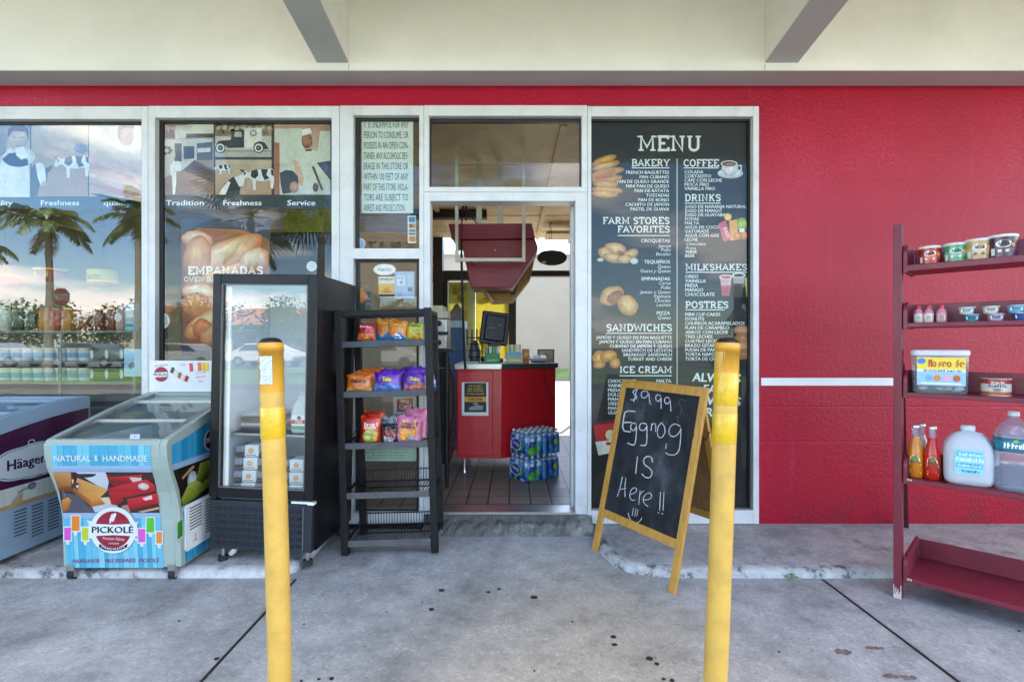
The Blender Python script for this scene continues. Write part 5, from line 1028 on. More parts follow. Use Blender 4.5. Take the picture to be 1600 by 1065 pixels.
# ================================================================ DRINKS COOLER
FR = (-1.69, -.585, .045); FROT = (0, .02, R(-4.36))
fr = thing('display_cooler', 'tall black glass door drinks cooler on castors', 'cooler', FR, FROT)
BLKM = paint('black_enamel', (0.006, 0.006, 0.007), 0.32, 0.2, 4, spec=.3, bmp=0.06, bscale=120, dirt=0.06)
m = MB(BLKM); Wd, Dp, Hh = .595, .555, 1.61
m.box(0, .03, .052, Dp, .078, Hh, .004); m.box(Wd - .03, Wd, .052, Dp, .078, Hh, .004); m.box(.03, Wd - .03, .052, Dp, Hh - .03, Hh); m.box(.03, Wd - .03, Dp - .03, Dp, .078, Hh - .03); m.box(.03, Wd - .03, .052, Dp - .03, .078, .34)
m.build('cabinet', fr)
m = MB(LINER); m.box(.03, .042, .06, Dp - .03, .352, Hh - .03); m.box(Wd - .042, Wd - .03, .06, Dp - .03, .352, Hh - .03); m.box(.042, Wd - .042, Dp - .042, Dp - .03, .352, Hh - .03); m.box(.03, Wd - .03, .06, Dp - .03, .34, .352); m.box(.042, Wd - .042, .06, Dp - .042, Hh - .042, Hh - .03)
m.build('liner', fr)
m = MB(BLKM); z0, z1 = .365, 1.606
m.box(-.004, .048, 0, .05, z0, z1, .006); m.box(Wd - .052, Wd + .004, 0, .05, z0, z1, .006); m.box(.048, Wd - .052, 0.0015, .05, z1 - .055, z1, .003); m.box(.048, Wd - .052, 0.0015, .05, z0, z0 + .055, .003)
dr = m.build('door', fr)
g = MB(FGLASS); g.fix = False; g.poly([(.046, .018, z0 + .05), (Wd - .05, .018, z0 + .05), (Wd - .05, .018, z1 - .05), (.046, .018, z1 - .05)]); g.build('pane', dr)
m = MB(paint('grey_trim', (0.12, 0.125, 0.12), 0.3)); m.box(.048, .053, .004, .017, z0 + .055, z1 - .055); m.box(Wd - .057, Wd - .052, .004, .017, z0 + .055, z1 - .055); m.box(.053, Wd - .057, .004, .017, z1 - .06, z1 - .055); m.box(.053, Wd - .057, .004, .017, z0 + .055, z0 + .06); m.build('gasket', dr)
m = MB(WHITE); m.box(Wd - .12, Wd - .02, -.004, .03, .352, .362); m.box(Wd - .03, Wd + .006, .0, .03, .345, .36); m.build('hinge', fr)
SLATE = paint('slate_grille', (0.022, 0.026, 0.034), 0.45, 0.12, 8, spec=.3)
m = MB(SLATE); m.box(0, Wd - .01, .012, .05, .078, .348, .003)
for k in range(6):
    z = .30 - k * .038
    m.m(DARKPL).box(.03, Wd - .07, .010, .0125, z - .006, z + .004); m.m(SLATE).box(.03, Wd - .07, .002, .012, z + .004, z + .010)
    for j in range(14): m.box(.035 + j * .035, .05 + j * .035, .004, .0125, z - .004, z + .003)
m.m(paint('grey_trim', '#333')).box(Wd - .06, Wd - .055, .008, .0125, .09, .33)
m.build('grille', fr)
m = MB(MET); m.box(.05, Wd - .05, .10, .45, .70, .705)
for k in range(26): m.box(.05 + k * .0195, .052 + k * .0195, .08, .47, .706, .709)
m.box(.05, Wd - .05, .078, .082, .70, .712); m.build('wire_shelf', fr)
glow, t_, p_ = nodes('liner_glow'); p_.inputs['Emission Color'].default_value = (.9, .95, 1, 1); p_.inputs['Emission Strength'].default_value = .05; p_.inputs['Base Color'].default_value = (.9, .9, .9, 1)
m = MB(glow); m.box(.046, .060, .064, .082, .40, 1.54, .004); m.build('glow_strip', fr)  # strip given a faint glow of its own to look like lit liner
for x, y, n in ((.055, .05, 'foot'), (Wd - .045, .05, 'foot'), (.05, .5, 'foot'), (Wd - .05, .5, 'foot')):
    m = MB(MET); m.tube([(x, y, .025), (x, y, .08)], .010, 8); o = m.build(n, fr)
    m = MB(RUBBER); m.tube([(x, y, -.002), (x, y, .026)], .026, 14); m.build('pad', o)
m = MB(paint('dead_white', (0.6, 0.6, 0.58), 0.6)); m.tube([(.09, .07, .03), (.11, .065, .05), (.115, .07, .065)], .016, 8); m.build('castor', fr)
FM = RM[fr.name]
def inside(x, y, z): return FM @ Vector((x, y, z))
# contents
def pack(label, p):
    r = thing('pastry_pack', label, 'food pack', p, (0, 0, R(-4.4)), 'clear food packs stacked in the cooler')
    m = MB(PLAST); m.col('#6b4632'); m.box(-.1, .1, -.05, .05, .0, .022, .006); m.build('tray', r)
    m = MB(GLOSS); m.col('#8d98a6'); m.box(-.1, -.045, -.052, .052, .023, .068, .012); m.box(.042, .1, -.052, .052, .023, .068, .012)
    for k in range(3): m.col('#aab3c0'); m.box(-.092 + .016 * k, -.086 + .016 * k, -.0535, .0535, .03, .06, .002); m.box(.05 + .016 * k, .056 + .016 * k, -.0535, .0535, .03, .06, .002)
    m.build('lid', r)
    m = MB(PRINT); m.col('#e9e6df'); m.box(-.044, .041, -.056, .056, -.001 + .002, .071, .008); m.col('#e08a3c'); a = uv_art(m, (-.002, -.056, .036), (1, 0, 0), (0, 0, 1)); a.ell(0, .002, .016, .014, '#e79a4c', 1, n=12); a.ell(0, .003, .009, .007, '#f3c28a', 2, n=10); a.rect(-.03, -.024, .03, -.019, '#8a8f98', 1); m.build('band', r)
    return r
base = pack('lowest clear food pack in the left stack in the cooler', inside(.165, .15, .353))
for k in (1, 2, 3): dup(base, ['', 'second food pack up in the left stack in the cooler', 'third food pack up in the left stack in the cooler', 'topmost food pack in the left stack, fourth layer in the cooler'][k], inside(.165 + .006 * k, .15, .353 + .073 * k))
for k in (0, 1, 2): dup(base, ['lowest food pack in the right stack behind the yellow post', 'middle food pack in the right stack in the cooler', 'topmost food pack in the shorter right stack in the cooler'][k], inside(.452, .15, .353 + .073 * k))
mj = thing('milk_jug', 'white milk jug with red and green label on the cooler shelf', 'milk jug', inside(.44, .2, .71), (0, 0, R(-4)))
m = MB(PLAST); m.lathe([(.055, 0, '#e9ece4'), (.06, .01), (.06, .12), (.05, .16), (.025, .2), (.02, .21)], sq=4); m.build('bottle', mj)
m = MB(PLAST); m.lathe([(.023, .211, '#d8dccb'), (.023, .235), (.018, .238)]); m.build('cap', mj)
m = MB(PRINT); a = uv_art(m, (0, -.0615, .055), (1, 0, 0), (0, 0, 1)); a.rect(-.045, -.04, .045, .05, '#f1f1ee', 0); a.rect(-.045, .0, .045, .022, '#c7232d', 1); a.rect(-.045, -.035, .045, -.012, '#3d9a6b', 1); a.ell(0, .035, .012, .011, '#2b2e38', 2, n=14); a.txt('MILK', 0, .004, .014, '#f6f4f0', 2, 'c', .03); m.build('label', mj)
for k in range(2):
    tr = thing('food_tray', ['lower dark food tray on the cooler shelf', 'upper dark food tray on the cooler shelf'][k], 'tray', inside(.2, .22, .71 + .058 * k), (0, 0, R(-4)), 'dark trays on the cooler shelf')
    m = MB(PLAST); m.col('#20242a'); m.prism([(-.12, .028), (-.105, 0), (.105, 0), (.12, .028)], 'y', -.08, .08, .003); m.build('base', tr); m = MB(GLOSS); m.col('#b9c0c2'); m.box(-.118, .118, -.078, .078, .03, .052, .01); m.build('lid', tr)
# ================================================================ SNACK RACK
SR = (-.985, -.40, .015); SROT = (0, -.030, 0)
sr = thing('snack_rack', 'black metal rack of wire shelves with snack bags, beside the shop door', 'rack', SR, SROT)
RK = paint('black_steel', (0.010, 0.010, 0.011), 0.5, 0.2, 8, spec=.25, dirt=0.12)
RW, RD = .53, .30
for x, y in ((0, 0), (RW, 0), (0.02, RD), (RW - .01, RD)):
    m = MB(RK); m.box(x - .021, x + .021, y - .018, y + .018, 0, 1.445 if y == 0 else 1.435, .003); m.build('upright', sr)
m = MB(RK); m.box(.022, RW - .022, -.012, .012, 1.41, 1.44, .002); m.box(.042, RW - .032, RD - .012, RD + .012, 1.41, 1.43, .002); m.box(-.01, .012, .02, RD - .02, 1.41, 1.435); m.box(RW - .012, RW + .01, .02, RD - .02, 1.41, 1.435); m.build('top_rail', sr)
SHZ = [1.246, .951, .648, .356, .075]
RKG = paint('rack_rail_grey', (0.05, 0.05, 0.053), 0.38, 0.3, 14)
for i, z in enumerate(SHZ):
    m = MB(RKG); m.prism([(-.022, z - .022), (-.012, z - .024), (-.004, z + .010), (-.014, z + .012)], 'x', .022, RW - .022)
    m.m(RK); m.box(.022, RW - .022, -.003, .012, z - .004, z + .004); m.box(.04, RW - .03, RD - .02, RD - .008, z - .004, z + .004); m.box(-.006, .006, .018, RD - .018, z - .006, z + .006); m.box(RW - .006, RW + .006, .018, RD - .018, z - .006, z + .006); m.box(.022, RW - .022, RD / 2 - .004, RD / 2 + .004, z - .007, z - .001)
    nw = 27
    for k in range(nw): x = .035 + (RW - .07) * k / (nw - 1); m.box(x - .0017, x + .0017, .0, RD - .012, z + .001, z + .005)
    if i >= 2:
        for k in range(nw): x = .035 + (RW - .07) * k / (nw - 1); m.box(x - .0015, x + .0015, RD - .016, RD - .012, z + .005, z + .075)
        m.box(.03, RW - .03, RD - .017, RD - .011, z + .072, z + .078)
        for x in (.028, RW - .028): m.tube([(x, .0, z + .005), (x, RD * .5, z + .05), (x, RD - .015, z + .075)], .002, 5)
    m.build('wire_shelf', sr)
SM = RM[sr.name]
def bag(label, px, py, d, w_, h_, t_, art, tilt=-.16, rz=0, roll=0, seed=0):
    """a filled film bag: pillow with crimped ends; art(u,v)->colour, then strokes and lettering wrapped on the front"""
    cols, draw = art; p = at(px, py, d)
    o = thing('snack_bag', label, 'snack bag', p, (tilt, roll, rz), 'snack bags on the black rack')
    N = 26; m = MB(FILM); m.fix = False; m.sm = True
    def surf(u, v, s=1):   # u,v in -1..1
        T = max(0, (1 - abs(u) ** 3.0)) ** .7 * max(0, (1 - abs(v) ** 3.5)) ** .65
        wr = .30 * noise.noise((u * 2.2 + seed, v * 2.2, seed * 1.7)) * (.5 + abs(v)) + .20 * abs(noise.noise((u * 5 + seed, v * 5 - seed, 3.3))) + .06 * math.sin(u * 14 + seed) * max(0, abs(v) - .6)
        pin = 1 - .07 * (1 - v * v) * 0 - .05 * max(0, (1 - abs(v) ** 2)) * (abs(u) > .0)
        return Vector((u * w_ / 2 * pin, -s * (t_ / 2 * T * (1 + wr)), h_ / 2 + v * h_ / 2 + .006 * math.sin(u * 9 + seed) * (v > .95)))
    def pick(u, v):
        c = cols(u, v)
        if abs(v) > .93: c = tuple(x * .8 + .05 for x in c)
        return c
    F = [[m.v(surf(-1 + 2 * i / N, -1 + 2 * j / N, 1)) for i in range(N + 1)] for j in range(N + 1)]
    B = [[m.v(surf(-1 + 2 * i / N, -1 + 2 * j / N, -1) + Vector((0, .001, 0))) for i in range(N + 1)] for j in range(N + 1)]
    for j in range(N):
        for i in range(N):
            uv = [(-1 + 2 * a / N, -1 + 2 * b / N) for a, b in ((i, j), (i + 1, j), (i + 1, j + 1), (i, j + 1))]
            m.f([F[j][i], F[j][i + 1], F[j + 1][i + 1], F[j + 1][i]], [pick(*q) for q in uv]); m.f([B[j][i], B[j + 1][i], B[j + 1][i + 1], B[j][i + 1]], [pick(*q) for q in (uv[0], uv[3], uv[2], uv[1])])
    m.build('pouch', o)
    m = MB(PRINT); a = Art(m, lambda x, y, L: surf(x, y) + Vector((0, -.0022 - L * .0006, 0)), -1); draw(a); m.build('print', o)
    return o
def hx(*c): return [H(x) for x in c]
def mixw(c, k): return tuple(c[0][i] * (1 - k) + c[1][i] * k for i in range(3))
RD_ = hx('#a3121a', '#d8252a', '#f08a3a'); OR_ = hx('#f07a14', '#f7a23c', '#2f8fd0'); YL = hx('#d8d21e', '#8fae1c', '#e0782a'); PU = hx('#5a1c9c', '#7c33c4', '#4fa3dd'); GM = hx('#d9201c', '#f0541e', '#f0c832'); PK = hx('#ee6f98', '#f29ab8', '#f2b53c'); BK = hx('#17171c', '#30323a', '#c7362c'); OG = hx('#ea6a1a', '#f08a2e', '#f6c06a')
def doritos(u, v): return mixw((RD_[0], RD_[1]), min(1, max(0, .5 + .5 * math.sin(3 * u + 2 * v)))) if v > -.45 + .25 * abs(u) else mixw((RD_[1], RD_[2]), .6 + .4 * math.sin(7 * u))
def cheetos(u, v): return mixw((OR_[0], OR_[1]), max(0, .5 + .5 * math.sin(4 * u - 2 * v))) if v > -.5 + .22 * math.sin(5 * u) else OR_[2]
def funy(u, v): return mixw((YL[0], YL[1]), .3 + .3 * math.sin(5 * u + v)) if v > -.3 or abs(u) > .7 else mixw((YL[0], YL[2]), .5 + .5 * math.sin(9 * u + 5 * v))
def takis(u, v): return mixw((PU[0], PU[1]), .5 + .5 * math.sin(3 * u + 2 * v)) if v > -.35 + .2 * math.sin(6 * u) else mixw((PU[2], PU[1]), .3 + .3 * math.sin(8 * u))
def takis2(u, v): return mixw((PU[0], PU[1]), .5 + .5 * math.sin(3 * u + 2 * v)) if v > -.3 + .3 * math.sin(4 * u) else mixw((H('#e08a3a'), PU[1]), .4 + .4 * math.sin(8 * u))
def gummy(u, v): return mixw((GM[0], GM[1]), .4 + .4 * math.sin(3 * u - v)) if (u * u / .5 + (v + .5) ** 2 / .25) > 1 else mixw((GM[2], H('#b9c95a')), .5 + .5 * math.sin(5 * u))
def pinkb(u, v): return mixw((PK[0], PK[1]), .5 + .5 * math.sin(4 * u + 3 * v)) if (u * u / .55 + (v + .15) ** 2 / .35) > 1 else mixw((PK[2], H('#e8672a')), .5 + .5 * math.sin(6 * u + 4 * v))
def blackb(u, v): return mixw((BK[0], BK[1]), .5 + .5 * math.sin(8 * u + 3 * v)) if (u * u / .5 + (v + .1) ** 2 / .3) > 1 else mixw((BK[2], BK[1]), .5 + .5 * math.sin(9 * u + 7 * v))
def orng(u, v): return mixw((OG[0], OG[1]), .5 + .5 * math.sin(3 * u + 4 * v)) if v > -.55 else mixw((OG[1], OG[2]), .6)
def T(t, c, y=.25, h=.3, w=1.4, sh='#1a1a1a', rot=4, bold=.04):
    def f(a): a.txt(t, .02, y - .03, h, sh, 1, 'c', bold + .02, fit=w * 1.03, rot=-rot); a.txt(t, 0, y, h, c, 3, 'c', bold, fit=w, rot=-rot)
    return f
def squig(c, y=.2, n=3, w=.11):
    def f(a):
        for k in range(n): a.scrib(-.6, .12 * (11 - k), y - .22 * k, 2 * .1 + w, c, 1 + k)
    return f
d0 = 3.11
bag('red tortilla chip bag at the left end of the top rack shelf', 572.5, 531, d0, .112, .105, .05, (doritos, lambda a: (a.poly([(-.75, .28), (.8, .42), (.75, .72), (-.7, .56)], '#16161a', 1), T('Doritos', '#f3f3f3', .36, .24, 1.3, '#8a1016')(a), a.poly([(-.5, -.9), (0, -.3), (.45, -.9)], '#f2a03c', 1), a.poly([(.2, -.85), (.5, -.25), (.85, -.8)], '#e07a2a', 2))), seed=1)
bag('rear orange puff bag on the top rack shelf', 603, 531, d0 + .07, .13, .135, .05, (cheetos, T('Cheetos', '#f6d23c', .35, .3, 1.3)), rz=.05, seed=2)
bag('front orange puff bag with blue base on the top rack shelf', 621, 531, d0, .125, .12, .055, (cheetos, lambda a: (T('Cheetos', '#f6d23c', .35, .3, 1.4)(a), a.poly([(-.2, -.9), (-.1, -.4), (.3, -.5), (.5, -.9)], '#f0f0ee', 1))), rz=-.1, seed=3)
bag('yellow onion ring bag at the right end of the top rack shelf', 648, 531, d0, .105, .105, .05, (funy, lambda a: (a.poly([(-.9, .45), (.9, .6), (.9, .9), (-.9, .8)], '#3f7a2a', 1), T('Funyuns', '#2a5a1c', .52, .24, 1.5, '#e8e23a')(a))), seed=4)
d1 = 3.10
for i, (px, py, dd, rz, lb) in enumerate([(561, 611, 0, .08, 'orange candy bag, front one of the row of three on the second rack shelf'), (572, 611, .075, .05, 'orange candy bag, middle one of the row of three on the second rack shelf'), (582, 611, .14, .0, 'orange candy bag, rear one of the row of three on the second rack shelf')]):
    bag(lb, px, py, d1 + dd, .155, .105 + .022 * i, .045, (orng, squig('#3a1a0c', .3, 2)), rz=rz, seed=6 + i)
bag('purple rolled chip bag in the middle of the second rack shelf', 605.5, 611, d1 - .02, .165, .118, .055, (takis, T('Takis', '#f3d93a', -.02, .42, .72, '#2a2a10')), seed=10)
bag('purple chip bag with orange chips on the right of the second rack shelf', 649, 611, d1 - .01, .145, .115, .055, (takis2, lambda a: (T('Takis', '#f3d93a', .05, .36, .9, '#2a2a10')(a), [a.blob(-.3 + .3 * k, -.6 + .1 * (k % 2), .22, .16, '#f2a04a', '#c9611c', 1, 20 * k) for k in range(3)])), rz=.05, seed=11)
bag('purple chip bag standing behind at the right of the second rack shelf', 650, 611, d1 + .08, .16, .155, .05, (takis, T('Takis', '#f3d93a', .1, .36, .9, '#2a2a10')), rz=-.05, seed=12)
bag('purple chip bag standing behind the middle of the second rack shelf', 612, 611, d1 + .09, .15, .14, .05, (takis, T('Takis', '#f3d93a', .1, .36, .9, '#2a2a10')), seed=13)
bag('blue chip bag poking out at the right side of the second rack shelf', 676, 611, d1 + .1, .06, .11, .04, (lambda u, v: H('#4a86c8') if v < .3 else H('#8d5cc8'), squig('#e8e8f0', .2, 2)), rz=1.0, seed=14)
d2 = 3.10
bag('red gummy bag with fruit picture at the left of the third rack shelf', 579, 692, d2, .125, .165, .05, (gummy, lambda a: (squig('#f6e6c8', .35, 2, .1)(a), a.blob(-.2, -.55, .45, .28, '#c6d27a', '#7f9a3a', 2), a.blob(.45, -.62, .25, .26, '#f2cf4a', '#d9962a', 3))), rz=.06, seed=15)
bag('taller red gummy bag behind at the left of the third rack shelf', 583, 692, d2 + .09, .13, .20, .05, (gummy, squig('#f6e6c8', .4, 2, .1)), seed=16)
bag('dark candy bag with red pieces in the middle of the third rack shelf', 609, 692, d2 - .02, .105, .115, .05, (blackb, squig('#e9e4dc', -.45, 3, .09)), rz=-.05, seed=17)
bag('silver topped candy bag behind the dark one on the third rack shelf', 607, 692, d2 + .08, .13, .165, .05, (lambda u, v: H('#4a4c52') if v < .5 else H('#c9c9cc'), squig('#1a1a1c', .7, 1)), seed=18)
bag('pink candy bag with yellow patch on the right of the third rack shelf', 637, 692, d2 - .01, .165, .165, .055, (pinkb, lambda a: (a.poly([(-.55, .3), (.5, .45), (.55, .72), (-.5, .6)], '#e9c63a', 1), squig('#7a2a4a', .42, 2, .08)(a), a.poly([(-.6, -.2), (.5, -.05), (.5, -.5), (-.55, -.6)], '#f2a23a', 1), a.blob(.3, -.6, .2, .14, '#7ac0d8', '#4a9ac0', 3), a.blob(-.3, -.65, .2, .14, '#f2d23a', '#e07a2a', 3))), roll=.08, seed=19)
bag('taller pink candy bag behind at the right of the third rack shelf', 648, 692, d2 + .09, .15, .215, .05, (pinkb, squig('#8a3aa0', .4, 2)), rz=-.1, seed=20)
bag('pink candy bag leaning out at the right side of the third rack shelf', 675, 692, d2 + .12, .07, .2, .04, (pinkb, squig('#8a3aa0', .4, 2)), rz=1.1, seed=21)
# ================================================================ YELLOW POSTS
YEL = paint('yellow_plastic', (.60, .36, .065), 0.45, 0.10, 9, coat=0.1, dirt=0.28)
YELO = paint('orange_yellow_plastic', (.62, .30, .02), 0.42, 0.05, 5, coat=0.15)
TAPE = paint('yellow_tape', (.66, .40, .006), 0.3, 0.06, 30, coat=0.4, bmp=0.25, bscale=90)
def mat_refl():
    m, t, p = nodes('silver_reflector'); g = t.nodes.new('ShaderNodeNewGeometry'); v = t.nodes.new('ShaderNodeTexVoronoi'); v.inputs['Scale'].default_value = 190; t.links.new(g.outputs['Position'], v.inputs['Vector'])
    t.links.new(ramp(t, v.outputs['Distance'], [(0.1, (0.78, 0.82, 0.84)), (0.6, (0.42, 0.48, 0.52))]), p.inputs['Base Color']); p.inputs['Metallic'].default_value = .4; p.inputs['Roughness'].default_value = .3; bump(t, p, v.outputs['Distance'], .5, .003); return m
REFL = mat_refl()
def post(label, X, roll, right):
    o = thing('delineator_post', label, 'post', (X, 1.70 - 3.43, 0), (0, roll, 0), 'yellow delineator posts in front of the door'); r = .0375; h = 1.262
    m = MB(YEL); z = [.02, .3, .6, .85, 1.02, 1.055, 1.14, 1.2, h - .03]
    m.tube([(.0025 * math.sin(3 * q), 0, q) for q in z], [r, r, r, r, r, r, r, r, r], 32, False); m.build('sleeve', o)
    m = MB(YELO); m.lathe([(r + .0008, h - .165 if not right else h - .1), (r + .0008, h - .03), (r + .002, h - .03), (r + .002, h - .002), (r - .004, h)], n=32); m.build('upper_sleeve', o)
    m = MB(TAPE); m.lathe([(r + .0012, h - .315 if not right else h - .33), (r + .0016, h - .314 if not right else h - .329), (r + .0016, h - .215 if not right else h - .235), (r + .0012, h - .214 if not right else h - .234)], n=32); 
    if right: m.lathe([(r + .0012, h - .205), (r + .0016, h - .204), (r + .0016, h - .101), (r + .001, h - .1)], n=32)
    m.build('tape_band', o)
    m = MB(DARKPL); m.lathe([(r - .001, h - .002), (r - .002, h + .004), (.026, h + .012), (.012, h + .0155), (.0, h + .016)], n=28); m.build('cap', o)
    m = MB(YELO); m.lathe([(.11, 0), (.11, .018), (.05, .03), (.04, .06)], n=28); m.build('base', o)
    if not right:
        m = MB(REFL); m.sm = True; n = 10; N = 14; a0, a1 = R(-130), R(-62)
        rows = []
        for j in range(N + 1):
            zz_ = h - .045 - .092 * j / N; jag = R(16) * max(0, noise.noise((j * .9, 2, 1)) + .4) * (1 if 1 < j < N - 1 else .3)
            rows.append([m.v(((r + .0022) * math.cos(a0 + jag + (a1 - a0 - jag) * i / n), (r + .0022) * math.sin(a0 + jag + (a1 - a0 - jag) * i / n), zz_)) for i in range(n + 1)])
        for A_, B_ in zip(rows, rows[1:]):
            for i in range(n): m.f([A_[i], A_[i + 1], B_[i + 1], B_[i]])
        m.build('reflector', o)
    return o
post('yellow delineator post with a torn silver reflector, in front of the cooler', -.768, -.026, False)
post('yellow delineator post without a reflector, in front of the chalkboard', .669, .037, True)

# ================================================================ CHALKBOARD
cb = thing('chalkboard_sign', 'folding yellow wood chalkboard advertising eggnog in chalk', 'chalkboard', (.9, -.45, 0))
WOOD = None
def mat_wood(name, c1, c2, rough=.45, coat=.2):
    m, t, p = nodes(name); g = t.nodes.new('ShaderNodeNewGeometry'); mp = t.nodes.new('ShaderNodeMapping'); mp.inputs['Scale'].default_value = (30, 30, 3); t.links.new(g.outputs['Position'], mp.inputs['Vector'])
    n = nz_node(t, 1.6, 6, .6, mp.outputs[0]); t.links.new(ramp(t, n.outputs['Fac'], [(.35, c1), (.65, c2)]), p.inputs['Base Color']); p.inputs['Roughness'].default_value = rough; p.inputs['Coat Weight'].default_value = coat; bump(t, p, n.outputs['Fac'], .1, .004); return m
WOOD = mat_wood('yellow_pine', (.42, .20, .024), (.55, .29, .05)); HARD = mat_wood('hardboard', (.20, .10, .028), (.26, .14, .04), .6, 0)
def mat_chalkb():
    m, t, p = nodes('chalkboard'); n = nz_node(t, 4.5, 7, .65); g = t.nodes.new('ShaderNodeNewGeometry'); mp = t.nodes.new('ShaderNodeMapping'); mp.inputs['Scale'].default_value = (9, 9, 2.2); t.links.new(g.outputs['Position'], mp.inputs['Vector']); n2 = nz_node(t, 1.5, 6, .6, mp.outputs[0])
    c = ramp(t, n.outputs['Fac'], [(.38, (.010, .011, .013)), (.58, (.026, .029, .034)), (.75, (.075, .082, .092))]); c = mixc(t, .5, c, ramp(t, n2.outputs['Fac'], [(.35, .5), (.65, 1.6)]), 'MULTIPLY')
    t.links.new(c, p.inputs['Base Color']); p.inputs['Roughness'].default_value = .6; p.inputs['Specular IOR Level'].default_value = .2; return m
CHB = mat_chalkb(); CHALKD = paint('chalk_smear', (.085, .09, .10), .9, .5, 60); CHALK = paint('chalk', (.5, .52, .54), .9, .35, 60)
def easel(FLt, FRt, TLt, TRt, front):
    FLt, FRt, TLt, TRt = map(Vector, (FLt, FRt, TLt, TRt)); u = (FRt - FLt).normalized(); v = (TLt - FLt); Lh = v.length; v = (v - u * v.dot(u)).normalized(); n = u.cross(v); W_ = (FRt - FLt).length
    Mx = Matrix(((u.x, -n.x, v.x, FLt.x), (u.y, -n.y, v.y, FLt.y), (u.z, -n.z, v.z, FLt.z), (0, 0, 0, 1)))
    t0 = 0
    for x in (0, W_ - .04):
        m = MB(WOOD); m.M = Mx; m.box(x, x + .04, t0, .02, 0, Lh, .002); m.build('leg', cb, cb)
    for nm, z0_, z1_ in (('top_rail', Lh - .05, Lh - .001), ('bottom_rail', .215, .262)):
        m = MB(WOOD); m.M = Mx; m.box(.04, W_ - .04, .001, .019, z0_, z1_, .0015); m.build(nm, cb, cb)
    m = MB(CHB if front else HARD); m.M = Mx; m.box(.04, W_ - .04, .009, .014, .262, Lh - .05); m.build('board' if front else 'back_board', cb, cb)
    return Mx, n, u, v
Mx, nf, uf, vf = easel((.480, -.33, .013), (.813, -.859, 0), (.679, -.205, 1.044), (1.012, -.734, 1.040), True)
easel((1.262, -.50, .046), (.955, -.055, .059), (1.037, -.715, 1.03), (.73, -.27, 1.043), False)
m = MB(DARKPL); m.tube([Mx @ Vector((.585, -.003, .80)), Mx @ Vector((.62, .06, .79)), Vector((1.108, -.588, .80))], .005, 6); m.build('hinge_strap', cb, cb)
m = MB(CHALK); P0 = Mx @ Vector((.3, .009, .6)); a = ray_art(m, P0, nf, (940, 580, 4.26))
# strokes read off the board as it stands
def ck(pts, w=6, c=(.62, .64, .66), L=1):
    q = []
    for i, p in enumerate(pts):
        if i and i < len(pts) - 1: q += [((pts[i - 1][0] + 3 * p[0]) / 4, (pts[i - 1][1] + 3 * p[1]) / 4), ((pts[i + 1][0] + 3 * p[0]) / 4, (pts[i + 1][1] + 3 * p[1]) / 4)]
        else: q.append(p)
    CKN[0] += .12; a.stroke(q, w, c, L + CKN[0])
CKN = [0]
ck([(243, 122), (225, 120), (208, 135), (215, 150), (232, 160), (234, 178), (215, 190), (192, 188)]); ck([(240, 98), (214, 204)], 6)
ck([(312, 140), (292, 128), (268, 135), (262, 160), (275, 178), (300, 172), (315, 140), (318, 175), (322, 215)]); a.ell(328, 218, 4, 4, (.6, .62, .64), 1, n=8)
ck([(395, 165), (378, 152), (360, 165), (362, 190), (380, 202), (393, 185), (396, 168), (397, 205), (397, 248)]); ck([(455, 185), (438, 168), (420, 180), (420, 205), (436, 218), (452, 205), (456, 188), (460, 225), (462, 265)])
ck([(225, 266), (160, 262), (148, 300), (138, 395), (195, 402)], 8); ck([(142, 340), (200, 338)], 8)
ck([(232, 350), (210, 340), (193, 360), (196, 388), (215, 395), (230, 375), (233, 352), (232, 430), (222, 490), (200, 488), (172, 475)], 7)
ck([(300, 350), (268, 340), (250, 365), (258, 392), (285, 392), (300, 372), (303, 350), (303, 440), (298, 495), (258, 490)], 7)
ck([(335, 345), (330, 395)], 6); ck([(332, 365), (345, 345), (360, 348), (362, 375), (360, 402)], 6); ck([(400, 340), (378, 365), (370, 405), (380, 440), (405, 440), (425, 405), (420, 365), (400, 342)], 6)
ck([(525, 365), (490, 345), (458, 365), (446, 405), (465, 435), (500, 430), (525, 395), (530, 370), (527, 450), (518, 530), (490, 556), (450, 555), (426, 540)], 6); ck([(432, 480), (428, 515)], 5)
ck([(240, 565), (228, 680)], 7); ck([(340, 605), (335, 570), (305, 562), (278, 585), (285, 620), (325, 645), (340, 675), (325, 708), (290, 705), (270, 680)], 7)
ck([(140, 700), (128, 760), (106, 832)], 5); ck([(163, 708), (155, 770), (158, 835)], 5); ck([(125, 785), (165, 775)], 5)
ck([(188, 820), (225, 808), (238, 785), (222, 770), (198, 785), (186, 825), (200, 858), (225, 855)], 5); ck([(258, 790), (252, 850), (250, 885)], 5); ck([(254, 825), (270, 800), (285, 795)], 5); ck([(282, 855), (325, 850), (338, 825), (320, 805), (295, 815), (276, 845), (285, 880), (312, 898)], 5)
ck([(394, 800), (388, 925)], 5); ck([(417, 802), (411, 925)], 5); a.ell(378, 940, 5, 4, (.6, .62, .64), 1, n=8); a.ell(405, 945, 5, 4, (.6, .62, .64), 1, n=8)
ck([(178, 940), (190, 985), (225, 1008), (255, 1000), (270, 972)], 4.5); ck([(215, 905), (205, 960)], 4); ck([(232, 912), (222, 965)], 4); ck([(245, 918), (236, 965)], 4)
for pts in [[(560, 200), (530, 180), (512, 205), (540, 250), (520, 290)], [(495, 310), (512, 292), (515, 312), (500, 330), (520, 332)], [(285, 225), (275, 285)], [(262, 255), (310, 262)], [(420, 320), (410, 350)], [(438, 325), (430, 355)]]: m.m(CHALKD); ck(pts, 4, (.10, .11, .12), .5)
m.build('lettering', cb, cb)

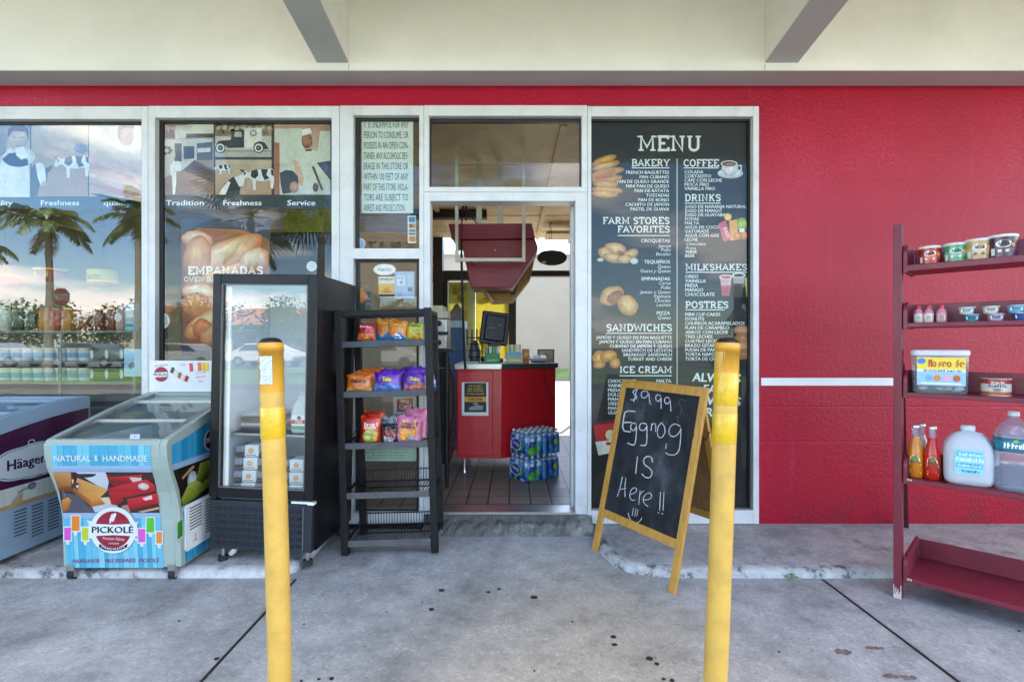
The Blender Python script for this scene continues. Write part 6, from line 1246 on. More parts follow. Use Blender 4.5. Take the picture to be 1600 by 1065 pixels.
# ================================================================ RED DISPLAY RACK
RRZ = math.atan2(-.715, .70); RX, RY = 1.925, -.88
rk = thing('red_display_rack', 'dark red wooden rack of five trough shelves standing against the red wall', 'rack', (RX, RY, 0), (0, 0, RRZ))
MAR = paint('maroon_paint', (.17,.010,.026), 0.45, 0.12, 7, coat=0.1, dirt=0.05); RM_ = RM[rk.name]; Lr = 1.24
CHIP = paint('chipped_wood', (0.62, 0.55, 0.5), 0.8, 0.2, 30)
for x in (0, Lr):
    m = MB(MAR); m.box(x - .017, x + .017, -.028, .028, 0, 1.85, .002); o = m.build('upright', rk)
    m = MB(CHIP)
    if x == 0:
        rg = random.Random(2)
        for k in range(8): z0 = .0 + .004 * rg.random(); xx = -.016 + .004 * k; m.box(xx, xx + .0035, -.0285, -.0275, z0, .02 + .05 * rg.random())
        m.build('chipped_paint', o)
for zz_, dep in ((1.645, .2), (1.362, .2), (1.022, .21), (.602, .21), (.115, .34)):
    m = MB(MAR); t_ = .022 if zz_ < 1.6 else .03
    m.box(.024, Lr - .024, -.02, dep, zz_ - t_, zz_, .002); sh = m.build('shelf', rk)
    m = MB(MAR); m.box(.040, Lr - .040, dep - .016, dep - .001, zz_ + .0005, zz_ + .10, .002); m.build('back_panel', sh)
    for x in (.0245, Lr - .0395):
        m = MB(MAR); y1 = dep + .002
        m.prism([(-.022, zz_ - t_ - .006)] + [(y1, zz_ - t_ - .006), (y1, zz_ + .105), (.03, zz_ + .105)] + arc(.03, zz_ + .055, .052, .05, 90, 180, 6), 'x', x - .002, x + .013); m.build('end_plate', sh)
    if zz_ < .2 or zz_ == .602:
        m = MB(CHIP); rg = random.Random(4)
        for k in range(6): xx = .03 + (.05 if k < 3 else 1.1) * rg.random(); m.box(xx, xx + .012 * rg.random() + .003, -.0206, -.0198, zz_ - .012, zz_ - .002)
        m.build('chipped_paint', sh)
for p, q in (((2.59, -.065, .06), (1.965, -.845, 1.15)),):
    m = MB(paint('dark_maroon', '#5a1420', 0.5)); m.bar(p, q, .028, .022); m.build('strut', rk, rk)
m = MB(paint('dark_maroon', '#5a1420', 0.5)); m.bar(RM_ @ Vector((Lr, .02, 1.15)), RM_ @ Vector((Lr - .05, .30, .0)), .028, .022); m.build('strut', rk, rk)
def on_rack(px, z, wq=.08):
    k = (px - 800) / 800; bx, bd = RX + .7 * wq, RY + 3.43 + .7 * wq
    s_ = (k * bd - bx) / (.7 + .715 * k); return Vector((bx + .7 * s_, bd - .715 * s_ - 3.43, z))
FACE = math.radians(-38)     # goods are turned towards the street
def goods(name, label, cat, px, z, wq=.08, rz=FACE, gr=None): return thing(name, label, cat, on_rack(px, z, wq), (0, 0, rz), gr)
# ice cream tubs
TUBS = [('#c92a24', '#e2593e', 'red'), ('#4fae7a', '#8cc9a4', 'green'), ('#d9b27a', '#e9d3ac', 'tan'), ('#3f1a3c', '#5d2b58', 'dark purple')]
for (c1, c2, nm), px, sc in zip(TUBS, (1453, 1493, 1529, 1566), (1.0, 1.02, 1.12, 1.2)):
    o = goods('ice_cream_tub', nm + ' ice cream tub with white lid on the top rack shelf', 'tub', px, 1.6455, .05, gr='ice cream tubs on the red rack'); r = .044 * sc; h = .075 * sc
    m = MB(GLOSS); m.lathe([(r * .93, 0, c1), (r * .945, h * .3, c2), (r * .96, h * .62, c1), (r, h)], n=28); m.build('cup', o)
    m = MB(PLAST); m.lathe([(r * 1.04, h, '#f0eee6'), (r * 1.05, h + .009), (r * 1.01, h + .012), (0, h + .0125)], n=28); m.build('lid', o)
    m = MB(PRINT); w3 = lambda x, y, L, r=r: Vector(((r * .965 + .001 + .0004 * L) * math.sin(x / r), -(r * .965 + .001 + .0004 * L) * math.cos(x / r), y)); a = Art(m, w3, -1)
    a.ell(0, h * .66, .024 * sc, .014 * sc, '#f3f1ea', 1, n=24); a.scrib(-.017, .0034 * (11), h * .66, 2 * .004 + .006, '#23262c', 2); a.rect(-.02, h * .25, .018, h * .38, '#f2dcd8' if nm != 'tan' else '#8c4a4a', 2); a.rect(-.045, h * .1, -.03, h * .45, '#dfe3d0', 2); a.blob(.035, h * .6, .012, .014, '#f0a23c', c1, 2, n=10, rings=2)
    m.build('label', o)
# small pink bottles
for px, lb in ((1435, 'small pink capped drink bottle nearest the rack upright'), (1451, 'small pink capped drink bottle in the middle of three'), (1471, 'small pinker drink bottle, standing apart from the other two')):
    o = goods('drink_bottle', lb, 'bottle', px, 1.3625, .05, gr='small pink bottles on the red rack'); body = '#f0e2d4' if px < 1460 else '#e8a8b4'
    m = MB(PLAST); m.lathe([(.017, 0, '#f2b9b4'), (.020, .004, body), (.020, .045, '#e98a9c'), (.017, .058), (.009, .068, '#d8466a'), (.009, .072)], n=18); m.build('bottle', o)
    m = MB(PLAST); m.lathe([(.0105, .072, '#d8365c'), (.0105, .084), (.007, .087), (0, .0875)], n=16); m.build('cap', o)
    m = MB(PRINT); a = Art(m, lambda x, y, L: Vector(((.0206 + .0003 * L) * math.sin(x / .02), -(.0206 + .0003 * L) * math.cos(x / .02), y)), -1); a.rect(-.013, .01, .013, .038, '#f2ead2', 1); a.scrib(-.009, .002 * (10), .028, 2 * .003 + .005, '#58a878', 2); a.rect(-.008, .014, .008, .018, '#d89aa0', 2); m.build('label', o)
for px, cl, cu, nm in ((1515, '#3f9aa8', '#d9dcd2', 'teal'), (1553, '#c9b6c8', '#e6e0d0', 'pale lilac'), (1592, '#2f4fa0', '#7ab8d8', 'dark blue')):
    for k, (c, z) in enumerate(((cl, 1.3625), (cu, 1.3975))):
        lb = [f'{nm} yogurt cup, the lower of its pair on the second rack shelf', f'yogurt cup resting on the {nm} cup of the second rack shelf'][k]
        o = goods('yogurt_cup', lb, 'yogurt cup', px - (5 if k else -3), z, .05, gr='stacked yogurt cups on the red rack')
        m = MB(PLAST); m.lathe([(.024, 0, c), (.030, .031, '#f2f2ee')], n=22); m.build('cup', o)
        m = MB(METAL); m.lathe([(.034, .0312, '#d8dde0'), (.034, .0335), (0, .034)], n=22); m.build('lid', o)
        m = MB(PRINT); a = Art(m, lambda x, y, L: Vector(((.0292 + .0003 * L) * math.sin(x / .028), -(.0292 + .0003 * L) * math.cos(x / .028), y)), -1); a.rect(-.02, .010, .02, .026, '#eef2f0', 1); a.scrib(-.014, .003 * (10), .019, 2 * .003 + .0045, '#3a5a7a' if k == 0 else '#6a8a7a', 2); m.build('label', o)
# big clear tub of candy
o = goods('candy_tub', 'large square clear tub of cookies with yellow and blue label', 'tub', 1467, 1.0225, .09)
m = MB(BOTTLE); m.lathe([(.098, 0), (.103, .01), (.108, .17), (.106, .185)], n=48, sq=6); m.build('tub', o)
m = MB(PLAST); m.lathe([(.111, .182, '#efe9ee'), (.113, .2), (.108, .207), (0, .208)], n=48, sq=6); m.build('lid', o)
m = MB(PLAST); rg = random.Random(9)
for k in range(70):
    x, y, z = rg.uniform(-.08, .08), rg.uniform(-.08, .08), .008 + .15 * rg.random() ** 1.3; m.col(rg.choice(['#e9d3ae', '#f1e4cc', '#d9b88a', '#efe0d8'])); m.lathe([(.0, 0), (.018, .004), (.02, .010), (.014, .018), (0, .021)], (x, y, z), 9)
m.build('cookie', o)
m = MB(PRINT); a = uv_art(m, (0, -.111, 0), (1, 0, 0), (0, 0, 1)); a.rect(-.085, .115, .092, .172, '#f2d84a', 1); a.rect(-.085, .04, .092, .115, '#9cc6e6', 1); a.rect(-.085, .103, .092, .116, '#e6efe4', 2); a.scrib(-.045, .0075 * (17), .145, 2 * .012 + .010, '#c9542c', 3); a.scrib(-.06, .01 * (14), .1095, 2 * .002 + .007, '#2c3f52', 3); a.ell(-.068, .155, .016, .014, '#3c8ac8', 4, n=14)
for x, c in ((-.04, '#7ab0d8'), (-.01, '#e08a4a'), (.025, '#e8a8c0'), (.06, '#c9642c')): a.ell(x, .075, .014, .015, c, 3, n=14)
a.rect(-.07, .046, .08, .053, '#e8f0f2', 2); m.build('label', o)
# tin
o = goods('food_tin', 'small tin with red and white label on the middle rack shelf', 'tin', 1556, 1.0225, .07)
m = MB(METAL); m.lathe([(.053, 0, '#c8c8c6'), (.055, .003), (.052, .005)], n=30); m.lathe([(.052, .074), (.055, .077), (.053, .08), (.048, .078), (0, .0775)], n=30); m.build('can', o)
m = MB(GLOSS); m.lathe([(.0525, .005, '#c9622a'), (.0525, .02, '#e9e2d8'), (.0525, .055, '#b8382a'), (.0525, .074)], n=30); m.build('label', o)
m = MB(PRINT); a = Art(m, lambda x, y, L: Vector(((.053 + .0003 * L) * math.sin(x / .053), -(.053 + .0003 * L) * math.cos(x / .053), y)), -1); a.scrib(-.03, .005 * (13), .046, 2 * .004 + .007, '#2a1f1c', 2); a.scrib(-.02, .005 * (9), .062, 2 * .003 + .005, '#f2e6da', 2); a.blob(.0, .028, .02, .008, '#6a5a50', '#c9b8a8', 2, n=12, rings=2); m.build('print', o)
# soda bottles
def soda(px, wq, c, lb, lc):
    o = goods('soda_bottle', lb, 'bottle', px, .6025, wq, gr='glass soda bottles on the red rack')
    m = MB(GLOSS); m.lathe([(.027, 0, c), (.033, .006), (.033, .10), (.030, .135), (.021, .175), (.0145, .20)], n=24); m.build('soda', o)
    m = MB(BOTTLE); m.lathe([(.0148, .20), (.0135, .235), (.0145, .238), (.0145, .245)], n=20); m.build('neck', o)
    m = MB(METAL); m.lathe([(.0165, .245, '#d9d6cc'), (.0165, .252), (.013, .257), (0, .258)], n=20); m.build('cap', o)
    m = MB(PRINT); a = Art(m, lambda x, y, L: Vector(((.0334 + .0003 * L) * math.sin(x / .033), -(.0334 + .0003 * L) * math.cos(x / .033), y)), -1)
    a.poly([(-.024, .062), (.024, .062), (.02, .09), (.008, .108), (-.008, .112), (-.02, .10)], '#efe9da', 1); a.blob(0, .098, .011, .011, '#4aa04a', '#2f7a3a', 2, n=12, rings=2); a.scrib(-.019, .0042 * (10), .079, 2 * .003 + .008, '#1f5a4a', 2); a.rect(-.019, .065, .019, .070, lc, 2); a.rect(-.02, .022, .022, .03, '#e9e2cc', 1); a.rect(-.02, .036, .014, .040, '#e9e2cc', 1); a.rect(-.02, .045, .02, .0495, '#3a2a1a', 1); m.build('label', o)
soda(1430, .045, '#e88a12', 'orange soda bottle at the front of the lower rack shelf', '#e88a12')
soda(1457, .05, '#e0301a', 'red soda bottle beside the orange one on the lower rack shelf', '#c8281a')
soda(1440, .125, '#e9c8b8', 'pale soda bottle half hidden behind the orange and red ones', '#c88a7a')
# gallon jug
MILKY, t_, p_ = nodes('milky_plastic'); n_ = nz_node(t_, 8, 3); t_.links.new(ramp(t_, n_.outputs['Fac'], [(.3, (.76, .81, .86)), (.7, (.84, .88, .92))]), p_.inputs['Base Color']); p_.inputs['Roughness'].default_value = .35; p_.inputs['Transmission Weight'].default_value = .35; p_.inputs['IOR'].default_value = 1.2
o = goods('water_jug', 'milky plastic gallon water jug with turquoise label', 'water jug', 1512, .6025, .075)
m = MB(MILKY); m.lathe([(.070, 0), (.084, .008), (.089, .03), (.090, .15), (.085, .185), (.066, .218), (.045, .238), (.024, .245), (.024, .25)], n=40, sq=4.5, sy=.82); m.build('jug', o)
m = MB(MILKY); m.tube([(.082, 0, .09), (.096, 0, .10), (.096, 0, .16), (.076, 0, .20), (.04, 0, .235)], [.012, .013, .013, .012, .010], 10); m.build('handle', o)
m = MB(PLAST); m.lathe([(.027, .25, '#e4e8f0'), (.027, .27), (.022, .273), (0, .2735)], n=22); m.build('cap', o)
m = MB(PRINT); a = uv_art(m, (-.005, -.0745, 0), (1, 0, 0), (0, 0, 1)); a.rect(-.045, .055, .055, .165, '#8fd6e0', 1); a.rect(-.04, .135, .05, .158, '#5abccc', 2); a.scrib(-.03, .006 * (13), .146, 2 * .004 + .007, '#e8f6f6', 3); a.scrib(-.04, .0075 * (13), .122, 2 * .005 + .008, '#f2fafa', 3); a.rect(-.04, .085, .05, .105, '#4aa6ba', 2); a.scrib(-.035, .0075 * (11), .095, 2 * .003 + .007, '#e8f6f6', 3); a.scrib(-.02, .0075 * (9), .07, 2 * .003 + .008, '#2f7a92', 3); m.build('label', o)
# large water bottle
o = goods('water_bottle', 'large clear ribbed water bottle with white cap at the right edge', 'water bottle', 1584, .6025, .08)
m = MB(BOTTLE); m.lathe([(.055, 0), (.066, .01)] + [(.067 - .0035 * (k % 2), .02 + .011 * k) for k in range(9)] + [(.067, .125), (.062, .145), (.068, .16), (.068, .24), (.064, .255), (.045, .295), (.022, .32), (.016, .325), (.016, .335)], n=32, sq=3); m.build('bottle', o)
m = MB(PLAST); m.lathe([(.02, .333, '#f0f0ee'), (.02, .35), (.017, .353), (0, .3535)], n=20); m.build('cap', o)
m = MB(GLOSS); m.lathe([(.0692, .175, '#1d6f86'), (.0692, .190, '#2a8ea4'), (.0692, .225, '#1d6f86'), (.0692, .238)], n=32, sq=3); m.build('band', o)
m = MB(PRINT); a = Art(m, lambda x, y, L: Vector((x * .92, -(.0705 + .0003 * L), y)), -1); a.scrib(-.045, .0075 * (13), .205, 2 * .008 + .009, '#f2f6f2', 2); a.blob(0, .225, .012, .008, '#9ac84a', '#4a9a6a', 2, n=10, rings=2); a.rect(.03, .185, .05, .195, '#e8e0a0', 2); m.build('label', o)
# weed
wd = thing('weed', 'small bright green weed growing from the kerb joint', 'weed', (*gpt(1235, 901), 0))
m = MB(paint('weed_green', '#5fae2a', 0.5, 0.2, 30)); m.fix = False; rg = random.Random(6)
for k in range(9):
    a_ = rg.random() * 6.28; el = R(rg.uniform(15, 60)); L_ = rg.uniform(.03, .055); d = Vector((math.cos(a_) * math.cos(el), math.sin(a_) * math.cos(el), math.sin(el))); s_ = d.cross(Vector((0, 0, 1))).normalized(); p = d * .012
    m.poly([p, p + d * L_ * .5 + s_ * L_ * .28, p + d * L_ + Vector((0, 0, -.008)), p + d * L_ * .5 - s_ * L_ * .28])
m.build('leaf', wd)
m = MB(paint('weed_stem', '#4a8a2a', 0.5)); m.tube([(0, 0, 0), (.004, -.004, .03)], .002, 5); m.build('stem', wd)
# ================================================================ INSIDE THE SHOP
FZ_ = .134
REDC = paint('counter_red', (.50,.008,.016), 0.35, 0.06, 5, coat=0.25, dirt=0.05)
STEEL = paint('brushed_steel', (0.5, 0.5, 0.5), 0.3, 0.08, 40, metal=0.95)
DTOP = paint('dark_counter_top', (0.05, 0.047, 0.042), 0.3, 0.2, 9)
ct = thing('shop_counter', 'red shop counter with angled front and steel edged top on short legs', 'counter', (-.09, 1.2, FZ_))
D = lambda d: d - 3.43
plan = [(-.48, D(4.42)), (-.094, D(4.42)), (.396, D(4.66)), (.396, D(5.15)), (-.48, D(5.15))]
m = MB(REDC); m.prism(plan, 'z', .278, 1.046, .004); m.build('cabinet', ct, ct)
m = MB(REDC); m.box(-.472, -.165, D(4.408), D(4.4195), .30, 1.03, .006); m.build('door_panel', ct, ct)
m = MB(STEEL); m.prism([(-.495, D(4.405)), (-.09, D(4.405)), (-.09, D(5.16)), (-.495, D(5.16))], 'z', 1.048, 1.095, .003); m.m(DTOP).prism([(-.0895, D(4.405)), (.42, D(4.655)), (.42, D(5.16)), (-.0895, D(5.16))], 'z', 1.048, 1.094, .003); m.build('counter_top', ct, ct)
for x, y in ((-.42, 4.52), (-.42, 5.05), (.33, 4.85), (.33, 5.08)):
    m = MB(STEEL); m.tube([(x, D(y), FZ_), (x, D(y), FZ_ + .03), (x, D(y), .279)], [.022, .014, .020], 12); m.build('leg', ct, ct)
cp_ = thing('counter_poster', 'black and yellow poster with white border on the red counter', 'poster', at(742, 650, 4.40))
m = MB(PRINT); p, q = at(721.6, 597, 4.405), at(763, 649, 4.405); m.col('#e9e9e6'); m.box(p.x, q.x, D(4.405), D(4.4075), q.z, p.z); m.build('sheet', cp_, cp_)
m = MB(PRINT); a = face_art(m, 4.4045, (660, 500, 3.327)); a.rect(218, 326, 332, 478, '#17181b', 1); a.rect(218, 398, 332, 424, '#e3a32c', 2)
for i, (t, w, y) in enumerate([('WE ACCEPT', 70, 345), ('ALL CARDS', 80, 358), ('AND COUPONS', 84, 371), ('AT THE COUNTER', 92, 387)]): a.txt(t, 275, y, 8, '#e6c14a', 2, 'c', .02, fit=w)
a.txt('ORDER', 275, 418, 14, '#1d1a16', 3, 'c', .04, fit=80); a.txt('HERE', 275, 436, 7, '#e9e9e6', 2, 'c', .02); a.poly([(240, 455), (280, 438), (318, 445), (312, 466), (245, 468)], '#8d9298', 2); m.build('print', cp_, cp_)
# monitor seen from behind
mo = thing('cash_register_screen', 'black cash register screen seen from behind, tilted on its stand', 'monitor', at(768, 565, 4.72), (R(-6), R(7), R(6)))
m = MB(DARKPL); m.box(-.135, .125, -.02, .02, .16, .465, .01); m.box(-.10, .09, -.045, -.019, .19, .43, .012); m.build('screen', mo)
m = MB(DARKPL); m.box(-.045, .045, -.03, .06, .035, .17, .006); m.build('stand', mo); m = MB(DARKPL); m.box(-.1, .1, -.08, .1, 0, .035, .008); m.build('foot', mo)
m = MB(PRINT); a = uv_art(m, (0, -.0462, 0), (1, 0, 0), (0, 0, 1)); a.txt('touch', -.04, .30, .016, '#9aa0a4', 1, 'c', .0); a.ell(.04, .34, .010, .014, '#3a3d42', 1, n=12); a.rect(.034, .343, .046, .35, '#8b8f93', 2); m.build('logo', mo)
def cards(label, px0, px1, py0, py1, d, c1, c2, tab_c):
    o = thing('card_display', label, 'card display', at((px0 + px1) / 2, py1, d)); w_ = (px1 - px0) * d / 800; h = (py1 - py0) * d / 800
    m = MB(PLAST); m.col(c1); m.box(-w_ / 2, w_ / 2, 0, .07, 0, h * .6, .003); m.build('box', o)
    for k in range(4):
        m = MB(GLOSS); m.col(c2 if k % 2 else tab_c); x = -w_ / 2 + w_ * (k + .5) / 4; m.box(x - w_ * .1, x + w_ * .1, .01 + .01 * k, .016 + .01 * k, h * .3, h); m.build('card', o)
    m = MB(PRINT); a = uv_art(m, (0, -.001, 0), (1, 0, 0), (0, 0, 1)); a.rect(-w_ * .4, h * .1, w_ * .4, h * .28, tab_c, 1); a.scrib(-w_ * .3, w_ * .06 * (11), h * .19, 2 * h * .02 + h * .05, '#f4f4ee', 2); m.build('print', o)
cards('green gift card display on the steel part of the counter', 757, 781, 541, 567.5, 4.5, '#2f8a4a', '#cfe0d2', '#1f9a55'); cards('pale blue card display with yellow tag at the counter corner', 791, 815, 538, 568, 4.52, '#7cc0cc', '#bfe0e4', '#efc63a')
o = thing('snack_box', 'small orange box on the counter beside the blue card display', 'box', at(822, 567, 4.72)); m = MB(PRINT); m.col('#e8862c'); m.box(-.035, .03, 0, .06, .0, .13, .003); m.build('carton', o); m = MB(PRINT); a = uv_art(m, (0, -.0008, 0), (1, 0, 0), (0, 0, 1)); a.ell(0, .08, .015, .02, '#f6d28a', 1, n=12); a.rect(-.025, .02, .02, .04, '#b85418', 1); m.build('print', o)
o = thing('keypad_terminal', 'pale grey terminal with sloping top on the counter', 'terminal', at(842, 567, 4.80)); m = MB(DARKPL); m.box(-.07, .06, -.03, .1, 0, .018, .004); m.build('base', o); m = MB(PLAST); m.col('#c9ccc8'); m.prism([(-.03, .019), (.11, .019), (.11, .075), (-.03, .045)], 'x', -.085, .075, .004); m.build('body', o); m = MB(DARKPL); m.prism([(0.0, .0525), (.09, .072), (.09, .0735), (0.0, .054)], 'x', -.06, .02); m.build('keypad', o)
o = thing('framed_card', 'small brown framed card standing at the back of the counter', 'picture frame', at(853, 567, 5.02)); m = MB(DKB); w_, h = .082, .135
for b in ((-w_, w_, 0, .012), (-w_, w_, h - .012, h)): m.box(b[0], b[1], 0, .012, b[2], b[3])
m.box(-w_, -w_ + .012, 0, .012, .012, h - .012); m.box(w_ - .012, w_, 0, .012, .012, h - .012); m.mats[0] = paint('red_brown_wood', '#7a3a24', .5); m.build('frame', o); m = MB(PRINT); m.col('#d9c8a8'); m.box(-w_ + .012, w_ - .012, .004, .008, .012, h - .012); a = uv_art(m, (0, .0035, 0), (1, 0, 0), (0, 0, 1)); a.blob(0, .07, .03, .03, '#c98a5a', '#d9b88a', 1, n=12, rings=2); m.build('card', o)
o = thing('cable', 'thin black cable hanging down the red side of the counter', 'cable', at(850, 577, 4.6)); m = MB(RUBBER); m.tube([at(846, 571, 4.62), at(850, 580, 4.60), at(853, 600, 4.61), at(860, 618, 4.63), at(868, 628, 4.64)], .004, 6); m.build('wire', o, o)
o = thing('paper_slips', 'pale green paper slips lying on the steel counter top', 'paper', at(733, 566, 4.55)); m = MB(PRINT); m.col('#a9cdb8'); m.box(-.08, .08, -.02, .05, -.012, -.001 + .004); m.col('#c8dccb'); m.box(-.06, .09, -.03, .03, .003, .008); m.build('slip', o)
o = thing('wire_basket', 'dark wire basket full of cables behind the counter corner', 'basket', at(745, 567, 4.85)); m = MB(DARKPL)
for k in range(5): z = .0 + .06 * k; m.tube([(-.09, -.05, z), (.05, -.05, z), (.05, .07, z), (-.09, .07, z), (-.09, -.05, z)], .004, 5)
for x in (-.09, -.045, 0, .05): m.tube([(x, -.05, 0), (x, -.05, .32)], .004, 5); m.tube([(x, .07, 0), (x, .07, .32)], .004, 5)
m.build('basket', o); m = MB(PLAST); m.col('#6f7478'); m.lathe([(.05, .01), (.06, .1), (.03, .2), (0, .22)], (-.02, .01, 0), 12); m.build('bag', o)
# water multipacks
def waterpack(label, p):
    o = thing('water_pack', label, 'water pack', p, (0, 0, R(35)), 'shrink wrapped water packs on the shop floor'); pit = .062; nx, ny = 6, 4; bm_ = None
    proto = MB(BOTTLE); proto.c = (.7, .85, .95); proto.lathe([(.028, .003), (.0305, .01), (.0305, .13), (.024, .165), (.012, .185), (.012, .19)], n=14); proto.m(PLAST); proto.lathe([(.0145, .188, '#dfe8ee'), (.0145, .203), (0, .204)], n=12); b0 = proto.build('bottle', o); b0.location = (pit / 2, pit / 2, 0)
    for i in range(nx):
        for j in range(ny):
            if i or j: c = b0.copy(); COL.objects.link(c); c.parent = o; c.location = (pit * (i + .5), pit * (j + .5), 0)
    m = MB(FILM); m.sm = True; pts = []
    rr_ = .0325
    def side(n, org, dx, dy, a0):
        for k in range(n):
            cx, cy = org[0] + dx * pit * (k + .5), org[1] + dy * pit * (k + .5)
            for s_ in range(7): a = R(a0 - 60 + 120 * s_ / 6); pts.append((cx + rr_ * math.cos(a) * .95, cy + rr_ * math.sin(a) * .95))
    side(nx, (0, pit / 2), 1, 0, -90); side(ny, (pit * nx - pit / 2, 0), 0, 1, 0); side(nx, (pit * nx, pit * ny - pit / 2), -1, 0, 90); side(ny, (pit / 2, pit * ny), 0, -1, 180)
    zs = [.004, .02, .045, .07, .095, .12, .14, .155, .172]; N = len(pts); rows = []
    for z in zs: k = 1 if z < .13 else 1 - .06 * (z - .13) / .04; rows.append([m.v(((x - .186) * k + .186, (y - .124) * k + .124, z)) for x, y in pts])
    for j in range(len(zs) - 1):
        for i in range(N):
            i2 = (i + 1) % N; nn = noise.noise((pts[i][0] * 14, pts[i][1] * 14, zs[j] * 16)); n2 = noise.noise((pts[i][0] * 9 + 7, pts[i][1] * 9, zs[j] * 11))
            s_ = pts[i][0] + pts[i][1]
            c = H('#1d4fae') if nn > -.05 else H('#3f9ad6')
            if n2 > .28: c = H('#dfeef6')
            if n2 < -.33 and zs[j] < .09: c = H('#5cb83a')
            if zs[j] > .145: c = H('#7fb2dc') if nn > 0 else H('#c9e2f2')
            m.f([rows[j][i], rows[j][i2], rows[j + 1][i2], rows[j + 1][i]], [c] * 4)
    m.sm = False; m.build('shrink_wrap', o)
    m = MB(PRINT); a = uv_art(m, (-.0035, .25, 0), (0, -1, 0), (0, 0, 1)); a.ell(.12, .09, .075, .05, '#f0f4f8', 1, n=26); a.ell(.12, .09, .068, .044, '#1a3f9a', 2, n=26); a.txt('WATER', .12, .08, .026, '#f4f8fa', 3, 'c', .03, fit=.1, rot=-14)
    a = uv_art(m, (0, -.0035, 0), (1, 0, 0), (0, 0, 1)); a.rect(.03, .10, .12, .106, '#12337c', 1); a.rect(.19, .085, .28, .091, '#12337c', 1); a.blob(.31, .10, .022, .03, '#e0dc3c', '#8cc23a', 2, n=14, rings=2); a.blob(.05, .04, .035, .03, '#7cd04a', '#3f9a3a', 2, n=14, rings=2); m.build('label', o)
    return o
wp = waterpack('lower of the two stacked blue water packs on the shop floor', (.109, D(4.17), FZ_)); dup(wp, 'upper of the two stacked blue water packs by the counter', (.109, D(4.17), FZ_ + .207), (0, 0, R(33.5)))
# drinks machine and shelf by the door
dm = thing('drink_machine', 'silver and cream drinks machine with black knobs on a black stand inside the door', 'drink machine', at(690, 640, 4.05))
m = MB(PLAST); m.col('#cfc4a4'); p, q = at(672, 477, 4.0), at(692, 497, 4.0); m.box(p.x - .05, q.x, D(4.0), D(4.25), q.z, p.z, .005); p, q = at(691.5, 486, 4.02), at(700, 497, 4.02); m.box(p.x, q.x, D(4.02), D(4.2), q.z, p.z, .004); m.build('hopper', dm, dm)
m = MB(STEEL); p, q = at(668, 498, 4.0), at(698, 545, 4.0); m.box(p.x - .05, q.x, D(4.0), D(4.25), q.z, p.z, .006); m.build('body', dm, dm)
for py in (505, 535):
    m = MB(DARKPL); c = at(686, py, 3.995); m.tube([c, c + Vector((0, -.03, 0))], .022, 14); m.build('knob', dm, dm)
m = MB(DARKPL); p, q = at(660, 545, 3.98), at(706, 550, 3.98); m.box(p.x, q.x, D(3.98), D(4.3), q.z, p.z); p, q = at(676, 518, 3.99), at(700, 523, 3.99); m.box(p.x, q.x, D(3.985), D(4.0), q.z, p.z)
for px in (683, 698): c = at(px, 548, 4.05); m.tube([c, (c.x, c.y, FZ_)], .016, 10)
m.build('stand', dm, dm)
m = MB(DARKPL); p, q = at(676, 552, 4.1), at(706, 700, 4.1); m.box(p.x - .1, q.x - .02, D(4.12), D(4.32), .3, p.z - .12, .01); m.build('motor_case', dm, dm)
m = MB(RUBBER); m.tube([at(700, 560, 4.05), at(708, 590, 4.05), at(712, 630, 4.06), at(706, 680, 4.08)], .011, 8); m.build('hose', dm, dm)
bc = thing('blue_cabinet', 'blue grey cabinet with a pale top behind the drinks machine', 'cabinet', at(708, 660, 5.6))
m = MB(paint('denim_blue', '#4d6f9c', .6, .25, 12)); p, q = at(699, 512, 5.6), at(724, 655, 5.6); m.box(p.x, q.x, D(5.6), D(6.0), FZ_, p.z, .01); m.build('body', bc, bc); m = MB(paint('pale_blue_top', '#b9d4e0', .5)); p2, q2 = at(698, 500, 5.58), at(725, 512, 5.58); m.box(p2.x, q2.x, D(5.58), D(6.02), q2.z + .001, p2.z, .006); m.build('top', bc, bc)
bgx = thing('grey_bag', 'crumpled grey bag lying on the blue cabinet', 'bag', (at(714, 500, 5.75))); m = MB(paint('grey_cloth', '#8a8786', .8, .2, 14)); N = 16
prev = None
m.sm = True
rows = []
for j in range(9):
    t = j / 8; rr_ = .10 * (1 - t ** 2.2) * (1 + .0) + .003
    rows.append([m.v((rr_ * (1 + .35 * noise.noise((math.cos(a) * 1.5, math.sin(a) * 1.5, t * 2.5))) * math.cos(a) * .8, rr_ * (1 + .35 * noise.noise((math.cos(a) * 1.5, math.sin(a) * 1.5, t * 2.5))) * math.sin(a), .19 * t)) for a in [2 * math.pi * k / N for k in range(N)]])
for A_, B_ in zip(rows, rows[1:]):
    for k in range(N): m.f([A_[k], A_[(k + 1) % N], B_[(k + 1) % N], B_[k]])
m.build('cloth', bgx)
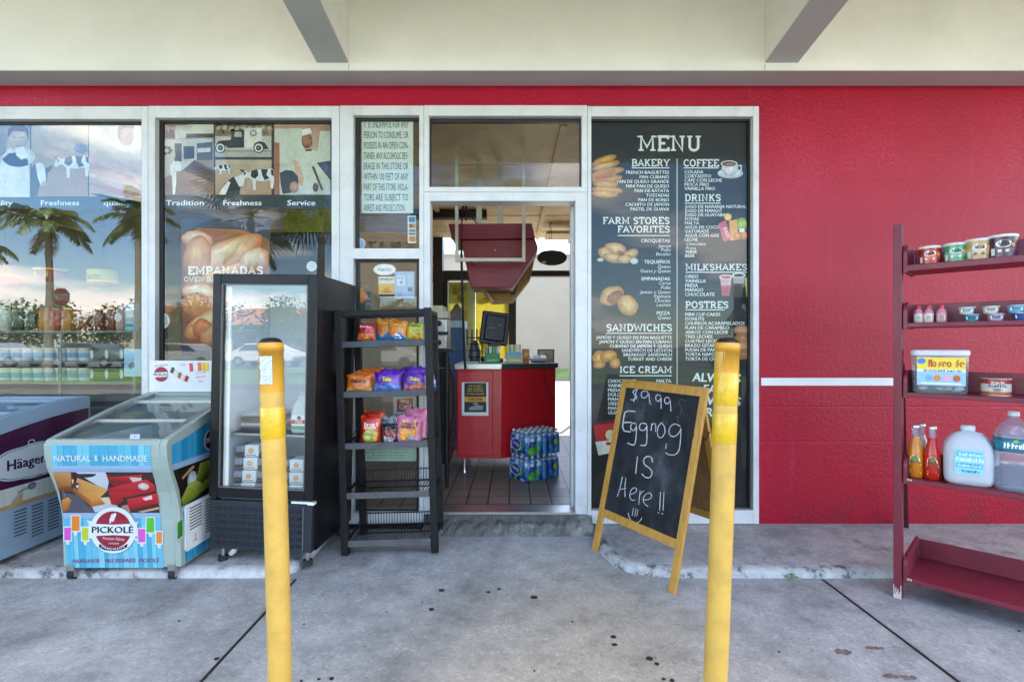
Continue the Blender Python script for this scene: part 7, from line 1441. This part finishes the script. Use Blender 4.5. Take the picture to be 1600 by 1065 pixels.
# hanging bulkhead
hb = thing('hanging_bulkhead', 'dark red faceted bulkhead hanging from the shop ceiling on pale bars', 'bulkhead', (0, D(4.4), 2.85))
BULK = paint('bulkhead_red', (.20,.008,.018), .5, .12, 6, coat=.0)
def ppoly(pts, d): return [(at(x, y, d).x, at(x, y, d).z) for x, y in pts]
m = MB(BULK); m.prism(ppoly([(700.3, 349.6), (830.9, 348.8), (836.5, 372.6), (706.4, 374.2)], 4.25), 'y', D(4.25), D(4.75), .006); m.build('upper_panel', hb, hb)
m = MB(BULK); m.prism(ppoly([(720, 375.2), (836.5, 373.6), (841, 388), (800.4, 449), (735.7, 449)], 4.28), 'y', D(4.28), D(4.7), .006); m.build('lower_panel', hb, hb)
m = MB(paint('raw_board', '#b08a4e', .7, .3, 9)); m.prism(ppoly([(838, 392), (829, 434), (801, 470), (768, 472), (752, 452), (800, 452)], 4.72), 'y', D(4.72), D(5.0)); m.m(DKB); m.prism(ppoly([(812, 430), (816, 428), (804, 460), (798, 460)], 4.70), 'y', D(4.70), D(4.719)); m.m(TAN); m.prism(ppoly([(754, 451), (758, 450.5), (772, 470), (768, 472)], 4.69), 'y', D(4.69), D(4.718)); m.build('inner_board', hb, hb)
CRB = paint('cream_bar', '#c9c3ae', .5)
for px in (713.5, 818.5):
    m = MB(CRB); c = at(px, 404, 4.1); m.box(c.x - .0125, c.x + .0125, D(4.1), D(4.125), c.z - .022, 2.85); m.build('bar', hb, hb)
m = MB(CRB); a_, b_ = at(716, 405.5, 4.1), at(816, 405.5, 4.1); m.box(a_.x + .001, b_.x - .001, D(4.1), D(4.125), a_.z - .013, a_.z + .013); m.box(a_.x + .1, a_.x + .12, D(4.126), D(4.285), a_.z - .008, a_.z + .008); m.box(b_.x - .12, b_.x - .1, D(4.126), D(4.285), a_.z - .008, a_.z + .008); m.build('bar', hb, hb)
for px in (748.5, 781.5):
    m = MB(CRB); c = at(px, 348, 4.45); m.box(c.x - .024, c.x + .024, D(4.45), D(4.47), c.z - .02, 2.85); m.build('strap', hb, hb)
m = MB(PRINT); a = face_art(m, 4.2795, (660, 300, 4.096)); a.ell(465, 372, 4, 4, '#d9cfc4', 1, n=10); a.stroke(arc(497, 408, 18, 18, 150, 390, 12), 2.5, '#5a1222', 1); a.stroke([(497, 395), (497, 420)], 3, '#5a1222', 1); a.scrib(380, 14 * (11), 512, 2 * 5 + 4, '#4d1020', 1); a.stroke([(560, 412), (635, 412)], 4, '#5a1222', 1); m.build('mark', hb, hb)
cw = thing('ceiling_cable', 'black cable hanging from the shop ceiling beside the bulkhead', 'cable', at(722, 330, 4.15)); m = MB(RUBBER); m.tube([at(730, 300, 4.3), at(722, 330, 4.2), at(721, 400, 4.15), at(723, 480, 4.15), at(726, 560, 4.2), at(727, 575, 4.3)], .010, 8); m.tube([at(731, 300, 4.3), at(728, 345, 4.3)], .005, 6); m.tube([at(735, 300, 4.32), at(727, 325, 4.3), at(745, 349, 4.3)], .005, 6); m.build('cable', cw, cw)
ov = thing('oval_sign', 'black oval sign hanging by two strings in the back doorway', 'sign', at(863, 402, 6.6)); m = MB(paint('dark_oval', (.02, .018, .015), .45, .2, 12)); c = at(862.5, 402.5, 6.6); m.prism([(c.x + .193 * math.cos(2 * math.pi * k / 32), c.z + .10 * math.sin(2 * math.pi * k / 32)) for k in range(32)], 'y', D(6.6), D(6.615)); m.build('board', ov, ov)
m = MB(RUBBER); m.tube([at(849, 391, 6.6), at(859, 374, 6.6), at(860, 300, 6.6)], .003, 5); m.tube([at(875, 391, 6.6), at(862, 374, 6.6), at(860, 300, 6.6)], .003, 5); m.build('string', ov, ov); m = MB(PRINT); a = face_art(m, 6.5985, (660, 300, 4.096)); a.rect(765, 442, 790, 460, '#cfc9b4', 1); m.build('tag', ov, ov)
def translucent(name):
    m, t, p = nodes(name); t.nodes.remove(p); at_ = t.nodes.new('ShaderNodeAttribute'); at_.attribute_name = 'Col'; n = nz_node(t, 20, 3)
    c = mixc(t, 1, at_.outputs['Color'], ramp(t, n.outputs['Fac'], [(.3, .85), (.7, 1)]), 'MULTIPLY'); d = t.nodes.new('ShaderNodeBsdfDiffuse'); tr = t.nodes.new('ShaderNodeBsdfTranslucent'); t.links.new(c, d.inputs[0]); t.links.new(c, tr.inputs[0])
    mx_ = t.nodes.new('ShaderNodeMixShader'); mx_.inputs[0].default_value = .5; t.links.new(d.outputs[0], mx_.inputs[1]); t.links.new(tr.outputs[0], mx_.inputs[2]); t.links.new(mx_.outputs[0], t.nodes['Material Output'].inputs[0]); return m
TPAPER = translucent('thin_poster_paper')
yp = thing('yellow_window_poster', 'yellow food poster covering the wide back window pane', 'poster', at(770, 520, 7.58)); m = MB(TPAPER); m.c = (1, 1, 1); p, q = at(743.5, 446, 7.55), at(795, 560, 7.55); m.col('#d6cc7a'); m.box(p.x, q.x, D(7.55), D(7.56), q.z, p.z); m.build('sheet', yp, yp)
m = MB(TPAPER); a = face_art(m, 7.549); rg = random.Random(3)
for k in range(14): a.blob(rg.uniform(752, 787), rg.uniform(458, 548), rg.uniform(4, 8), rg.uniform(5, 9), rg.choice(['#e0b860', '#e6dc8a', '#c8a850']), '#d6cc7a', 1 + k * .3, 30 * k, n=12, rings=3)
m.build('print', yp, yp)
yq = thing('yellow_window_poster', 'narrow yellow and green poster on the left back window pane', 'poster', at(715, 520, 7.58)); m = MB(TPAPER); p, q = at(701, 441, 7.55), at(731, 540, 7.55); m.col('#c6c27a'); m.box(p.x, q.x, D(7.55), D(7.56), q.z, p.z); m.build('sheet', yq, yq); m = MB(TPAPER); a = face_art(m, 7.549)
for k in range(7): a.blob(rg.uniform(706, 726), rg.uniform(450, 500), 6, 8, rg.choice(['#d4ca66', '#a2aa5a']), '#c6c27a', 1 + k * .3, 30 * k, n=12, rings=3)
a.txt('SALE', 716, 474, 5, '#e6e2c0', 6, 'c', .02); m.build('print', yq, yq)
op = thing('wall_poster', 'narrow dark poster with orange curve on the back wall inside the door', 'poster', at(676, 420, 7.58)); m = MB(PRINT); p, q = at(668, 400, 7.57), at(679, 440, 7.57); m.col('#6a5a2c'); m.box(p.x, q.x, D(7.57), D(7.58), q.z, p.z); a = face_art(m, 7.569)
a.stroke([(668, 410), (674, 411), (679, 418)], 3, '#e6a23a', 1); a.stroke([(668, 420), (674, 421), (679, 427)], 3, '#e08a2a', 1); m.build('sheet', op, op)

# ================================================================ GOODS BEHIND THE FIRST WINDOWS
ws = thing('window_shelf', 'dark display shelf of jars and tubs behind the first window', 'shelf', (-4.0, .5, FZ_))
SHM = paint('shelf_steel', (.16, .15, .14), .5, .15, 8)
for z in (1.365, 1.135, .985, .80):
    m = MB(SHM); m.box(-5.3, -2.80, D(3.80), D(4.15), z - .02, z, .002); m.build('shelf_board', ws, ws)
m = MB(SHM); m.box(-5.3, -2.80, D(4.151), D(4.17), FZ_, 1.40); m.build('back_panel', ws, ws)
for x in (-5.32, -4.1, -3.35, -2.80):
    m = MB(SHM); m.box(x - .012, x + .012, D(3.79), D(3.80) - .001, FZ_, 1.36); m.build('upright', ws, ws)
JARS = [(8, '#e8e6d4', '#b8c49a', 'pale cream jar at the left end of the top window shelf'), (31, '#3d4a34', '#e9ece4', 'dark green jar with a white label on the top window shelf'), (51, '#4a5440', '#e4e8dd', 'dark jar with a pale leaf label on the top window shelf'), (72, '#d98a2c', '#c23a28', 'orange jar with a red base on the top window shelf'), (90, '#c9442c', '#e9a8a0', 'red topped jar beside the orange one on the top window shelf'), (108, '#d9882a', '#e8e0c8', 'amber jar under the mirrored stop sign on the top window shelf'), (132, '#a03a22', '#d8e0c4', 'red jam jar with a green tinted label on the top window shelf'), (156, '#8e2f22', '#efe6da', 'red jam jar with a white label on the top window shelf'), (177, '#8a2a24', '#ecdcd6', 'last red jam jar before the pink bottle on the top window shelf')]
for px, c1, c2, lb in JARS:
    o = thing('food_jar', lb, 'jar', (at(px, 0, 3.92).x, D(3.92), 1.3655), (0, 0, R(-35)), 'jars on the top window shelf'); h = .19 if px not in (31, 51) else .17
    m = MB(GLOSS); m.lathe([(.04, 0, c1), (.045, .01), (.045, h * .72), (.036, h * .85)], n=20); m.build('jar', o)
    m = MB(METAL); m.lathe([(.038, h * .85, '#c8a04a' if px > 100 else '#7a7a4a'), (.038, h), (0, h + .001)], n=20); m.build('lid', o)
    m = MB(PRINT); w3 = lambda x, y, L: Vector(((.0458 + .0003 * L) * math.sin(x / .045), -(.0458 + .0003 * L) * math.cos(x / .045), y)); a = Art(m, w3, -1); a.rect(-.04, h * .18, .04, h * .6, c2, 1); a.blob(.0, h * .3, .022, .022, c1, c2, 2, n=12, rings=2); a.scrib(-.025, .005 * (11), h * .5, 2 * .004 + .009, '#2f3a30', 2); m.build('label', o)
o = thing('pink_bottle', 'tall pink bottle with round white label near the end of the top window shelf', 'bottle', (at(191, 0, 3.92).x, D(3.92), 1.3655)); m = MB(GLOSS); m.lathe([(.034, 0, '#d9a8a0'), (.04, .02), (.04, .14, '#cfa098'), (.02, .2), (.015, .24)], n=18); m.build('bottle', o); m = MB(PRINT); a = uv_art(m, (0, -.041, .1), (1, 0, 0), (0, 0, 1)); a.ell(0, 0, .028, .035, '#f0e4dc', 1, n=18); m.build('label', o)
o = thing('blue_carton', 'pale blue green carton at the right end of the top window shelf', 'carton', (at(207, 0, 3.92).x, D(3.92), 1.3655)); m = MB(PRINT); m.col('#9cc4c8'); m.box(-.035, .035, -.03, .03, 0, .21, .003); m.build('carton', o); m = MB(PRINT); a = uv_art(m, (0, -.0308, 0), (1, 0, 0), (0, 0, 1)); a.rect(-.03, .1, .03, .17, '#d8e8e4', 1); a.rect(-.028, .03, .028, .05, '#4a8a9a', 1); m.build('print', o)
tb = None
for row, z in ((0, 1.1355), (1, .9855)):
    for k in range(8):
        px = 10 + 17.5 * k; p = (at(px, 0, 3.90).x, D(3.90), z); lb = ['blue banded tub in the upper tub row of the window shelf', 'blue banded tub in the lower tub row of the window shelf'][row]
        if tb is None:
            tb = thing('food_tub', lb, 'tub', p, (0, 0, R(-30)), 'blue banded tubs in the upper tub row'); m = MB(GLOSS); m.lathe([(.036, 0, '#d9e2d8'), (.038, .025, '#3a9ac8'), (.040, .062, '#d8d8c0'), (.04, .085)], n=18); m.build('tub', tb); m = MB(PLAST); m.lathe([(.0425, .085, '#e6e8de'), (.0425, .098), (0, .099)], n=18); m.build('lid', tb)
        else: dup(tb, lb, p, group=['blue banded tubs in the upper tub row', 'blue banded tubs in the lower tub row'][row])
rl = None
for row, z in ((0, 1.1355), (1, .9855)):
    for k in range(3):
        p = (at(150 + 23 * k, 0, 3.92).x, D(3.88), z); lb = ['white round ended packet in the upper row behind the first window', 'white round ended packet in the lower row behind the first window'][row]; g_ = ['white round ended packets, upper row', 'white round ended packets, lower row'][row]
        if rl is None:
            rl = thing('round_packet', lb, 'packet', p, (0, 0, R(-38)), g_); m = MB(PRINT); m.col('#5a6a44'); m.tube([(0, 0, .05), (0, .16, .05)], .05, 20); m.build('packet', rl); m = MB(PRINT); a = uv_art(m, (0, -.001, .05), (1, 0, 0), (0, 0, 1)); a.ell(0, 0, .046, .034, '#e4ebe6', 1, n=20); m.build('end_label', rl)
        else: dup(rl, lb, p, group=g_)
bp = thing('blue_notice', 'pale blue card standing at the right end of the window shelf', 'card', at(207, 588, 3.8)); m = MB(PRINT); m.col('#a8d4e2'); p, q = at(194, 545, 3.78), at(221, 588, 3.78); m.box(p.x, q.x, D(3.78), D(3.784), q.z, p.z); a = face_art(m, 3.7795); a.poly([(200, 570), (208, 565), (211, 572), (203, 577)], '#7a8a86', 1); m.build('card', bp, bp)
for px, py, lb, ry in ((80, 430, 'yellow rimmed red paper drum hanging left behind the first window', 0), (160, 434, 'yellow paper drum hanging right behind the first window', 1), (8, 440, 'red and yellow paper drum hanging at the left edge of the first window', 0)):
    o = thing('hanging_drum', lb, 'sign', at(px, py, 4.25), group='paper drums hanging behind the first window'); m = MB(PRINT); m.c = (1, 1, 1)
    prof = [(.085, -.06, '#7a2420'), (.1, -.02, '#a8301f'), (.11, .035, '#f0c814'), (.118, .05), (.10, .052)] if ry == 0 else [(.10, -.06, '#b8402a'), (.10, -.04, '#f2d21a'), (.105, .06), (.09, .062)]
    m.lathe(prof, n=26); m.build('drum', o); m = MB(RUBBER); m.tube([(0, 0, .05), (0, 0, 2.85 - o.location.z)], .003, 5); m.build('string', o)
    m = MB(PRINT); a = Art(m, lambda x, y, L: Vector(((.112 + .0004 * L) * math.sin(x / .11), -(.112 + .0004 * L) * math.cos(x / .11), y)), -1); a.rect(-.05, -.025, .06, .02, '#e9c21a', 1)
    for k in range(2): a.scrib(-.04, .009 * (11), .008 - .02 * k, 2 * .004 + .008, '#7a241a', 2)
    m.build('label', o)
def trays(label, px, py, d, n, w_):
    o = thing('egg_tray_stack', label, 'egg trays', at(px, py, d)); 
    for k in range(n):
        m = MB(paint('olive_pulp', '#d2d84e', .8, .2, 20)); N = 24; m.sm = True
        A_ = [m.v((-w_ / 2 + w_ * i / N, 0, k * .022 + .007 * math.sin(i * 1.6))) for i in range(N + 1)]; B_ = [m.v((-w_ / 2 + w_ * i / N, .25, k * .022 + .007 * math.sin(i * 1.6))) for i in range(N + 1)]; A2 = [m.v((-w_ / 2 + w_ * i / N, 0, k * .022 + .015 + .007 * math.sin(i * 1.6))) for i in range(N + 1)]; B2 = [m.v((-w_ / 2 + w_ * i / N, .25, k * .022 + .015 + .007 * math.sin(i * 1.6))) for i in range(N + 1)]
        for i in range(N): m.f([A_[i], A_[i + 1], A2[i + 1], A2[i]]); m.f([A2[i], A2[i + 1], B2[i + 1], B2[i]]); m.f([A_[i], A_[i + 1], B_[i + 1], B_[i]]); m.f([B_[i], B_[i + 1], B2[i + 1], B2[i]])
        m.build('tray', o)
trays('stack of olive green egg trays on the tall cabinet behind the second window', 475, 362, 4.0, 9, .30)
tc_ = thing('tall_cabinet', 'tall dark cabinet behind the second window carrying egg trays', 'cabinet', (-1.63, D(4.1), FZ_)); m = MB(DKB); zt = at(0, 362, 4.0).z - .008; m.box(-1.95, -1.35, D(3.98), D(4.4), FZ_, zt, .006); m.build('carcass', tc_, tc_)
for z0, z1 in ((.25, 1.0), (1.03, zt - .1)):
    m = MB(paint('cabinet_door', (.06, .05, .035), .5, .2, 8)); m.box(-1.93, -1.37, D(3.965), D(3.979), z0, z1, .003); dd = m.build('door', tc_, tc_); m = MB(MET); m.tube([(-1.42, D(3.955), z0 + .3), (-1.42, D(3.955), z0 + .42)], .006, 8); m.build('handle', dd, tc_)
